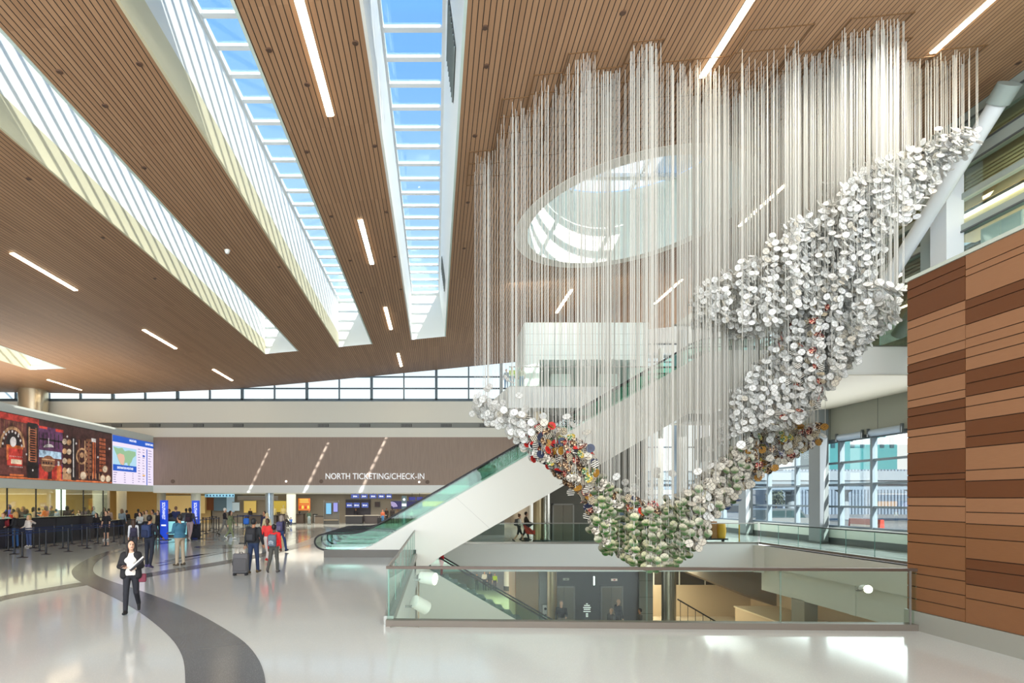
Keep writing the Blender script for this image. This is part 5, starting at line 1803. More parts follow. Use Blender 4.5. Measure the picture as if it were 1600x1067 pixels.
# luminous pillar sign in the lounge
p = P(95, 800, 39)
o = empty('lit_pillar_sign', (p.x, 39, 0.9), label='glowing white sign wrapped on the lounge pillar behind the black partition', cat='sign')
MB().box(-0.32, 0.32, -0.05, 0.05, 0.6, 2.1).build('panel', mat('pillar_sign', (226, 244, 236), 0.4, 0, 1.4), o)
MB().box(-0.28, 0.28, -0.03, 0.03, -0.9, 0.6).build('pillar', GREY_MID, o)
# small kiosks beside the pylons
for (px, base, Y_, lab) in ((245, 838, 40, 'left of the left blue pylon'), (270, 838, 40, 'between the blue pylons, left'), (288, 838, 41, 'between the blue pylons, right')):
    g = G(px, base)
    o = empty('check_in_kiosk', g, label='slim self check-in kiosk with a glowing cyan side, %s' % lab, cat='kiosk')
    MB().box(-0.22, 0.22, -0.12, 0.12, 0, 1.05).build('body', mat('kiosk_dark', (58, 60, 66), 0.4), o)
    MB().box(-0.20, 0.20, -0.13, -0.12, 0.12, 0.92).build('panel', mat('kiosk_cyan', (150, 226, 236), 0.4, 0, 0.5), o)
    MB().prism([(-0.14, 1.05), (0.14, 1.05), (0.10, 1.45), (0.04, 1.45)], -0.2, 0.2, 'x').build('screen', mat('kiosk_screen', (70, 76, 84), 0.2), o)

# balcony equipment at the right of the sculpture
g = P(1118, 849, 28.9)
o = empty('utility_cart', (g.x, 29.3, 0), label='dark cleaning cart with yellow bags on the far balcony right of the sculpture', cat='cart')
MB().box(-0.75, 0.75, -0.25, 0.25, 0.12, 0.2).build('base', BLACK_METAL, o)
MB().box(-0.7, -0.15, -0.22, 0.22, 0.2, 0.8).build('bin', mat('cart_black', (30, 32, 38), 0.5), o)
MB().box(-0.1, 0.18, -0.2, 0.2, 0.2, 1.1).build('cabinet', mat('cart_brown', (150, 96, 40), 0.5), o)
MB().lathe([(0.2, 0.2), (0.25, 0.6), (0.2, 1.0)], 0.5, 0, 14).build('bag', mat('cart_yellow', (216, 164, 40), 0.6), o, smooth=True)
MB().tube([(0.2, 0.2, 0.2), (0.2, 0.2, 1.45)], 0.025, 6).build('handle', mat('cart_yellow', (216, 164, 40), 0.6), o)
for x in (-0.6, 0.6):
    w_ = MB().cyl(x, 0, -0.03, 0.03, 0.07, 12).build('wheel', BLACK, o)
    w_.matrix_local = Matrix.Translation((0, 0.0, 0.07)) @ Matrix.Translation((x, 0, 0)) @ Matrix.Rotation(math.radians(90), 4, 'X') @ Matrix.Translation((-x, 0, 0))
g = P(1155, 850, 28.6)
o = empty('yellow_pole', (g.x, 28.6, 0), label='thin yellow pole standing at the far balcony guardrail', cat='pole')
MB().cyl(0, 0, 0, 0.95, 0.03, 10).build('post', mat('cart_yellow', (216, 164, 40), 0.6), o)
MB().cyl(0, 0, 0, 0.03, 0.12, 14).build('base', BLACK_METAL, o)
# ================================================================== HANGING SCULPTURE
RS = random.Random(21)


def disc_material(name, kind, a, b=None, c=None):
    m = mat('disc_' + name, a, 0.5)
    n, l, bs = nodes_of(m)
    uv = nd(n, 'ShaderNodeUVMap')
    sep = nd(n, 'ShaderNodeSeparateXYZ')
    l.new(uv.outputs[0], sep.inputs[0])
    u, v = sep.outputs['X'], sep.outputs['Y']
    A = L(a) + (1,)
    col = None
    if kind == 'wire' or kind == 'green':
        base = A
        if kind == 'green':
            r = nd(n, 'ShaderNodeValToRGB')
            r.color_ramp.elements[0].position = 0.30
            r.color_ramp.elements[0].color = L(b) + (1,)
            r.color_ramp.elements[1].position = 0.64
            r.color_ramp.elements[1].color = A
            l.new(v, r.inputs[0])
            base = r.outputs[0]
        d1 = math_node(n, l, 'ABSOLUTE', math_node(n, l, 'SUBTRACT', math_node(n, l, 'ADD', u, v), 1.0))
        d2 = math_node(n, l, 'ABSOLUTE', math_node(n, l, 'SUBTRACT', u, v))
        dd = math_node(n, l, 'MINIMUM', d1, d2)
        du = math_node(n, l, 'SUBTRACT', u, 0.5)
        dv = math_node(n, l, 'SUBTRACT', v, 0.5)
        rr = math_node(n, l, 'SQRT', math_node(n, l, 'ADD', math_node(n, l, 'MULTIPLY', du, du), math_node(n, l, 'MULTIPLY', dv, dv)))
        rim = math_node(n, l, 'GREATER_THAN', rr, 0.462)
        line = math_node(n, l, 'LESS_THAN', dd, 0.034)
        f = math_node(n, l, 'MULTIPLY', math_node(n, l, 'MAXIMUM', line, rim), 0.8)
        col = mix_rgb(n, l, f, base, L(c or (120, 116, 108)))
    elif kind == 'stripe':
        w = math_node(n, l, 'FRACT', math_node(n, l, 'MULTIPLY', v, 4.0))
        col = mix_rgb(n, l, math_node(n, l, 'GREATER_THAN', w, 0.5), A, L(b) + (1,))
    elif kind == 'vstripe':
        w = math_node(n, l, 'FRACT', math_node(n, l, 'MULTIPLY', u, 5.0))
        col = mix_rgb(n, l, math_node(n, l, 'GREATER_THAN', w, 0.5), A, L(b) + (1,))
    elif kind == 'dots':
        vo = nd(n, 'ShaderNodeTexVoronoi')
        vo.inputs['Scale'].default_value = 5.5
        vo.inputs['Randomness'].default_value = 0.25
        l.new(uv.outputs[0], vo.inputs['Vector'])
        col = mix_rgb(n, l, math_node(n, l, 'LESS_THAN', vo.outputs['Distance'], 0.40), A, L(b) + (1,))
    elif kind == 'half':
        col = mix_rgb(n, l, math_node(n, l, 'GREATER_THAN', v, 0.5), A, L(b) + (1,))
    elif kind == 'patch':
        vo = nd(n, 'ShaderNodeTexVoronoi')
        vo.inputs['Scale'].default_value = 6
        l.new(uv.outputs[0], vo.inputs['Vector'])
        sp = nd(n, 'ShaderNodeSeparateXYZ')
        l.new(vo.outputs['Color'], sp.inputs[0])
        c1 = mix_rgb(n, l, math_node(n, l, 'GREATER_THAN', sp.outputs['X'], 0.5), A, L(b) + (1,))
        col = mix_rgb(n, l, math_node(n, l, 'GREATER_THAN', sp.outputs['Y'], 0.72), c1, L(c) + (1,))
    elif kind == 'ring':
        du = math_node(n, l, 'SUBTRACT', u, 0.5)
        dv = math_node(n, l, 'SUBTRACT', v, 0.5)
        rr = math_node(n, l, 'SQRT', math_node(n, l, 'ADD', math_node(n, l, 'MULTIPLY', du, du), math_node(n, l, 'MULTIPLY', dv, dv)))
        col = mix_rgb(n, l, math_node(n, l, 'LESS_THAN', rr, 0.2), A, L(b) + (1,))
    if col is not None:
        l.new(col, bs.inputs['Base Color'])
    if kind == 'wire':
        tr = nd(n, 'ShaderNodeBsdfTranslucent')
        l.new(col, tr.inputs[0])
        mx = nd(n, 'ShaderNodeMixShader')
        mx.inputs[0].default_value = 0.25
        l.new(bs.outputs[0], mx.inputs[1])
        l.new(tr.outputs[0], mx.inputs[2])
        l.new(mx.outputs[0], next(x for x in n if x.type == 'OUTPUT_MATERIAL').inputs[0])
    return m


DM = [disc_material('white', 'wire', (242, 242, 239), None, (158, 156, 148)),
      disc_material('white_bright', 'wire', (244, 245, 246), None, (206, 204, 200)),
      disc_material('cream', 'wire', (226, 220, 206), None, (120, 112, 100)),
      disc_material('green', 'green', (206, 202, 164), (36, 88, 24), (120, 116, 96)),
      disc_material('green_pale', 'green', (196, 192, 170), (64, 98, 52), (120, 112, 98)),
      disc_material('stripes', 'stripe', (24, 22, 24), (232, 228, 216)),
      disc_material('vstripes', 'vstripe', (40, 36, 32), (220, 210, 190)),
      disc_material('dots', 'dots', (44, 30, 24), (236, 222, 190)),
      disc_material('red', 'ring', (196, 38, 30), (150, 20, 22)),
      disc_material('red_black', 'half', (30, 26, 40), (206, 44, 36)),
      disc_material('navy', 'ring', (38, 46, 72), (30, 36, 58)),
      disc_material('navy_patch', 'patch', (34, 44, 110), (236, 232, 226), (236, 232, 226)),
      disc_material('gold', 'dots', (190, 142, 44), (84, 40, 26)),
      disc_material('brown_patch', 'patch', (98, 62, 36), (216, 190, 150), (46, 34, 28)),
      disc_material('red_patch', 'patch', (150, 40, 40), (228, 206, 176), (60, 30, 30)),
      disc_material('grey_patch', 'patch', (168, 160, 146), (70, 66, 60), (222, 216, 204)),
      disc_material('green_patch', 'patch', (56, 106, 62), (206, 206, 176), (190, 160, 60)),
      disc_material('blue_edge', 'green', (226, 226, 220), (60, 84, 130), (120, 122, 126))]
CABLE = mat('sculpture_cable', (198, 196, 188), 0.45)
DN = 14
DR = 0.102


def disc_mesh(mi):
    me = bpy.data.meshes.new('disc')
    vs, fs, uvs = [], [], []
    for s in (-1, 1):
        for j in range(DN):
            a = 2 * math.pi * j / DN
            vs.append((DR * math.cos(a), s * 0.006, DR * math.sin(a)))
    fs.append(tuple(range(DN)))
    fs.append(tuple(range(2 * DN - 1, DN - 1, -1)))
    for j in range(DN):
        fs.append((j, (j + 1) % DN, DN + (j + 1) % DN, DN + j))
    me.from_pydata(vs, [], fs)
    uvl = me.uv_layers.new(name='UVMap')
    for lp in me.loops:
        x, _, z = vs[lp.vertex_index]
        uvl.data[lp.index].uv = (0.5 + 0.5 * x / DR, 0.5 + 0.5 * z / DR)
    me.materials.append(DM[mi])
    bm = bmesh.new(); bm.from_mesh(me); bmesh.ops.recalc_face_normals(bm, faces=bm.faces); bm.to_mesh(me); bm.free()
    return me


DISC = [disc_mesh(i) for i in range(len(DM))]

# drape of the cloud: ribbons through the room, each control point (photo x, top y, bottom y, depth, palette)
rib_L = [(740, 607, 640, 16.4, 'w'), (762, 612, 655, 16.0, 'w'), (785, 625, 668, 15.3, 'w'), (815, 637, 690, 14.6, 'w'), (835, 645, 715, 14.2, 'cw'), (865, 655, 735, 13.8, 'c'), (900, 680, 770, 13.5, 'c'), (925, 700, 800, 13.3, 'c'), (950, 735, 858, 13.2, 'cg'),
         (985, 765, 880, 13.2, 'g'), (1020, 780, 890, 13.2, 'gr'), (1055, 770, 885, 13.4, 'gr'), (1085, 745, 858, 13.8, 'gw'), (1110, 722, 800, 14.4, 'cr'), (1140, 690, 775, 15.2, 'cr'), (1175, 665, 748, 15.8, 'cm'), (1215, 655, 725, 16.2, 'cm'), (1250, 655, 705, 16.4, 'cm'), (1280, 655, 690, 16.4, 'cm')]
rib_C = [(905, 672, 705, 12.9, 'c'), (938, 715, 752, 12.8, 'c'), (975, 755, 790, 12.7, 'c'), (1010, 770, 808, 12.7, 'c'), (1030, 780, 800, 12.7, 'c')]
rib_M = [(1120, 660, 700, 15.6, 'w'), (1150, 600, 680, 15.2, 'w'), (1190, 548, 672, 14.8, 'w'), (1225, 505, 672, 14.4, 'wd'), (1260, 470, 650, 14.2, 'wd'), (1290, 440, 610, 14.0, 'w'), (1315, 330, 570, 13.8, 'w'), (1345, 290, 505, 13.6, 'w'), (1372, 264, 372, 13.5, 'w'), (1388, 252, 348, 13.5, 'w'), (1405, 238, 352, 13.5, 'w'), (1440, 215, 320, 13.5, 'w'), (1470, 195, 275, 13.6, 'w'), (1505, 182, 232, 13.6, 'W'), (1540, 186, 214, 13.6, 'W')]
rib_U = [(1088, 448, 505, 14.3, 'w'), (1125, 425, 510, 14.2, 'w'), (1165, 400, 520, 14.0, 'w'), (1205, 365, 515, 13.8, 'w'), (1245, 335, 490, 13.6, 'w'), (1290, 305, 470, 13.4, 'w'), (1340, 265, 420, 13.3, 'w'), (1390, 250, 330, 13.3, 'w')]
rib_K = [(1352, 425, 452, 12.9, 'W'), (1385, 425, 460, 12.8, 'W'), (1416, 428, 460, 12.7, 'W')]
rib_R = [(1290, 275, 330, 14.4, 'w'), (1330, 240, 300, 14.4, 'w'), (1365, 232, 290, 14.2, 'w'), (1400, 240, 300, 14.2, 'W')]
rib_B = [(1125, 735, 800, 15.6, 'b'), (1150, 740, 790, 15.4, 'b'), (1090, 770, 812, 15.4, 'b'), (1060, 790, 830, 15.2, 'g')]
PAL = {'w': [0] * 12 + [1, 2], 'W': [1, 0], 'c': [5, 6, 7, 8, 10, 11, 12, 13, 14, 15, 16, 13, 15, 6, 2, 2, 7, 14, 9, 15, 13, 5], 'cw': [0, 0, 2, 5, 6, 8, 10, 11, 13, 15], 'cg': [3, 4, 4, 15, 3], 'g': [3, 3, 4, 3], 'gr': [3, 4, 4, 4],
       'gw': [4, 2, 2, 0], 'cr': [2, 2, 2, 4, 15], 'cm': [2, 12, 0, 7, 14, 2, 13, 5, 11, 2, 15, 7, 0, 16, 13], 'wd': [0] * 12 + [5, 7, 14], 'b': [17, 17, 2, 4]}
strands = []


def ribbon(rib, n, dy, per, pal_jit=0.5, ds=1.0, base_w=0.35, thick_w=1.0):
    pts = []
    for (x, yt, ybm, Y, pal) in rib:
        t_, b2 = P(x, yt, Y), P(x, ybm, Y)
        pts.append((t_.x, Y, t_.z, b2.z, pal))
    acc = [0.0]
    for a, b2 in zip(pts[:-1], pts[1:]):
        acc.append(acc[-1] + abs(b2[0] - a[0]) * (base_w + abs((a[2] - a[3]) + (b2[2] - b2[3])) / 2 * thick_w))
    for i in range(n):
        t_ = RS.random() * acc[-1]
        k = min(max(int(np.searchsorted(acc, t_)) - 1, 0), len(pts) - 2)
        f = (t_ - acc[k]) / max(acc[k + 1] - acc[k], 1e-6)
        a, b2 = pts[k], pts[k + 1]
        X = a[0] + (b2[0] - a[0]) * f + RS.uniform(-0.06, 0.06)
        Yc = a[1] + (b2[1] - a[1]) * f
        dY = RS.uniform(-dy, dy)
        Y = Yc + dY
        X *= 1.0 + 0.55 * dY / Yc                 # the cloud fans out slightly with depth
        zt = a[2] + (b2[2] - a[2]) * f
        zb = a[3] + (b2[3] - a[3]) * f
        w_ = zt - zb
        # the sheet is thinner than the whole drape: each strand carries discs over part of it
        cnt = max(1, int(round(per * (0.5 + w_ * 0.75) * RS.uniform(0.7, 1.3))))
        span = min(w_ - DR, 0.26 * cnt)
        z1 = zb + DR * 0.6 + RS.random() * max(0.0, w_ - span - DR)
        zs = [z1 + j * span / max(cnt, 1) * 0.98 + RS.uniform(-0.02, 0.02) for j in range(cnt)]
        pal = a[4] if RS.random() > f * pal_jit * 1.4 else b2[4]
        strands.append((X, Y, zs, pal, ds))


ribbon(rib_L, 560, 0.75, 3.2, 0.5, 1.0, 1.0, 0.28)
ribbon(rib_C, 50, 0.2, 2.0)
ribbon(rib_M, 380, 0.8, 5.0, 0.5, 0.84, 0.8, 0.6)
ribbon(rib_U, 270, 0.75, 4.6, 0.5, 0.78, 0.8, 0.6)
ribbon(rib_R, 70, 0.5, 1.8, 0.5, 0.85)
ribbon([(1285, 470, 610, 14.4, 'w'), (1330, 440, 572, 14.2, 'w'), (1365, 448, 528, 14.0, 'w'), (1392, 462, 508, 13.9, 'w'), (1405, 472, 500, 13.9, 'w')], 100, 0.4, 4.0, 0.5, 0.84)
ribbon(rib_K, 30, 0.3, 1.3)
ribbon(rib_B, 46, 0.5, 1.5)
# a few long cables that carry a single disc each
_lx = [(q[0] - PX) * q[3] / F_PX for q in rib_L]
_lz = [EYE + (PY - q[1]) * q[3] / F_PX for q in rib_L]
for i in range(48):
    X = RS.uniform(1.3, 9.8)
    strands.append((X, RS.uniform(13.0, 16.0), [float(np.interp(X, _lx, _lz)) + RS.uniform(0.0, 0.45)], 'w', 1.0))

# ceiling racks, stepped along their front edge; cables hang from holes in them
racks = [(1.00, 1.68, 15.9, 17.6), (1.70, 2.36, 13.9, 17.2), (2.38, 3.05, 13.2, 16.9), (3.07, 3.74, 12.65, 16.4), (3.76, 4.48, 13.2, 16.2), (4.50, 5.20, 12.5, 16.2), (5.22, 6.20, 13.2, 16.2), (6.22, 7.12, 13.2, 16.3), (7.14, 8.62, 12.5, 16.3),
         (8.64, 9.40, 13.3, 16.3), (9.42, 10.85, 12.45, 16.4), (10.87, 11.45, 13.2, 17.0), (11.47, 12.6, 13.9, 17.3), (12.62, 13.75, 13.7, 16.8)]


def in_rack(X, Y):
    X = min(max(X, racks[0][0] + 0.03), racks[-1][1] - 0.03)
    for (x0, x1, y0, y1) in racks:
        if X <= x1 + 0.02:
            Y = min(Y if Y > y0 + 0.05 else y0 + 0.05 + 0.9 * RS.random() ** 1.5, y1 - 0.05)
            return min(max(X, x0 + 0.02), x1 - 0.02), round(Y / 0.09) * 0.09
    return X, Y


strands = [in_rack(s[0], s[1]) + (s[2], s[3], s[4]) for s in strands]


def disc_rot(pal):
    if pal in ('g', 'gr', 'cg', 'b'):
        return (RS.gauss(math.radians(-34), 0.28), RS.gauss(0, 0.14), RS.gauss(0.1, 0.5))
    if pal == 'W':
        return (RS.gauss(math.radians(-38), 0.3), RS.gauss(0, 0.3), RS.gauss(0.2, 0.5))
    return (RS.gauss(math.radians(-22), 0.35), RS.gauss(0, 0.35), RS.gauss(0.15, 0.65))


def cable_mesh(length):
    return MB().tube([(0, 0, 0), (0, 0, -length)], 0.0058, 5, cap=False).mesh('cable', CABLE)


# nearest strands are things of their own, the rest is one mass
order = sorted(range(len(strands)), key=lambda i: strands[i][1])
near = set(order[:300])
big = MB()
bigmats = [CABLE] + DM
buv = []
rot_v = None
dverts = np.array([v.co[:] for v in DISC[0].vertices])
dfaces = [tuple(p.vertices) for p in DISC[0].polygons]
duv = (dverts[:, [0, 2]] / DR) * 0.5 + 0.5
from mathutils import Euler
face_uv = []
ZONE = [('c', 'cable strung with boldly patterned colourful discs in the left lower arm of the hanging sculpture', 'patterned strands of the left arm'),
        ('cw', 'cable strung with white and patterned discs where the left arm of the sculpture begins', 'mixed strands of the left arm'),
        ('cg', 'cable of pale and greenish discs on the left side of the sculpture bowl', 'pale strands beside the bowl'),
        ('g', 'cable of cream discs with dark green lower edges in the bottom bowl of the sculpture', 'green strands of the bowl, left half'),
        ('gr', 'cable of grey cream discs with soft green edges at the lowest tip of the sculpture', 'green strands of the bowl tip'),
        ('gw', 'cable of pale discs on the right rim of the bottom bowl', 'pale strands right of the bowl'),
        ('cr', 'cable of cream coloured discs climbing right from the bowl', 'cream strands right of the bowl'),
        ('cm', 'cable of gold, brown and dotted discs in front of the right facade windows', 'gold strands of the right arm'),
        ('w', 'cable ending in plain white discs in the white cloud of the sculpture', 'white strands'),
        ('wd', 'cable of white discs with single dark patterned ones in the middle of the white cloud', 'white strands with dark discs'),
        ('W', 'cable of bright white tilted discs at the right edge of the sculpture', 'bright white strands at the right edge'),
        ('b', 'cable of pale discs with blue edges below the right arm of the sculpture', 'blue edged strands')]
ZL = {z[0]: z for z in ZONE}
n_near = 0
for i in order:
    X, Y, zs, pal, ds = strands[i]
    top = zc(X) - 0.06
    zlow = min(zs)
    choices = PAL[pal]
    if i in near:
        root = bpy.data.objects.new('hanging_strand', None)
        root.empty_display_size = 0.1
        root.location = (X, Y, top)
        COL.objects.link(root)
        root['label'], root['category'], root['group'] = ZL[pal][1], 'hanging discs', ZL[pal][2]
        c = bpy.data.objects.new('cable', cable_mesh(top - zlow))
        COL.objects.link(c)
        c.parent = root
        for z in zs:
            d = bpy.data.objects.new('disc', DISC[RS.choice(choices)])
            COL.objects.link(d)
            d.parent = root
            d.location = (RS.uniform(-0.07, 0.07), RS.uniform(-0.05, 0.05), z - top)
            d.scale = (ds, ds, ds)
            d.rotation_euler = disc_rot(pal)
        n_near += 1
    else:
        f0 = len(big.f)
        big.tube([(X, Y, top), (X, Y, zlow)], 0.0058, 4, 0, cap=False)
        face_uv += [None] * (len(big.f) - f0)
        for z in zs:
            mi = RS.choice(choices)
            R = np.array(Euler(disc_rot(pal)).to_matrix())
            vv = ds * (dverts @ R.T) + np.array((X + RS.uniform(-0.08, 0.08), Y + RS.uniform(-0.05, 0.05), z))
            b0 = len(big.v)
            big.v += [tuple(p) for p in vv]
            for fc in dfaces:
                big.f.append(tuple(b0 + k for k in fc))
                big.m.append(1 + mi)
                face_uv.append(fc)
me = big.mesh('hanging_strand_mass', bigmats)
uvl = me.uv_layers.new(name='UVMap')
flat = []
for fc in face_uv:
    if fc is None:
        flat += [0.5, 0.5] * 4
    else:
        for k in fc:
            flat += [float(duv[k][0]), float(duv[k][1])]
uvl.data.foreach_set('uv', flat)
o = bpy.data.objects.new('hanging_strand_mass', me)
COL.objects.link(o)
tag(o, 'dense mass of white cables and discs filling the rear of the hanging sculpture', 'hanging discs', kind='stuff')

# ceiling racks the cables hang from
RACK = mat('rack_brown', (112, 80, 50), 0.5, 0.2)
W14 = ['first', 'second', 'third', 'fourth', 'fifth', 'sixth', 'seventh', 'eighth', 'ninth', 'tenth', 'eleventh', 'twelfth', 'thirteenth', 'fourteenth']
for i, (x0, x1, y0, y1) in enumerate(racks):
    o = empty('cable_rack', (x0, y0, zc(x0)), label='thin brown ceiling rack holding the sculpture cables, %s of the stepped row from the left' % W14[i], cat='ceiling rack', group='ceiling racks of the sculpture')
    sl = (zc(x1) - zc(x0))
    n = max(2, int((y1 - y0) / 0.55))
    for j in range(n + 1):
        y = (y1 - y0) * j / n
        MB().tube([(0, y, -0.075), (x1 - x0, y, sl - 0.075)], 0.013, 5).build('cross_rod', RACK, o)
    for j in range(2):
        MB().tube([((x1 - x0) * j, 0, sl * j - 0.06), ((x1 - x0) * j, y1 - y0, sl * j - 0.06)], 0.018, 5).build('side_rail', RACK, o)
# ================================================================== PEOPLE
def surface_nets(F, org, h):
    """isosurface of a sampled field (negative inside) as vertices and quads"""
    nx, ny, nz = F.shape
    S = F < 0
    offs = [(i, j, k) for i in (0, 1) for j in (0, 1) for k in (0, 1)]
    cs = [S[i:nx - 1 + i, j:ny - 1 + j, k:nz - 1 + k] for i, j, k in offs]
    cnt = sum(c.astype(np.int8) for c in cs)
    act = (cnt > 0) & (cnt < 8)
    idx = -np.ones(act.shape, dtype=np.int64)
    ids = np.argwhere(act)
    idx[act] = np.arange(len(ids))
    acc = np.zeros((len(ids), 3))
    num = np.zeros(len(ids))
    for a in range(8):
        for b in range(a + 1, 8):
            d = np.array(offs[b]) - np.array(offs[a])
            if np.abs(d).sum() != 1:
                continue
            pa = ids + np.array(offs[a])
            pb = ids + np.array(offs[b])
            fa = F[pa[:, 0], pa[:, 1], pa[:, 2]]
            fb = F[pb[:, 0], pb[:, 1], pb[:, 2]]
            m = (fa < 0) != (fb < 0)
            t = np.where(m, fa / np.where(np.abs(fa - fb) < 1e-9, 1e-9, fa - fb), 0)
            acc += np.where(m[:, None], np.array(offs[a]) + t[:, None] * d, 0)
            num += m
    V = (ids + acc / np.maximum(num, 1)[:, None]) * h + org
    quads = []
    for ax in range(3):
        sl0 = [slice(None)] * 3
        sl1 = [slice(None)] * 3
        sl0[ax] = slice(0, -1)
        sl1[ax] = slice(1, None)
        A, B = S[tuple(sl0)], S[tuple(sl1)]
        e = np.argwhere(A != B)
        u, v = (ax + 1) % 3, (ax + 2) % 3
        ok = (e[:, u] > 0) & (e[:, v] > 0) & (e[:, u] < F.shape[u] - 1) & (e[:, v] < F.shape[v] - 1)
        e = e[ok]
        fl = A[e[:, 0], e[:, 1], e[:, 2]]
        q = []
        for du, dv in ((-1, -1), (0, -1), (0, 0), (-1, 0)):
            c = e.copy()
            c[:, u] += du
            c[:, v] += dv
            q.append(idx[c[:, 0], c[:, 1], c[:, 2]])
        q = np.stack(q, 1)
        q[~fl] = q[~fl][:, ::-1]
        quads.append(q)
    Q = np.concatenate(quads)
    return V, Q[(Q >= 0).all(1)]


def d_prim(p, pts):
    k = p[0]
    if k == 'c':
        a, b, ra, rb = np.array(p[1], float), np.array(p[2], float), p[3], p[4]
        ab = b - a
        t = np.clip(((pts - a) @ ab) / max(ab @ ab, 1e-9), 0, 1)
        return np.linalg.norm(pts - a - t[:, None] * ab, axis=1) - (ra + (rb - ra) * t)
    if k == 'e':
        c, r = np.array(p[1], float), np.array(p[2], float)
        q = (pts - c) / r
        n = np.linalg.norm(q, axis=1)
        return (n - 1) * r.min() * (0.6 + 0.4 * 1)


def sdf_mesh(prims, h, name, mats):
    lo = np.array([1e9] * 3)
    hi = -lo
    for p in prims:
        if p[0] == 'c':
            for q, r in ((p[1], p[3]), (p[2], p[4])):
                lo = np.minimum(lo, np.array(q) - r)
                hi = np.maximum(hi, np.array(q) + r)
        else:
            lo = np.minimum(lo, np.array(p[1]) - np.array(p[2]))
            hi = np.maximum(hi, np.array(p[1]) + np.array(p[2]))
    lo -= 2.5 * h
    hi += 2.5 * h
    n = np.ceil((hi - lo) / h).astype(int) + 1
    g = [lo[i] + h * np.arange(n[i]) for i in range(3)]
    F = np.full(n, 1.0)
    for p in prims:
        if p[0] == 'c':
            a = np.minimum(np.array(p[1]) - p[3], np.array(p[2]) - p[4])
            b = np.maximum(np.array(p[1]) + p[3], np.array(p[2]) + p[4])
        else:
            a, b = np.array(p[1]) - np.array(p[2]), np.array(p[1]) + np.array(p[2])
        k = p[-2]
        m = max(k * 1.2, 2.5 * h)
        i0 = np.maximum(((a - m - lo) / h).astype(int), 0)
        i1 = np.minimum(np.ceil((b + m - lo) / h).astype(int) + 1, n)
        X, Y, Z = np.meshgrid(g[0][i0[0]:i1[0]], g[1][i0[1]:i1[1]], g[2][i0[2]:i1[2]], indexing='ij')
        d = d_prim(p, np.stack([X.ravel(), Y.ravel(), Z.ravel()], 1)).reshape(X.shape)
        sl = tuple(slice(i0[i], i1[i]) for i in range(3))
        f = F[sl]
        if k > 0:
            hh = np.clip(0.5 + 0.5 * (f - d) / k, 0, 1)
            F[sl] = f * (1 - hh) + d * hh - k * hh * (1 - hh)
        else:
            F[sl] = np.minimum(f, d)
    V, Q = surface_nets(F, lo, h)
    me = bpy.data.meshes.new(name)
    me.from_pydata(V.tolist(), [], Q.tolist())
    for m in mats:
        me.materials.append(m)
    cen = V[Q].mean(1)
    best = np.full(len(Q), 1e9)
    mi = np.zeros(len(Q), int)
    for p in prims:
        d = d_prim(p, cen)
        w = d < best
        best[w] = d[w]
        mi[w] = p[-1]
    me.polygons.foreach_set('material_index', np.minimum(mi, len(mats) - 1).astype(np.int32))
    me.polygons.foreach_set('use_smooth', [True] * len(Q))
    me.update()
    return me


def dirv(fwd, out, side):
    """unit vector pointing down, swung forward by fwd and outward by out (degrees)"""
    f, o = math.radians(fwd), math.radians(out)
    return np.array((side * math.sin(o), math.sin(f) * math.cos(o), -math.cos(f) * math.cos(o)))


def cloth(rgb):
    return mat('cloth_%d_%d_%d' % tuple(rgb), rgb, 0.8)


SKINS = {'light': (214, 168, 140), 'mid': (176, 124, 92), 'dark': (92, 60, 44)}


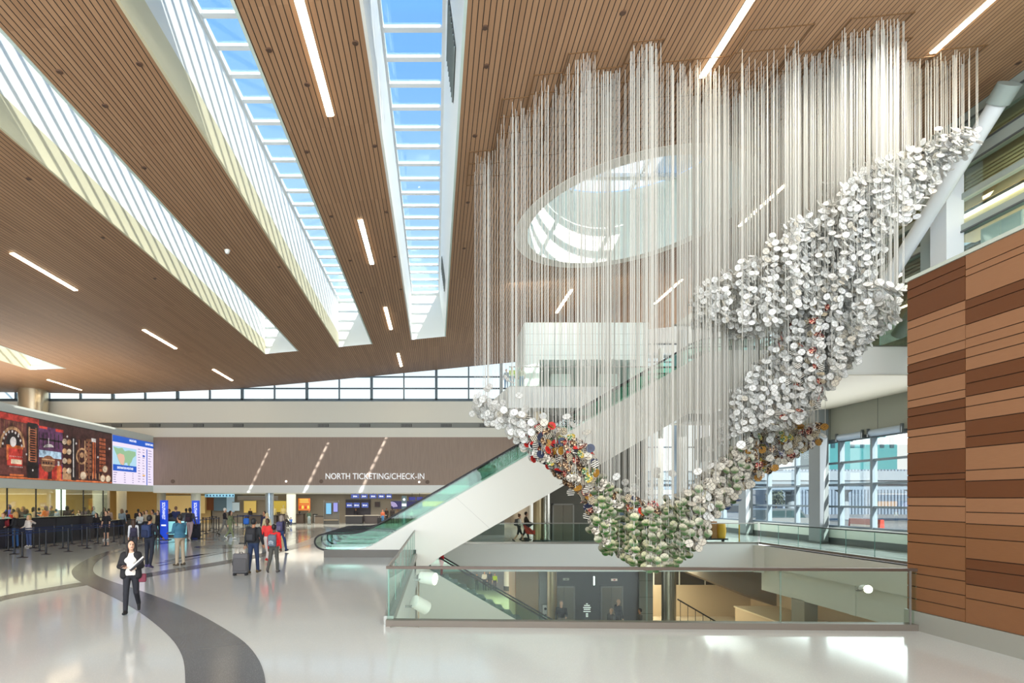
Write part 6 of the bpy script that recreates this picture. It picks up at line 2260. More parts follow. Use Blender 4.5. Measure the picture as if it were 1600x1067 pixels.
def body(pose, h, mats, fingers=False, female=False, hem=0.0, bulk=1.0, skirt=False, short_sleeve=False, short_pants=False):
    lg = pose.get('legs', ((0, 0), (0, 0)))      # (thigh forward, knee bend) for left (-x) and right (+x)
    arms = pose.get('arms', ((4, 8, 12), (4, 8, 12)))   # (forward, out, elbow) for left and right
    lean = pose.get('lean', 0.0)
    pr = []
    hip = {}
    feet = {}
    for s, (tf, kb) in zip((-1, 1), lg):
        hp = np.array((0.088 * s, 0, 0.90))
        kn = hp + 0.43 * dirv(tf, 2 + pose.get('splay', 0), s)
        an = kn + 0.42 * dirv(tf - kb, 1, s)
        hip[s] = (hp, kn, an, tf - kb)
    low = min(v[2][2] for v in hip.values())
    dz = 0.085 - low
    for s in (-1, 1):
        hp, kn, an, fa = hip[s]
        hp, kn, an = hp + (0, 0, dz), kn + (0, 0, dz), an + (0, 0, dz)
        pi = 2
        pr.append(('c', hp, kn, 0.092 * (0.9 + 0.1 * bulk), 0.062, 0.03, pi))
        if short_pants:
            pr.append(('c', kn, an, 0.056, 0.04, 0.02, 0))
        else:
            pr.append(('c', kn, an, 0.064, 0.052, 0.02, pi))
        tilt = math.radians(max(min(fa, 10), -55))
        fd = np.array((0.12 * s, math.cos(tilt), math.sin(tilt)))
        up = np.array((0, -math.sin(tilt), math.cos(tilt)))
        heel, toe = an - up * 0.045 - fd * 0.045, an - up * 0.052 + fd * 0.15
        pr.append(('c', heel, toe, 0.042, 0.034, 0.012, 3))
        pr.append(('c', heel + up * 0.02, heel + fd * 0.10 + up * 0.025, 0.042, 0.036, 0.012, 3))
    z0 = dz

    def T(x, y, z):
        return np.array((x, y + lean * (z - 0.95), z + z0))
    w = bulk
    pr.append(('e', T(0, 0.0, 0.95), (0.165 * w, 0.118 * w, 0.12), 0.04, 2))
    pr.append(('e', T(0, 0.01, 1.10), ((0.142 if female else 0.152) * w, 0.105 * w, 0.15), 0.04, 1))
    pr.append(('e', T(0, 0.0, 1.28), ((0.158 if female else 0.178) * w, 0.118 * w, 0.17), 0.04, 1))
    sw = 0.165 if female else 0.19
    pr.append(('c', T(-sw + 0.03, 0, 1.405), T(sw - 0.03, 0, 1.405), 0.062, 0.062, 0.03, 1))
    if female:
        for s in (-1, 1):
            pr.append(('e', T(0.07 * s, 0.085, 1.27), (0.065, 0.06, 0.065), 0.03, 1))
    if hem > 0:
        pr.append(('e', T(0, 0.0, 1.02 - hem * 0.4), (0.185 * w, 0.135 * w, 0.10 + hem * 0.55), 0.02, 1))
    pr.append(('c', T(0, -0.005, 1.42), T(0, 0.012, 1.56), 0.056, 0.05, 0.02, 0))
    hd = lambda x, y, z: T(x, y + 0.01, z)
    turn = math.radians(pose.get('turn', 0))

    def H(x, y, z):
        xr = x * math.cos(turn) - y * math.sin(turn)
        yr = x * math.sin(turn) + y * math.cos(turn)
        return hd(xr, yr, z)
    pr.append(('e', H(0, 0.0, 1.645), (0.076, 0.092, 0.112), 0.02, 0))
    pr.append(('e', H(0, 0.03, 1.585), (0.056, 0.062, 0.062), 0.025, 0))
    if fingers:
        pr.append(('c', H(0, 0.088, 1.645), H(0, 0.108, 1.615), 0.010, 0.014, 0.010, 0))
        for s in (-1, 1):
            pr.append(('e', H(0.079 * s, -0.005, 1.632), (0.012, 0.022, 0.032), 0.006, 0))
            pr.append(('e', H(0.030 * s, 0.083, 1.650), (0.014, 0.010, 0.007), 0.002, 5))
            pr.append(('c', H(0.018 * s, 0.088, 1.668), H(0.044 * s, 0.078, 1.669), 0.006, 0.005, 0.002, 5))
        pr.append(('c', H(-0.018, 0.085, 1.583), H(0.018, 0.085, 1.583), 0.008, 0.008, 0.003, 6))
        pr.append(('e', H(0, 0.075, 1.55), (0.028, 0.022, 0.02), 0.015, 0))
    hands = []
    for s, (fw, ot, el) in zip((-1, 1), arms):
        sh = T(sw * s, 0, 1.40)
        d1 = dirv(fw, ot, s)
        elb = sh + 0.285 * d1
        d2 = dirv(fw + el, ot * 0.35 - (pose.get('inw', 12) if el > 50 else 0), s)
        wr = elb + 0.245 * d2
        pr.append(('c', sh, elb, 0.060 * w, 0.047, 0.03, 1))
        pr.append(('c', elb, wr, 0.046, 0.035, 0.015, 0 if short_sleeve else 1))
        if fingers:
            nrm = np.cross(d2, (1.0, 0, 0))
            nrm = nrm / max(np.linalg.norm(nrm), 1e-6)
            lat = np.cross(nrm, d2)
            pm = wr + d2 * 0.085
            pr.append(('c', wr + d2 * 0.015 - lat * 0.014, pm - lat * 0.018, 0.024, 0.022, 0.012, 0))
            pr.append(('c', wr + d2 * 0.015 + lat * 0.014, pm + lat * 0.018, 0.024, 0.022, 0.012, 0))
            for fi, (lt, ln) in enumerate(((-0.030, 0.060), (-0.010, 0.072), (0.010, 0.068), (0.030, 0.054))):
                a = pm + lat * lt
                m_ = a + d2 * ln * 0.55 + nrm * 0.008
                e = m_ + d2 * ln * 0.35 + nrm * 0.026
                pr.append(('c', a, m_, 0.0105, 0.0095, 0.004, 0))
                pr.append(('c', m_, e, 0.0095, 0.0085, 0.003, 0))
            th = wr + d2 * 0.03 + lat * (0.028 * -s)
            t2 = th + d2 * 0.04 + lat * (0.03 * -s) + nrm * 0.01
            pr.append(('c', th, t2, 0.013, 0.0115, 0.008, 0))
            pr.append(('c', t2, t2 + d2 * 0.03 + nrm * 0.008, 0.0115, 0.0095, 0.004, 0))
        else:
            pr.append(('c', wr + d2 * 0.01, wr + d2 * 0.10, 0.034, 0.028, 0.01, 0))
            pr.append(('c', wr + d2 * 0.09, wr + d2 * 0.155, 0.026, 0.018, 0.01, 0))
        hands.append((wr + d2 * 0.10, d2))
    return sdf_mesh(pr, h, 'body', mats), pr, hands, H, T


def hair_mesh(H, style, h, m):
    pr = [('e', H(0, -0.022, 1.668), (0.086, 0.098, 0.105), 0.02, 0)]
    if style in ('short', 'cap'):
        pr.append(('e', H(0, -0.045, 1.62), (0.078, 0.065, 0.07), 0.02, 0))
    if style == 'bun':
        pr.append(('e', H(0, -0.045, 1.62), (0.078, 0.065, 0.07), 0.02, 0))
        pr.append(('e', H(0, -0.09, 1.75), (0.045, 0.045, 0.045), 0.02, 0))
    if style == 'long':
        pr.append(('c', H(0, -0.05, 1.64), H(0, -0.095, 1.30), 0.085, 0.07, 0.04, 0))
        for s in (-1, 1):
            pr.append(('c', H(0.074 * s, 0.0, 1.66), H(0.098 * s, 0.02, 1.34), 0.034, 0.036, 0.03, 0))
    if style == 'bob':
        pr.append(('c', H(0, -0.05, 1.64), H(0, -0.07, 1.50), 0.088, 0.075, 0.04, 0))
        for s in (-1, 1):
            pr.append(('c', H(0.074 * s, 0.0, 1.66), H(0.088 * s, 0.015, 1.52), 0.034, 0.036, 0.03, 0))
    if style == 'hood':
        pr = [('e', H(0, -0.02, 1.66), (0.10, 0.115, 0.135), 0.03, 0), ('e', H(0, -0.06, 1.53), (0.12, 0.09, 0.09), 0.03, 0)]
    return sdf_mesh(pr, h, 'hair', [m])


N_PEOPLE = [0]


def person(px, top, feet, face, label, shirt, pants, hair=(28, 22, 20), style='short', skin='light', shoes=(40, 38, 40), pose=None, level=2, female=False, hem=0.0, bulk=1.0, group=None, z=0.0, Y=None, inner=None, **kw):
    """level 0: nearest people with faces and fingers; 2: the far crowd"""
    pose = pose or {}
    if Y is None:
        g = G(px, feet, z)
    else:
        g = Vector(((px - PX) * Y / F_PX, Y, z))
    hgt = (feet - top) * g.y / F_PX
    res = (0.0125, 0.019, 0.027)[level]
    sk = mat('skin_' + skin, SKINS[skin], 0.55)
    mats = [sk, cloth(shirt), cloth(pants), cloth(shoes), cloth(inner or shirt), mat('eye_dark', (30, 22, 20), 0.4), mat('lip', (150, 78, 72), 0.5)]
    me, pr, hands, H, T = body(pose, res, mats, fingers=(level == 0), female=female, hem=hem, bulk=bulk, **kw)
    zmax = max(v.co.z for v in me.vertices) + 0.02
    o = empty('person', (g.x, g.y, z + 0.003), math.radians(face), label=label, cat='person', group=group)
    k = hgt / zmax
    o.scale = (k, k, k)
    b = bpy.data.objects.new('body', me)
    COL.objects.link(b)
    b.parent = o
    zmin = min(v.co.z for v in me.vertices)
    b.location = (0, 0, -zmin)
    if style:
        hm = hair_mesh(H, style, max(res, 0.016), cloth(shirt) if style == 'hood' else mat('hair_%d_%d_%d' % tuple(hair), hair, 0.6))
        ho = bpy.data.objects.new('hood' if style == 'hood' else 'hair', hm)
        COL.objects.link(ho)
        ho.parent = o
        ho.location = (0, 0, -zmin)
    N_PEOPLE[0] += 1
    return o, hands, H, T, k, -zmin


def rounded(sx, sy, sz, r, seg=3):
    bm = bmesh.new()
    bmesh.ops.create_cube(bm, size=1.0)
    for v in bm.verts:
        v.co = Vector((v.co.x * sx, v.co.y * sy, v.co.z * sz))
    bmesh.ops.bevel(bm, geom=bm.edges[:], offset=r, segments=seg, affect='EDGES', profile=0.5)
    return bm


def bm_obj(bm, name, m, parent, loc=(0, 0, 0), rot=(0, 0, 0), smooth=True):
    me = bpy.data.meshes.new(name)
    bm.to_mesh(me)
    bm.free()
    me.materials.append(m)
    if smooth:
        smooth_by_angle(me, 50)
    o = bpy.data.objects.new(name, me)
    COL.objects.link(o)
    o.parent = parent
    o.location = loc
    o.rotation_euler = rot
    return o


def backpack(info, label, rgb, rgb2, drop=0.0, motif=None):
    p, hands, H, T, k, dz = info
    t = T(0, -0.19, 1.22 - drop)
    o = empty('backpack', (0, 0, 0), label=label, cat='backpack')
    M = Matrix.Translation(p.location) @ Matrix.Rotation(p.rotation_euler.z, 4, 'Z') @ Matrix.Scale(k, 4) @ Matrix.Translation((float(t[0]), float(t[1]), float(t[2]) + dz))
    o.matrix_world = M
    c1, c2 = cloth(rgb), cloth(rgb2)
    bm_obj(rounded(0.30, 0.17, 0.44, 0.055), 'main_compartment', c1, o)
    pk = bm_obj(rounded(0.23, 0.07, 0.22, 0.03), 'front_pocket', c2, o, (0, -0.10, -0.07))
    for s in (-1, 1):
        MB().tube([(0.10 * s, 0.05, 0.19), (0.12 * s, 0.11, 0.235), (0.125 * s, 0.25, 0.20), (0.13 * s, 0.30, 0.06), (0.13 * s, 0.20, -0.10), (0.12 * s, 0.06, -0.17)], 0.022, 6).build('strap', c1, o, smooth=True)
    MB().tube([(-0.04, -0.02, 0.215), (0, -0.02, 0.25), (0.04, -0.02, 0.215)], 0.01, 6).build('grab_loop', c2, o)
    if motif:
        MB().tube([(-0.09, -0.037, 0.01), (0.0, -0.037, 0.07), (0.09, -0.037, 0.01)], 0.012, 5).build('zigzag_motif', cloth(motif), pk)
        MB().tube([(-0.09, -0.037, -0.05), (0.0, -0.037, 0.01), (0.09, -0.037, -0.05)], 0.008, 5).build('zigzag_motif', cloth(motif), pk)
    return o


def suitcase(loc, rz, h, rgb, label, handle_to=None, tilt=0.0):
    o = empty('rolling_suitcase', loc, rz, label=label, cat='suitcase')
    s = h / 0.72
    o.rotation_euler = (tilt, 0, rz)
    o.scale = (s, s, s)
    c = cloth(rgb)
    dk = cloth((30, 30, 34))
    bm_obj(rounded(0.46, 0.27, 0.62, 0.05), 'shell', c, o, (0, 0, 0.38))
    bm_obj(rounded(0.40, 0.05, 0.40, 0.02), 'front_pocket', cloth(tuple(int(v * 0.85) for v in rgb)), o, (0, -0.145, 0.33))
    MB().box(-0.2, 0.2, -0.12, 0.12, 0.055, 0.085).build('base_plate', dk, o)
    for x in (-0.18, 0.18):
        w_ = MB().cyl(0, 0, -0.025, 0.025, 0.04, 12).build('wheel', BLACK, o)
        w_.location = (x, 0.09, 0.04)
        w_.rotation_euler = (0, math.radians(90), 0)
        MB().box(x - 0.03, x + 0.03, -0.12, -0.06, 0.0, 0.06).build('foot', dk, o)
    for x in (-0.09, 0.09):
        MB().tube([(x, 0.1, 0.66), (x, 0.1, 1.0)], 0.009, 6).build('handle_tube', STEEL, o)
    MB().tube([(-0.11, 0.1, 1.0), (0.11, 0.1, 1.0)], 0.018, 8).build('handle_grip', dk, o)
    MB().tube([(-0.06, 0, 0.69), (-0.03, 0, 0.72), (0.03, 0, 0.72), (0.06, 0, 0.69)], 0.012, 6).build('top_handle', dk, o)
    MB().tube([(-0.235, 0, 0.30), (-0.26, 0, 0.34), (-0.26, 0, 0.44), (-0.235, 0, 0.48)], 0.012, 6).build('side_handle', dk, o)
    return o


def hand_world(info, side):
    p, hands, H, T, k, dz = info
    h = hands[0 if side < 0 else 1][0]
    M = Matrix.Translation(p.location) @ Matrix.Rotation(p.rotation_euler.z, 4, 'Z') @ Matrix.Scale(k, 4)
    return M @ Vector((float(h[0]), float(h[1]), float(h[2]) + dz))


WALK = {'legs': ((24, 8), (-14, 22)), 'arms': ((-14, 6, 12), (16, 6, 20)), 'lean': 0.05}
WALK2 = {'legs': ((-12, 24), (22, 6)), 'arms': ((16, 6, 22), (-14, 6, 12)), 'lean': 0.05}
STAND = {'legs': ((1, 1), (-1, 2)), 'arms': ((2, 7, 10), (2, 7, 12))}
PHONE = {'legs': ((2, 3), (-2, 3)), 'arms': ((16, 8, 92), (16, 8, 96)), 'lean': 0.02}
HOLD = {'legs': ((2, 3), (-2, 3)), 'arms': ((10, 8, 70), (4, 8, 14))}
BLK, NVY = (30, 30, 34), (36, 42, 66)

# --- the woman walking towards the camera
w1 = person(205, 843, 959, 200, 'long haired woman walking towards the camera in a black jacket and white top', (236, 228, 218), (30, 30, 38), (32, 22, 20), 'long', 'light', (24, 24, 26),
            {'legs': ((-8, 34), (7, 2)), 'arms': ((4, 14, 78), (8, 16, 84)), 'lean': 0.03, 'turn': 20, 'inw': 34}, 0, True, 0.07)
p, hands, H, T, k, dz = w1
# open black jacket worn over the top
prj = []
for s in (-1, 1):
    prj.append(('c', T(0.12 * s, 0.02, 1.40), T(0.15 * s, 0.03, 0.90), 0.08, 0.09, 0.03, 0))
    prj.append(('c', T(0.15 * s, 0.0, 1.41), T(0.10 * s, -0.06, 1.42), 0.062, 0.06, 0.03, 0))
prj.append(('c', T(0, -0.075, 1.38), T(0, -0.085, 0.95), 0.10, 0.11, 0.04, 0))
for s, (fw, ot, el) in zip((-1, 1), ((4, 14, 78), (8, 16, 84))):
    sh = T(0.165 * s, 0, 1.40)
    e_ = sh + 0.285 * dirv(fw, ot, s)
    w_ = e_ + 0.20 * dirv(fw + el, ot * 0.35 - 34, s)
    prj.append(('c', sh, e_, 0.070, 0.058, 0.02, 0))
    prj.append(('c', e_, w_, 0.056, 0.047, 0.02, 0))
jm = bpy.data.objects.new('jacket', sdf_mesh(prj, 0.014, 'jacket', [cloth((26, 24, 28))]))
COL.objects.link(jm); jm.parent = p; jm.location = (0, 0, dz)
hw = hand_world(w1, 1)
o = empty('mobile_phone', hw + Vector((-0.0, -0.05, 0.02)), 0.3, label='dark mobile phone in the hand of the woman in the black jacket', cat='phone')
bm_obj(rounded(0.07, 0.012, 0.14, 0.005, 2), 'case', cloth((110, 70, 60)), o, (0, 0, 0), (math.radians(70), 0, 0.6))
MB().box(-0.03, 0.03, -0.0065, -0.006, -0.06, 0.06).build('screen', mat('phone_glass', (30, 34, 40), 0.1), o).rotation_euler = (math.radians(70), 0, 0.6)
hw = hand_world(w1, -1)
o = empty('folded_papers', hw + Vector((0.08, -0.02, 0.04)), 0.0, label='rolled dark and white papers under the arm of the woman in the black jacket', cat='papers')
bm_obj(rounded(0.36, 0.03, 0.06, 0.01, 2), 'sheet', cloth((44, 42, 46)), o, (0.03, 0, 0.06), (0, math.radians(-42), 0))
bm_obj(rounded(0.36, 0.02, 0.03, 0.006, 2), 'page_edge', cloth((214, 212, 208)), o, (0.03, -0.015, 0.09), (0, math.radians(-42), 0))
hp_ = Matrix.Translation(p.location) @ Matrix.Rotation(p.rotation_euler.z, 4, 'Z') @ Matrix.Scale(k, 4) @ Vector((-0.23, -0.02, 0.86))
o = empty('shoulder_bag', hp_, 0.2, label='small dark red bag at the hip of the woman in the black jacket', cat='bag')
bm_obj(rounded(0.16, 0.08, 0.17, 0.03), 'pouch', cloth((118, 50, 66)), o)
MB().tube([(-0.07, 0, 0.07), (-0.03, 0.02, 0.24), (0.04, 0.02, 0.42)], 0.008, 6).build('strap', cloth((60, 30, 36)), o)

# --- people in the middle ground
b1 = person(234, 805, 887, -8, 'person in dark top and trousers with a navy backpack, seen from behind', (30, 30, 42), (26, 30, 44), (22, 18, 20), 'short', 'mid', (70, 60, 100), {'legs': ((2, 2), (-8, 8)), 'arms': ((20, 10, 60), (14, 12, 40)), 'splay': 2}, 1, bulk=1.1)
backpack(b1, 'navy backpack on the person in dark clothes left of the man in the blue jacket', (40, 54, 92), (30, 40, 72))
b2 = person(208.5, 811, 868, 30, 'woman in a white top with a dark backpack, behind the woman in black jacket', (222, 222, 228), (52, 52, 60), (70, 48, 36), 'long', 'light', (40, 40, 44), STAND, 1, True)
backpack(b2, 'dark plum backpack hanging low on the woman in the white top', (54, 48, 72), (44, 40, 60), 0.1)
person(281, 803.5, 884, 62, 'man in a blue puffer jacket and tan trousers standing in front of the blue pylon', (58, 108, 134), (172, 156, 134), (30, 24, 22), 'short', 'mid', (74, 62, 48), {'legs': ((2, 3), (-2, 3)), 'arms': ((16, 6, 70), (12, 8, 66)), 'lean': 0.02}, 0, False, 0.05, 1.18)
b3 = person(296.5, 794, 844.5, 5, 'traveller in grey with pinkish trousers seen from behind, wearing a black backpack', (70, 72, 84), (164, 140, 140), (26, 22, 22), 'short', 'dark', (190, 180, 176), WALK, 1)
backpack(b3, 'black backpack on the traveller between the blue pylons', (32, 28, 40), (52, 34, 48))
g = G(304.5, 842.5)
suitcase(g, 0.1, 0.9, (36, 36, 50), 'black roller case standing at the foot of the right blue pylon')
person(350.5, 794, 836, -70, 'white haired man in a black jacket and grey trousers by the rope posts', (38, 36, 42), (120, 120, 116), (226, 222, 214), 'short', 'light', (30, 30, 30), WALK, 1)
person(359.5, 798.5, 842, -95, 'woman in a loose olive green outfit striding right of the white haired man', (112, 120, 88), (124, 134, 96), (52, 36, 28), 'long', 'light', (230, 230, 226), WALK2, 1, True, 0.15)
m1 = person(396, 810, 896, -6, 'man in a black hooded jacket and jeans pulling a grey suitcase, seen from behind', (38, 40, 44), (36, 50, 80), (22, 20, 22), 'short', 'mid', (96, 78, 52), {'legs': ((-4, 6), (8, 4)), 'arms': ((-6, 14, 8), (4, 12, 24)), 'lean': 0.03}, 0, False, 0.03, 1.15)
backpack(m1, 'black backpack with a small white tag on the man pulling the grey suitcase', (36, 36, 40), (50, 50, 54))
g = G(376, 899)
suitcase(g + Vector((0, 0.0, 0)), 0.08, 36 * g.y / F_PX / 1.0, (96, 94, 96), 'large grey suitcase on wheels pulled by the man in the black jacket', tilt=math.radians(-6))
r1 = person(428, 818.5, 894.5, -4, 'walker in a bright red hooded jacket and olive trousers, seen from behind', (218, 36, 38), (76, 76, 70), (20, 18, 20), 'short', 'dark', (90, 84, 80), {'legs': ((-14, 20), (6, 4)), 'arms': ((2, 6, 10), (4, 6, 10)), 'lean': 0.03}, 0, False, 0.04, 1.08)
backpack(r1, 'grey patterned backpack with white zigzags on the walker in the red jacket', (96, 106, 118), (104, 116, 128), 0.06, (214, 218, 222))
person(418.5, 811, 876, 170, 'person in red and black facing the camera, half hidden by the red hooded walker', (222, 58, 56), (206, 196, 190), (24, 20, 20), 'short', 'dark', (216, 40, 44), WALK, 1)
r2 = person(439.5, 805.5, 863, -12, 'grey haired woman in navy coat and jeans, right of the red jackets', (52, 46, 60), (44, 66, 112), (158, 146, 136), 'bob', 'light', (40, 48, 80), WALK2, 1, True)
backpack(r2, 'violet grey backpack on the grey haired woman in navy', (84, 80, 118), (104, 98, 130))
person(417.5, 802.5, 852, 175, 'person in a pale hijab and beige coat walking towards the camera behind the red jackets', (206, 190, 150), (90, 84, 80), (226, 208, 206), 'hood', 'light', (60, 56, 52), WALK, 1, True, 0.3)
person(413, 798.5, 846, 150, 'man in a dark blue jacket half hidden behind the person in the pale hijab', (40, 40, 72), (60, 60, 70), (40, 34, 32), 'short', 'mid', (36, 36, 40), STAND, 1)
person(388, 805, 846, 10, 'person with a bright blue pack in grey behind the man with the suitcase', (116, 120, 112), (70, 74, 72), (60, 46, 38), 'short', 'light', (44, 44, 44), STAND, 2)
g = G(388, 846)
o = empty('blue_bag', (g.x - 0.02, g.y - 0.25, 1.1), label='bright blue bag seen beside the head of the man with the suitcase', cat='bag')
bm_obj(rounded(0.3, 0.2, 0.34, 0.08), 'pouch', cloth((44, 104, 196)), o)
MB().tube([(-0.12, 0, 0.24), (0, 0.05, 0.32), (0.12, 0, 0.24)], 0.02, 6).build('strap', cloth((30, 70, 150)), o)
person(455, 809, 822, 40, 'small child in a bright blue coat low on the floor near the pale pillar', (36, 112, 214), (40, 60, 120), (40, 30, 28), 'short', 'light', (60, 60, 60), {'legs': ((70, 120), (70, 120)), 'arms': ((20, 10, 40), (20, 10, 40)), 'lean': 0.2}, 2)
person(447.5, 801, 824, -30, 'seated-height figure in beige beside the child in blue', (150, 140, 126), (60, 56, 58), (206, 190, 160), 'bob', 'light', (40, 40, 40), {'legs': ((60, 90), (60, 90)), 'arms': ((20, 10, 40), (20, 10, 40))}, 2, True)
person(468, 798.5, 817.5, 10, 'person in a lavender patterned outfit under the orange menu board', (168, 160, 178), (164, 160, 180), (60, 46, 40), 'long', 'light', (90, 90, 96), STAND, 2, True, 0.2)
person(483, 797.5, 819.5, 15, 'person in dark green with pale jeans under the right edge of the menu board', (66, 84, 70), (148, 164, 168), (120, 80, 56), 'bob', 'light', (40, 40, 40), STAND, 2)
person(598, 796.5, 818.5, 0, 'person in a rust orange top and blue jeans at the ticket counter', (186, 96, 66), (70, 130, 180), (190, 130, 110), 'bun', 'light', (50, 60, 90), STAND, 2, bulk=1.15)
g = G(593, 819)
suitcase(g, 0.0, 0.62, (34, 34, 40), 'small dark case beside the person in the rust orange top')
person(613, 793, 818, 8, 'dark dressed figure standing at the counter left of the grey totem', (44, 36, 36), (36, 34, 36), (24, 20, 20), 'short', 'dark', (30, 30, 30), STAND, 2)
person(643, 797, 818, 185, 'person in a pale shirt seen through the escalator glass', (190, 196, 176), (60, 70, 66), (90, 70, 56), 'short', 'light', (40, 40, 40), STAND, 2)
for i, (x, rgb, lab) in enumerate(((604, (60, 44, 40), 'agent with dark hair behind the brown counter, left of the totem'), (621, (150, 130, 112), 'agent in light brown behind the brown counter, right of two'), (672, (60, 66, 60), 'clerk in grey before the yellow wall'), (556, (40, 36, 44), 'clerk in black behind the left ticket counter'), (391, (40, 34, 34), 'barista in black in the left lit shop bay'))):
    person(x, 790, 813, 180, lab, rgb, (40, 40, 44), (26, 22, 22), 'short', 'mid', Y=53.0 if x != 391 else 52.6, level=2)
for x, lab in ((427.5, 'cream shop mannequin figure left in the right mustard bay'), (443, 'cream shop mannequin figure right in the mustard bay')):
    o = empty('shop_mannequin', P(x, 812, 52.4) * 1.0, label=lab, cat='mannequin')
    o.location.z = 0.0
    CM = mat('mannequin_cream', (226, 206, 140), 0.5)
    me = sdf_mesh([('e', (0, 0, 1.15), (0.2, 0.13, 0.28), 0.05, 0), ('e', (0, 0, 0.85), (0.19, 0.14, 0.2), 0.05, 0), ('e', (0, 0, 1.62), (0.085, 0.1, 0.12), 0.03, 0), ('c', (0, 0, 1.38), (0, 0, 1.52), 0.05, 0.05, 0.02, 0), ('c', (-0.19, 0, 1.36), (-0.27, 0.02, 0.85), 0.06, 0.035, 0.03, 0), ('c', (0.19, 0, 1.36), (0.27, 0.02, 0.85), 0.06, 0.035, 0.03, 0)], 0.025, 'torso', [CM])
    t_ = bpy.data.objects.new('torso', me); COL.objects.link(t_); t_.parent = o
    MB().cyl(0, 0, 0.0, 0.8, 0.03, 10).build('stand', STEEL, o)
    MB().cyl(0, 0, 0.0, 0.03, 0.2, 14).build('base', STEEL, o)

# --- queue on the left
person(5, 801.5, 857, 200, 'person in a dark red plaid shirt at the left edge of the picture', (120, 24, 34), (40, 40, 52), (150, 92, 62), 'short', 'light', (40, 40, 40), HOLD, 1, bulk=1.1)
person(24, 799.5, 856, 100, 'woman with curly blond hair in a black blazer and jeans in the left queue', (30, 30, 36), (50, 92, 148), (196, 148, 84), 'bob', 'light', (44, 44, 52), {'legs': ((2, 3), (-2, 3)), 'arms': ((10, 6, 50), (24, 10, 62))}, 0, True, 0.06)
person(45, 804.5, 854.5, 165, 'blond woman in a white cardigan and pink top touching her hair in the left queue', (226, 216, 208), (60, 76, 120), (198, 160, 104), 'bob', 'light', (206, 200, 196), {'legs': ((2, 3), (-2, 3)), 'arms': ((-10, 70, 120), (10, 10, 60)), 'splay': 3}, 0, True, 0.05, 1.12)
person(151, 802, 842, 175, 'woman all in black walking by the dark partition, left of the couple', (30, 28, 32), (26, 26, 32), (24, 20, 20), 'long', 'light', (60, 56, 56), WALK, 1, True)
b4 = person(166, 798, 844, 178, 'man in black shirt and shorts with white shoes, right of the couple by the partition', (28, 28, 36), (30, 30, 36), (30, 24, 22), 'short', 'light', (228, 226, 222), STAND, 1, False, short_pants=True, short_sleeve=True)
b5 = person(275, 791, 838, 0, 'broad man in a navy jacket seen from behind between the blue pylons', (38, 48, 92), (70, 70, 74), (110, 80, 62), 'short', 'light', (40, 40, 40), STAND, 1, bulk=1.2)
person(291, 794, 836, 20, 'person in grey green left behind the black backpack between the pylons', (98, 104, 92), (70, 76, 80), (24, 20, 20), 'short', 'dark', (50, 50, 50), STAND, 2)
person(264, 795, 838, 170, 'person in black directly right of the left blue pylon', (32, 32, 36), (40, 40, 46), (26, 22, 22), 'short', 'mid', (30, 30, 30), STAND, 2)
person(238, 796, 845, 150, 'person in a beige coat left of the left blue pylon', (164, 150, 120), (60, 58, 60), (30, 24, 24), 'short', 'mid', (40, 40, 40), STAND, 2, bulk=1.15)
person(246.5, 797, 840, 185, 'person in a black coat just left of the left blue pylon', (30, 28, 32), (34, 34, 38), (46, 34, 28), 'short', 'light', (30, 30, 30), STAND, 2)
person(302, 795, 838, -20, 'person in teal blue mostly hidden behind the right blue pylon', (60, 130, 160), (50, 60, 72), (30, 24, 24), 'short', 'light', (40, 40, 40), STAND, 2)
crowd = [(8, 799, 850, (150, 190, 180), 'light'), (20, 795, 846, (200, 44, 38), 'mid'), (14, 788, 836, (70, 84, 190), 'mid'), (28, 793, 838, (44, 40, 46), 'light'), (36, 791, 838, (60, 48, 52), 'mid'), (42, 795, 838, (60, 90, 96), 'dark'), (53, 792, 836, (190, 170, 150), 'light'), (61, 793, 834, (40, 60, 80), 'light'),
         (72, 790, 836, (226, 116, 44), 'light'), (80, 790, 834, (70, 76, 72), 'mid'), (66, 796, 834, (160, 170, 170), 'light'), (88, 795, 832, (150, 160, 190), 'light'), (105, 790, 832, (60, 50, 56), 'light'), (114, 796, 832, (44, 46, 60), 'mid'), (124, 797, 830, (200, 196, 196), 'light'), (132, 792, 832, (84, 66, 84), 'dark'), (138, 796, 830, (46, 44, 46), 'dark'),
         (146.5, 791, 834, (84, 112, 160), 'light'), (163, 793, 832, (50, 46, 50), 'light'), (170, 794, 832, (150, 130, 120), 'light'), (190.5, 795, 836, (120, 136, 150), 'light'), (198, 797, 834, (40, 36, 42), 'mid'), (216, 795, 834, (36, 34, 38), 'dark'), (219, 800, 842, (186, 190, 188), 'light'), (229, 797, 838, (170, 160, 140), 'light'), (224, 799, 836, (90, 84, 90), 'mid')]
CW = {(150, 190, 180): 'pale mint', (200, 44, 38): 'red', (70, 84, 190): 'violet blue', (226, 116, 44): 'orange', (84, 112, 160): 'steel blue', (120, 136, 150): 'blue grey', (186, 190, 188): 'pale grey', (170, 160, 140): 'beige', (160, 170, 170): 'pale aqua', (200, 196, 196): 'white', (190, 170, 150): 'sand'}
rp_ = random.Random(3)
prev = None
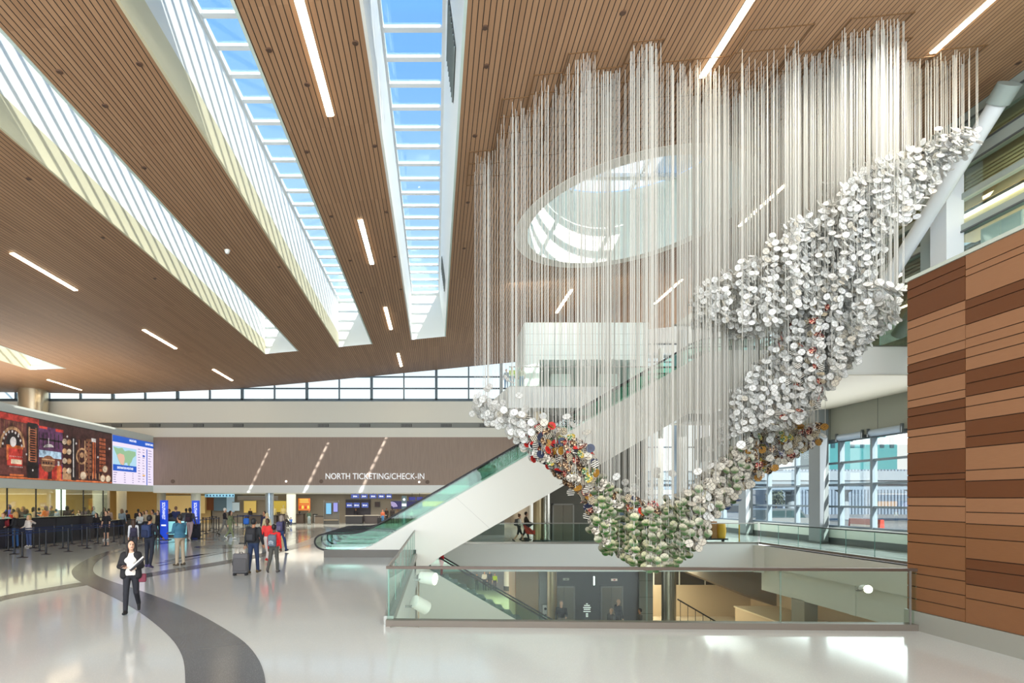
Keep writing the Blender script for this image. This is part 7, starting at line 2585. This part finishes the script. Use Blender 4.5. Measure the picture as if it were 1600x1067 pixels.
for i, (x, t_, f_, rgb, sk) in enumerate(crowd):
    wd = CW.get(rgb)
    side = ['from the far left edge', 'left of the orange top', 'between the orange top and the lit pillar sign', 'right of the lit pillar sign', 'near the end of the black partition', 'close to the left blue pylon'][0 if x < 24 else 1 if x < 71 else 2 if x < 92 else 3 if x < 142 else 4 if x < 205 else 5]
    nm = ['first', 'second', 'third', 'fourth', 'fifth', 'sixth', 'seventh', 'eighth', 'ninth', 'tenth', 'eleventh', 'twelfth', 'thirteenth', 'fourteenth', 'fifteenth', 'sixteenth', 'seventeenth', 'eighteenth', 'nineteenth', 'twentieth', 'twenty-first', 'twenty-second', 'twenty-third', 'twenty-fourth', 'twenty-fifth', 'twenty-sixth']
    rank = sorted(c[0] for c in crowd).index(x)
    lab = 'queueing person in %s behind the black partition, %s head from the left' % (wd or 'dark clothes', nm[rank])
    Yp = F_PX * (EYE) / (f_ - PY)
    person(x, t_, f_, rp_.choice((0, 20, 90, 170, 185, -60)), lab, rgb, (40, 42, 52), rp_.choice(((24, 20, 20), (60, 44, 34), (36, 28, 26), (110, 82, 60))), rp_.choice(('short', 'short', 'bob')), sk, level=2, pose=rp_.choice((STAND, HOLD, PHONE)), group='people queueing behind the black partition')

# --- far balcony, escalator, lower and upper levels
s1 = person(811, 803.5, 847, -88, 'woman in a white shirt walking right along the far balcony under the escalator', (226, 224, 216), (40, 40, 44), (80, 54, 40), 'bun', 'light', (60, 60, 60), WALK, 1, True, short_pants=True)
backpack(s1, 'grey backpack on the woman walking along the far balcony', (84, 84, 88), (70, 70, 76))
person(821, 800, 846, -92, 'man in an olive brown jacket pushing a stroller on the far balcony', (74, 66, 58), (50, 50, 54), (40, 30, 26), 'short', 'light', (60, 60, 60), {'legs': ((18, 6), (-12, 18)), 'arms': ((30, 6, 40), (30, 6, 40)), 'lean': 0.06}, 1)
g = G(831, 847)
o = empty('stroller', (g.x, g.y, 0), label='black and red stroller pushed along the far balcony behind the glass', cat='stroller')
MB().prism([(-0.3, 0.45), (0.2, 0.4), (0.42, 0.75), (0.30, 0.8), (0.05, 0.6), (-0.35, 0.95), (-0.45, 0.9)], -0.2, 0.2, 'y').build('seat', cloth((196, 60, 44)), o)
MB().prism([(-0.42, 0.95), (-0.1, 1.08), (0.1, 0.98), (-0.2, 0.78)], -0.21, 0.21, 'y').build('canopy', cloth((40, 36, 40)), o)
for s in (-0.2, 0.2):
    MB().tube([(-0.55, s, 1.05), (0.35, s, 0.15)], 0.015, 6).build('frame', BLACK_METAL, o)
    for x in (-0.3, 0.35):
        w_ = MB().cyl(0, 0, -0.02, 0.02, 0.12, 14).build('wheel', BLACK, o)
        w_.location = (x, s, 0.12); w_.rotation_euler = (math.radians(90), 0, 0)
zs_ = 0.92 - 0.76 - SLOPE * (0.2 + 1.9) - 0.1
person(690, 900 - 52, 900, -90, 'person in a long red coat riding the escalator down behind the near glass', (190, 24, 32), (176, 22, 30), (40, 30, 28), 'short', 'light', (90, 90, 90), STAND, 1, False, 0.42, 1.05, Y=24.65, z=zs_)
b6 = person(966, 943, 1003, -70, 'bald man in a black suit and blue shirt waiting by the right lower lift door', (28, 28, 34), (30, 30, 36), None, None, 'light', (24, 24, 26), STAND, 1, z=-5.0, Y=29.0)
person(877, 939.5, 1003, 170, 'person in a dark jacket with a white collar before the left lower lift door', (34, 32, 36), (120, 114, 106), (150, 130, 120), 'short', 'light', (30, 30, 30), HOLD, 1, z=-5.0, Y=28.2)
person(955, 957, 1010, 120, 'person with sandy hair low in front of the right lower lift door', (70, 66, 62), (60, 60, 64), (170, 130, 100), 'short', 'light', (30, 30, 30), STAND, 2, z=-5.0, Y=28.0)
person(1000, 957, 1010, 90, 'person in a black cap beside the grey wall right of the lower lifts', (90, 88, 86), (60, 60, 64), (22, 22, 24), 'cap', 'mid', (30, 30, 30), STAND, 2, z=-5.0, Y=28.0)
for (x, t_, f_, rgb, lab) in ((757, 891, 921, (226, 222, 214), 'person in white far back on the lower level left of the white column'), (765, 890, 921, (50, 54, 70), 'dark blue clothed person far back on the lower level'), (773, 894, 921, (176, 206, 60), 'person in bright lime green far back on the lower level'), (745, 891, 917, (110, 84, 70), 'brown clothed person farthest left on the lower level')):
    person(x, t_, f_, 180, lab, rgb, (60, 58, 60), (36, 28, 26), 'short', 'light', z=-5.0, Y=44.0, level=2)
for (x, t_, rgb, sk_, lab) in ((791, 572, (156, 170, 178), 'light', 'worker in grey at the left end of the upper lobby'), (800, 568, (206, 216, 120), 'light', 'worker in a yellow safety vest on the upper lobby edge'), (815, 569, (196, 190, 170), 'mid', 'worker in pale clothes right of the yellow vest on the upper lobby')):
    person(x, t_, 603.5, 170, lab, rgb, (120, 150, 180), (90, 70, 56), 'short', sk_, z=ZU, Y=28.4, level=1)
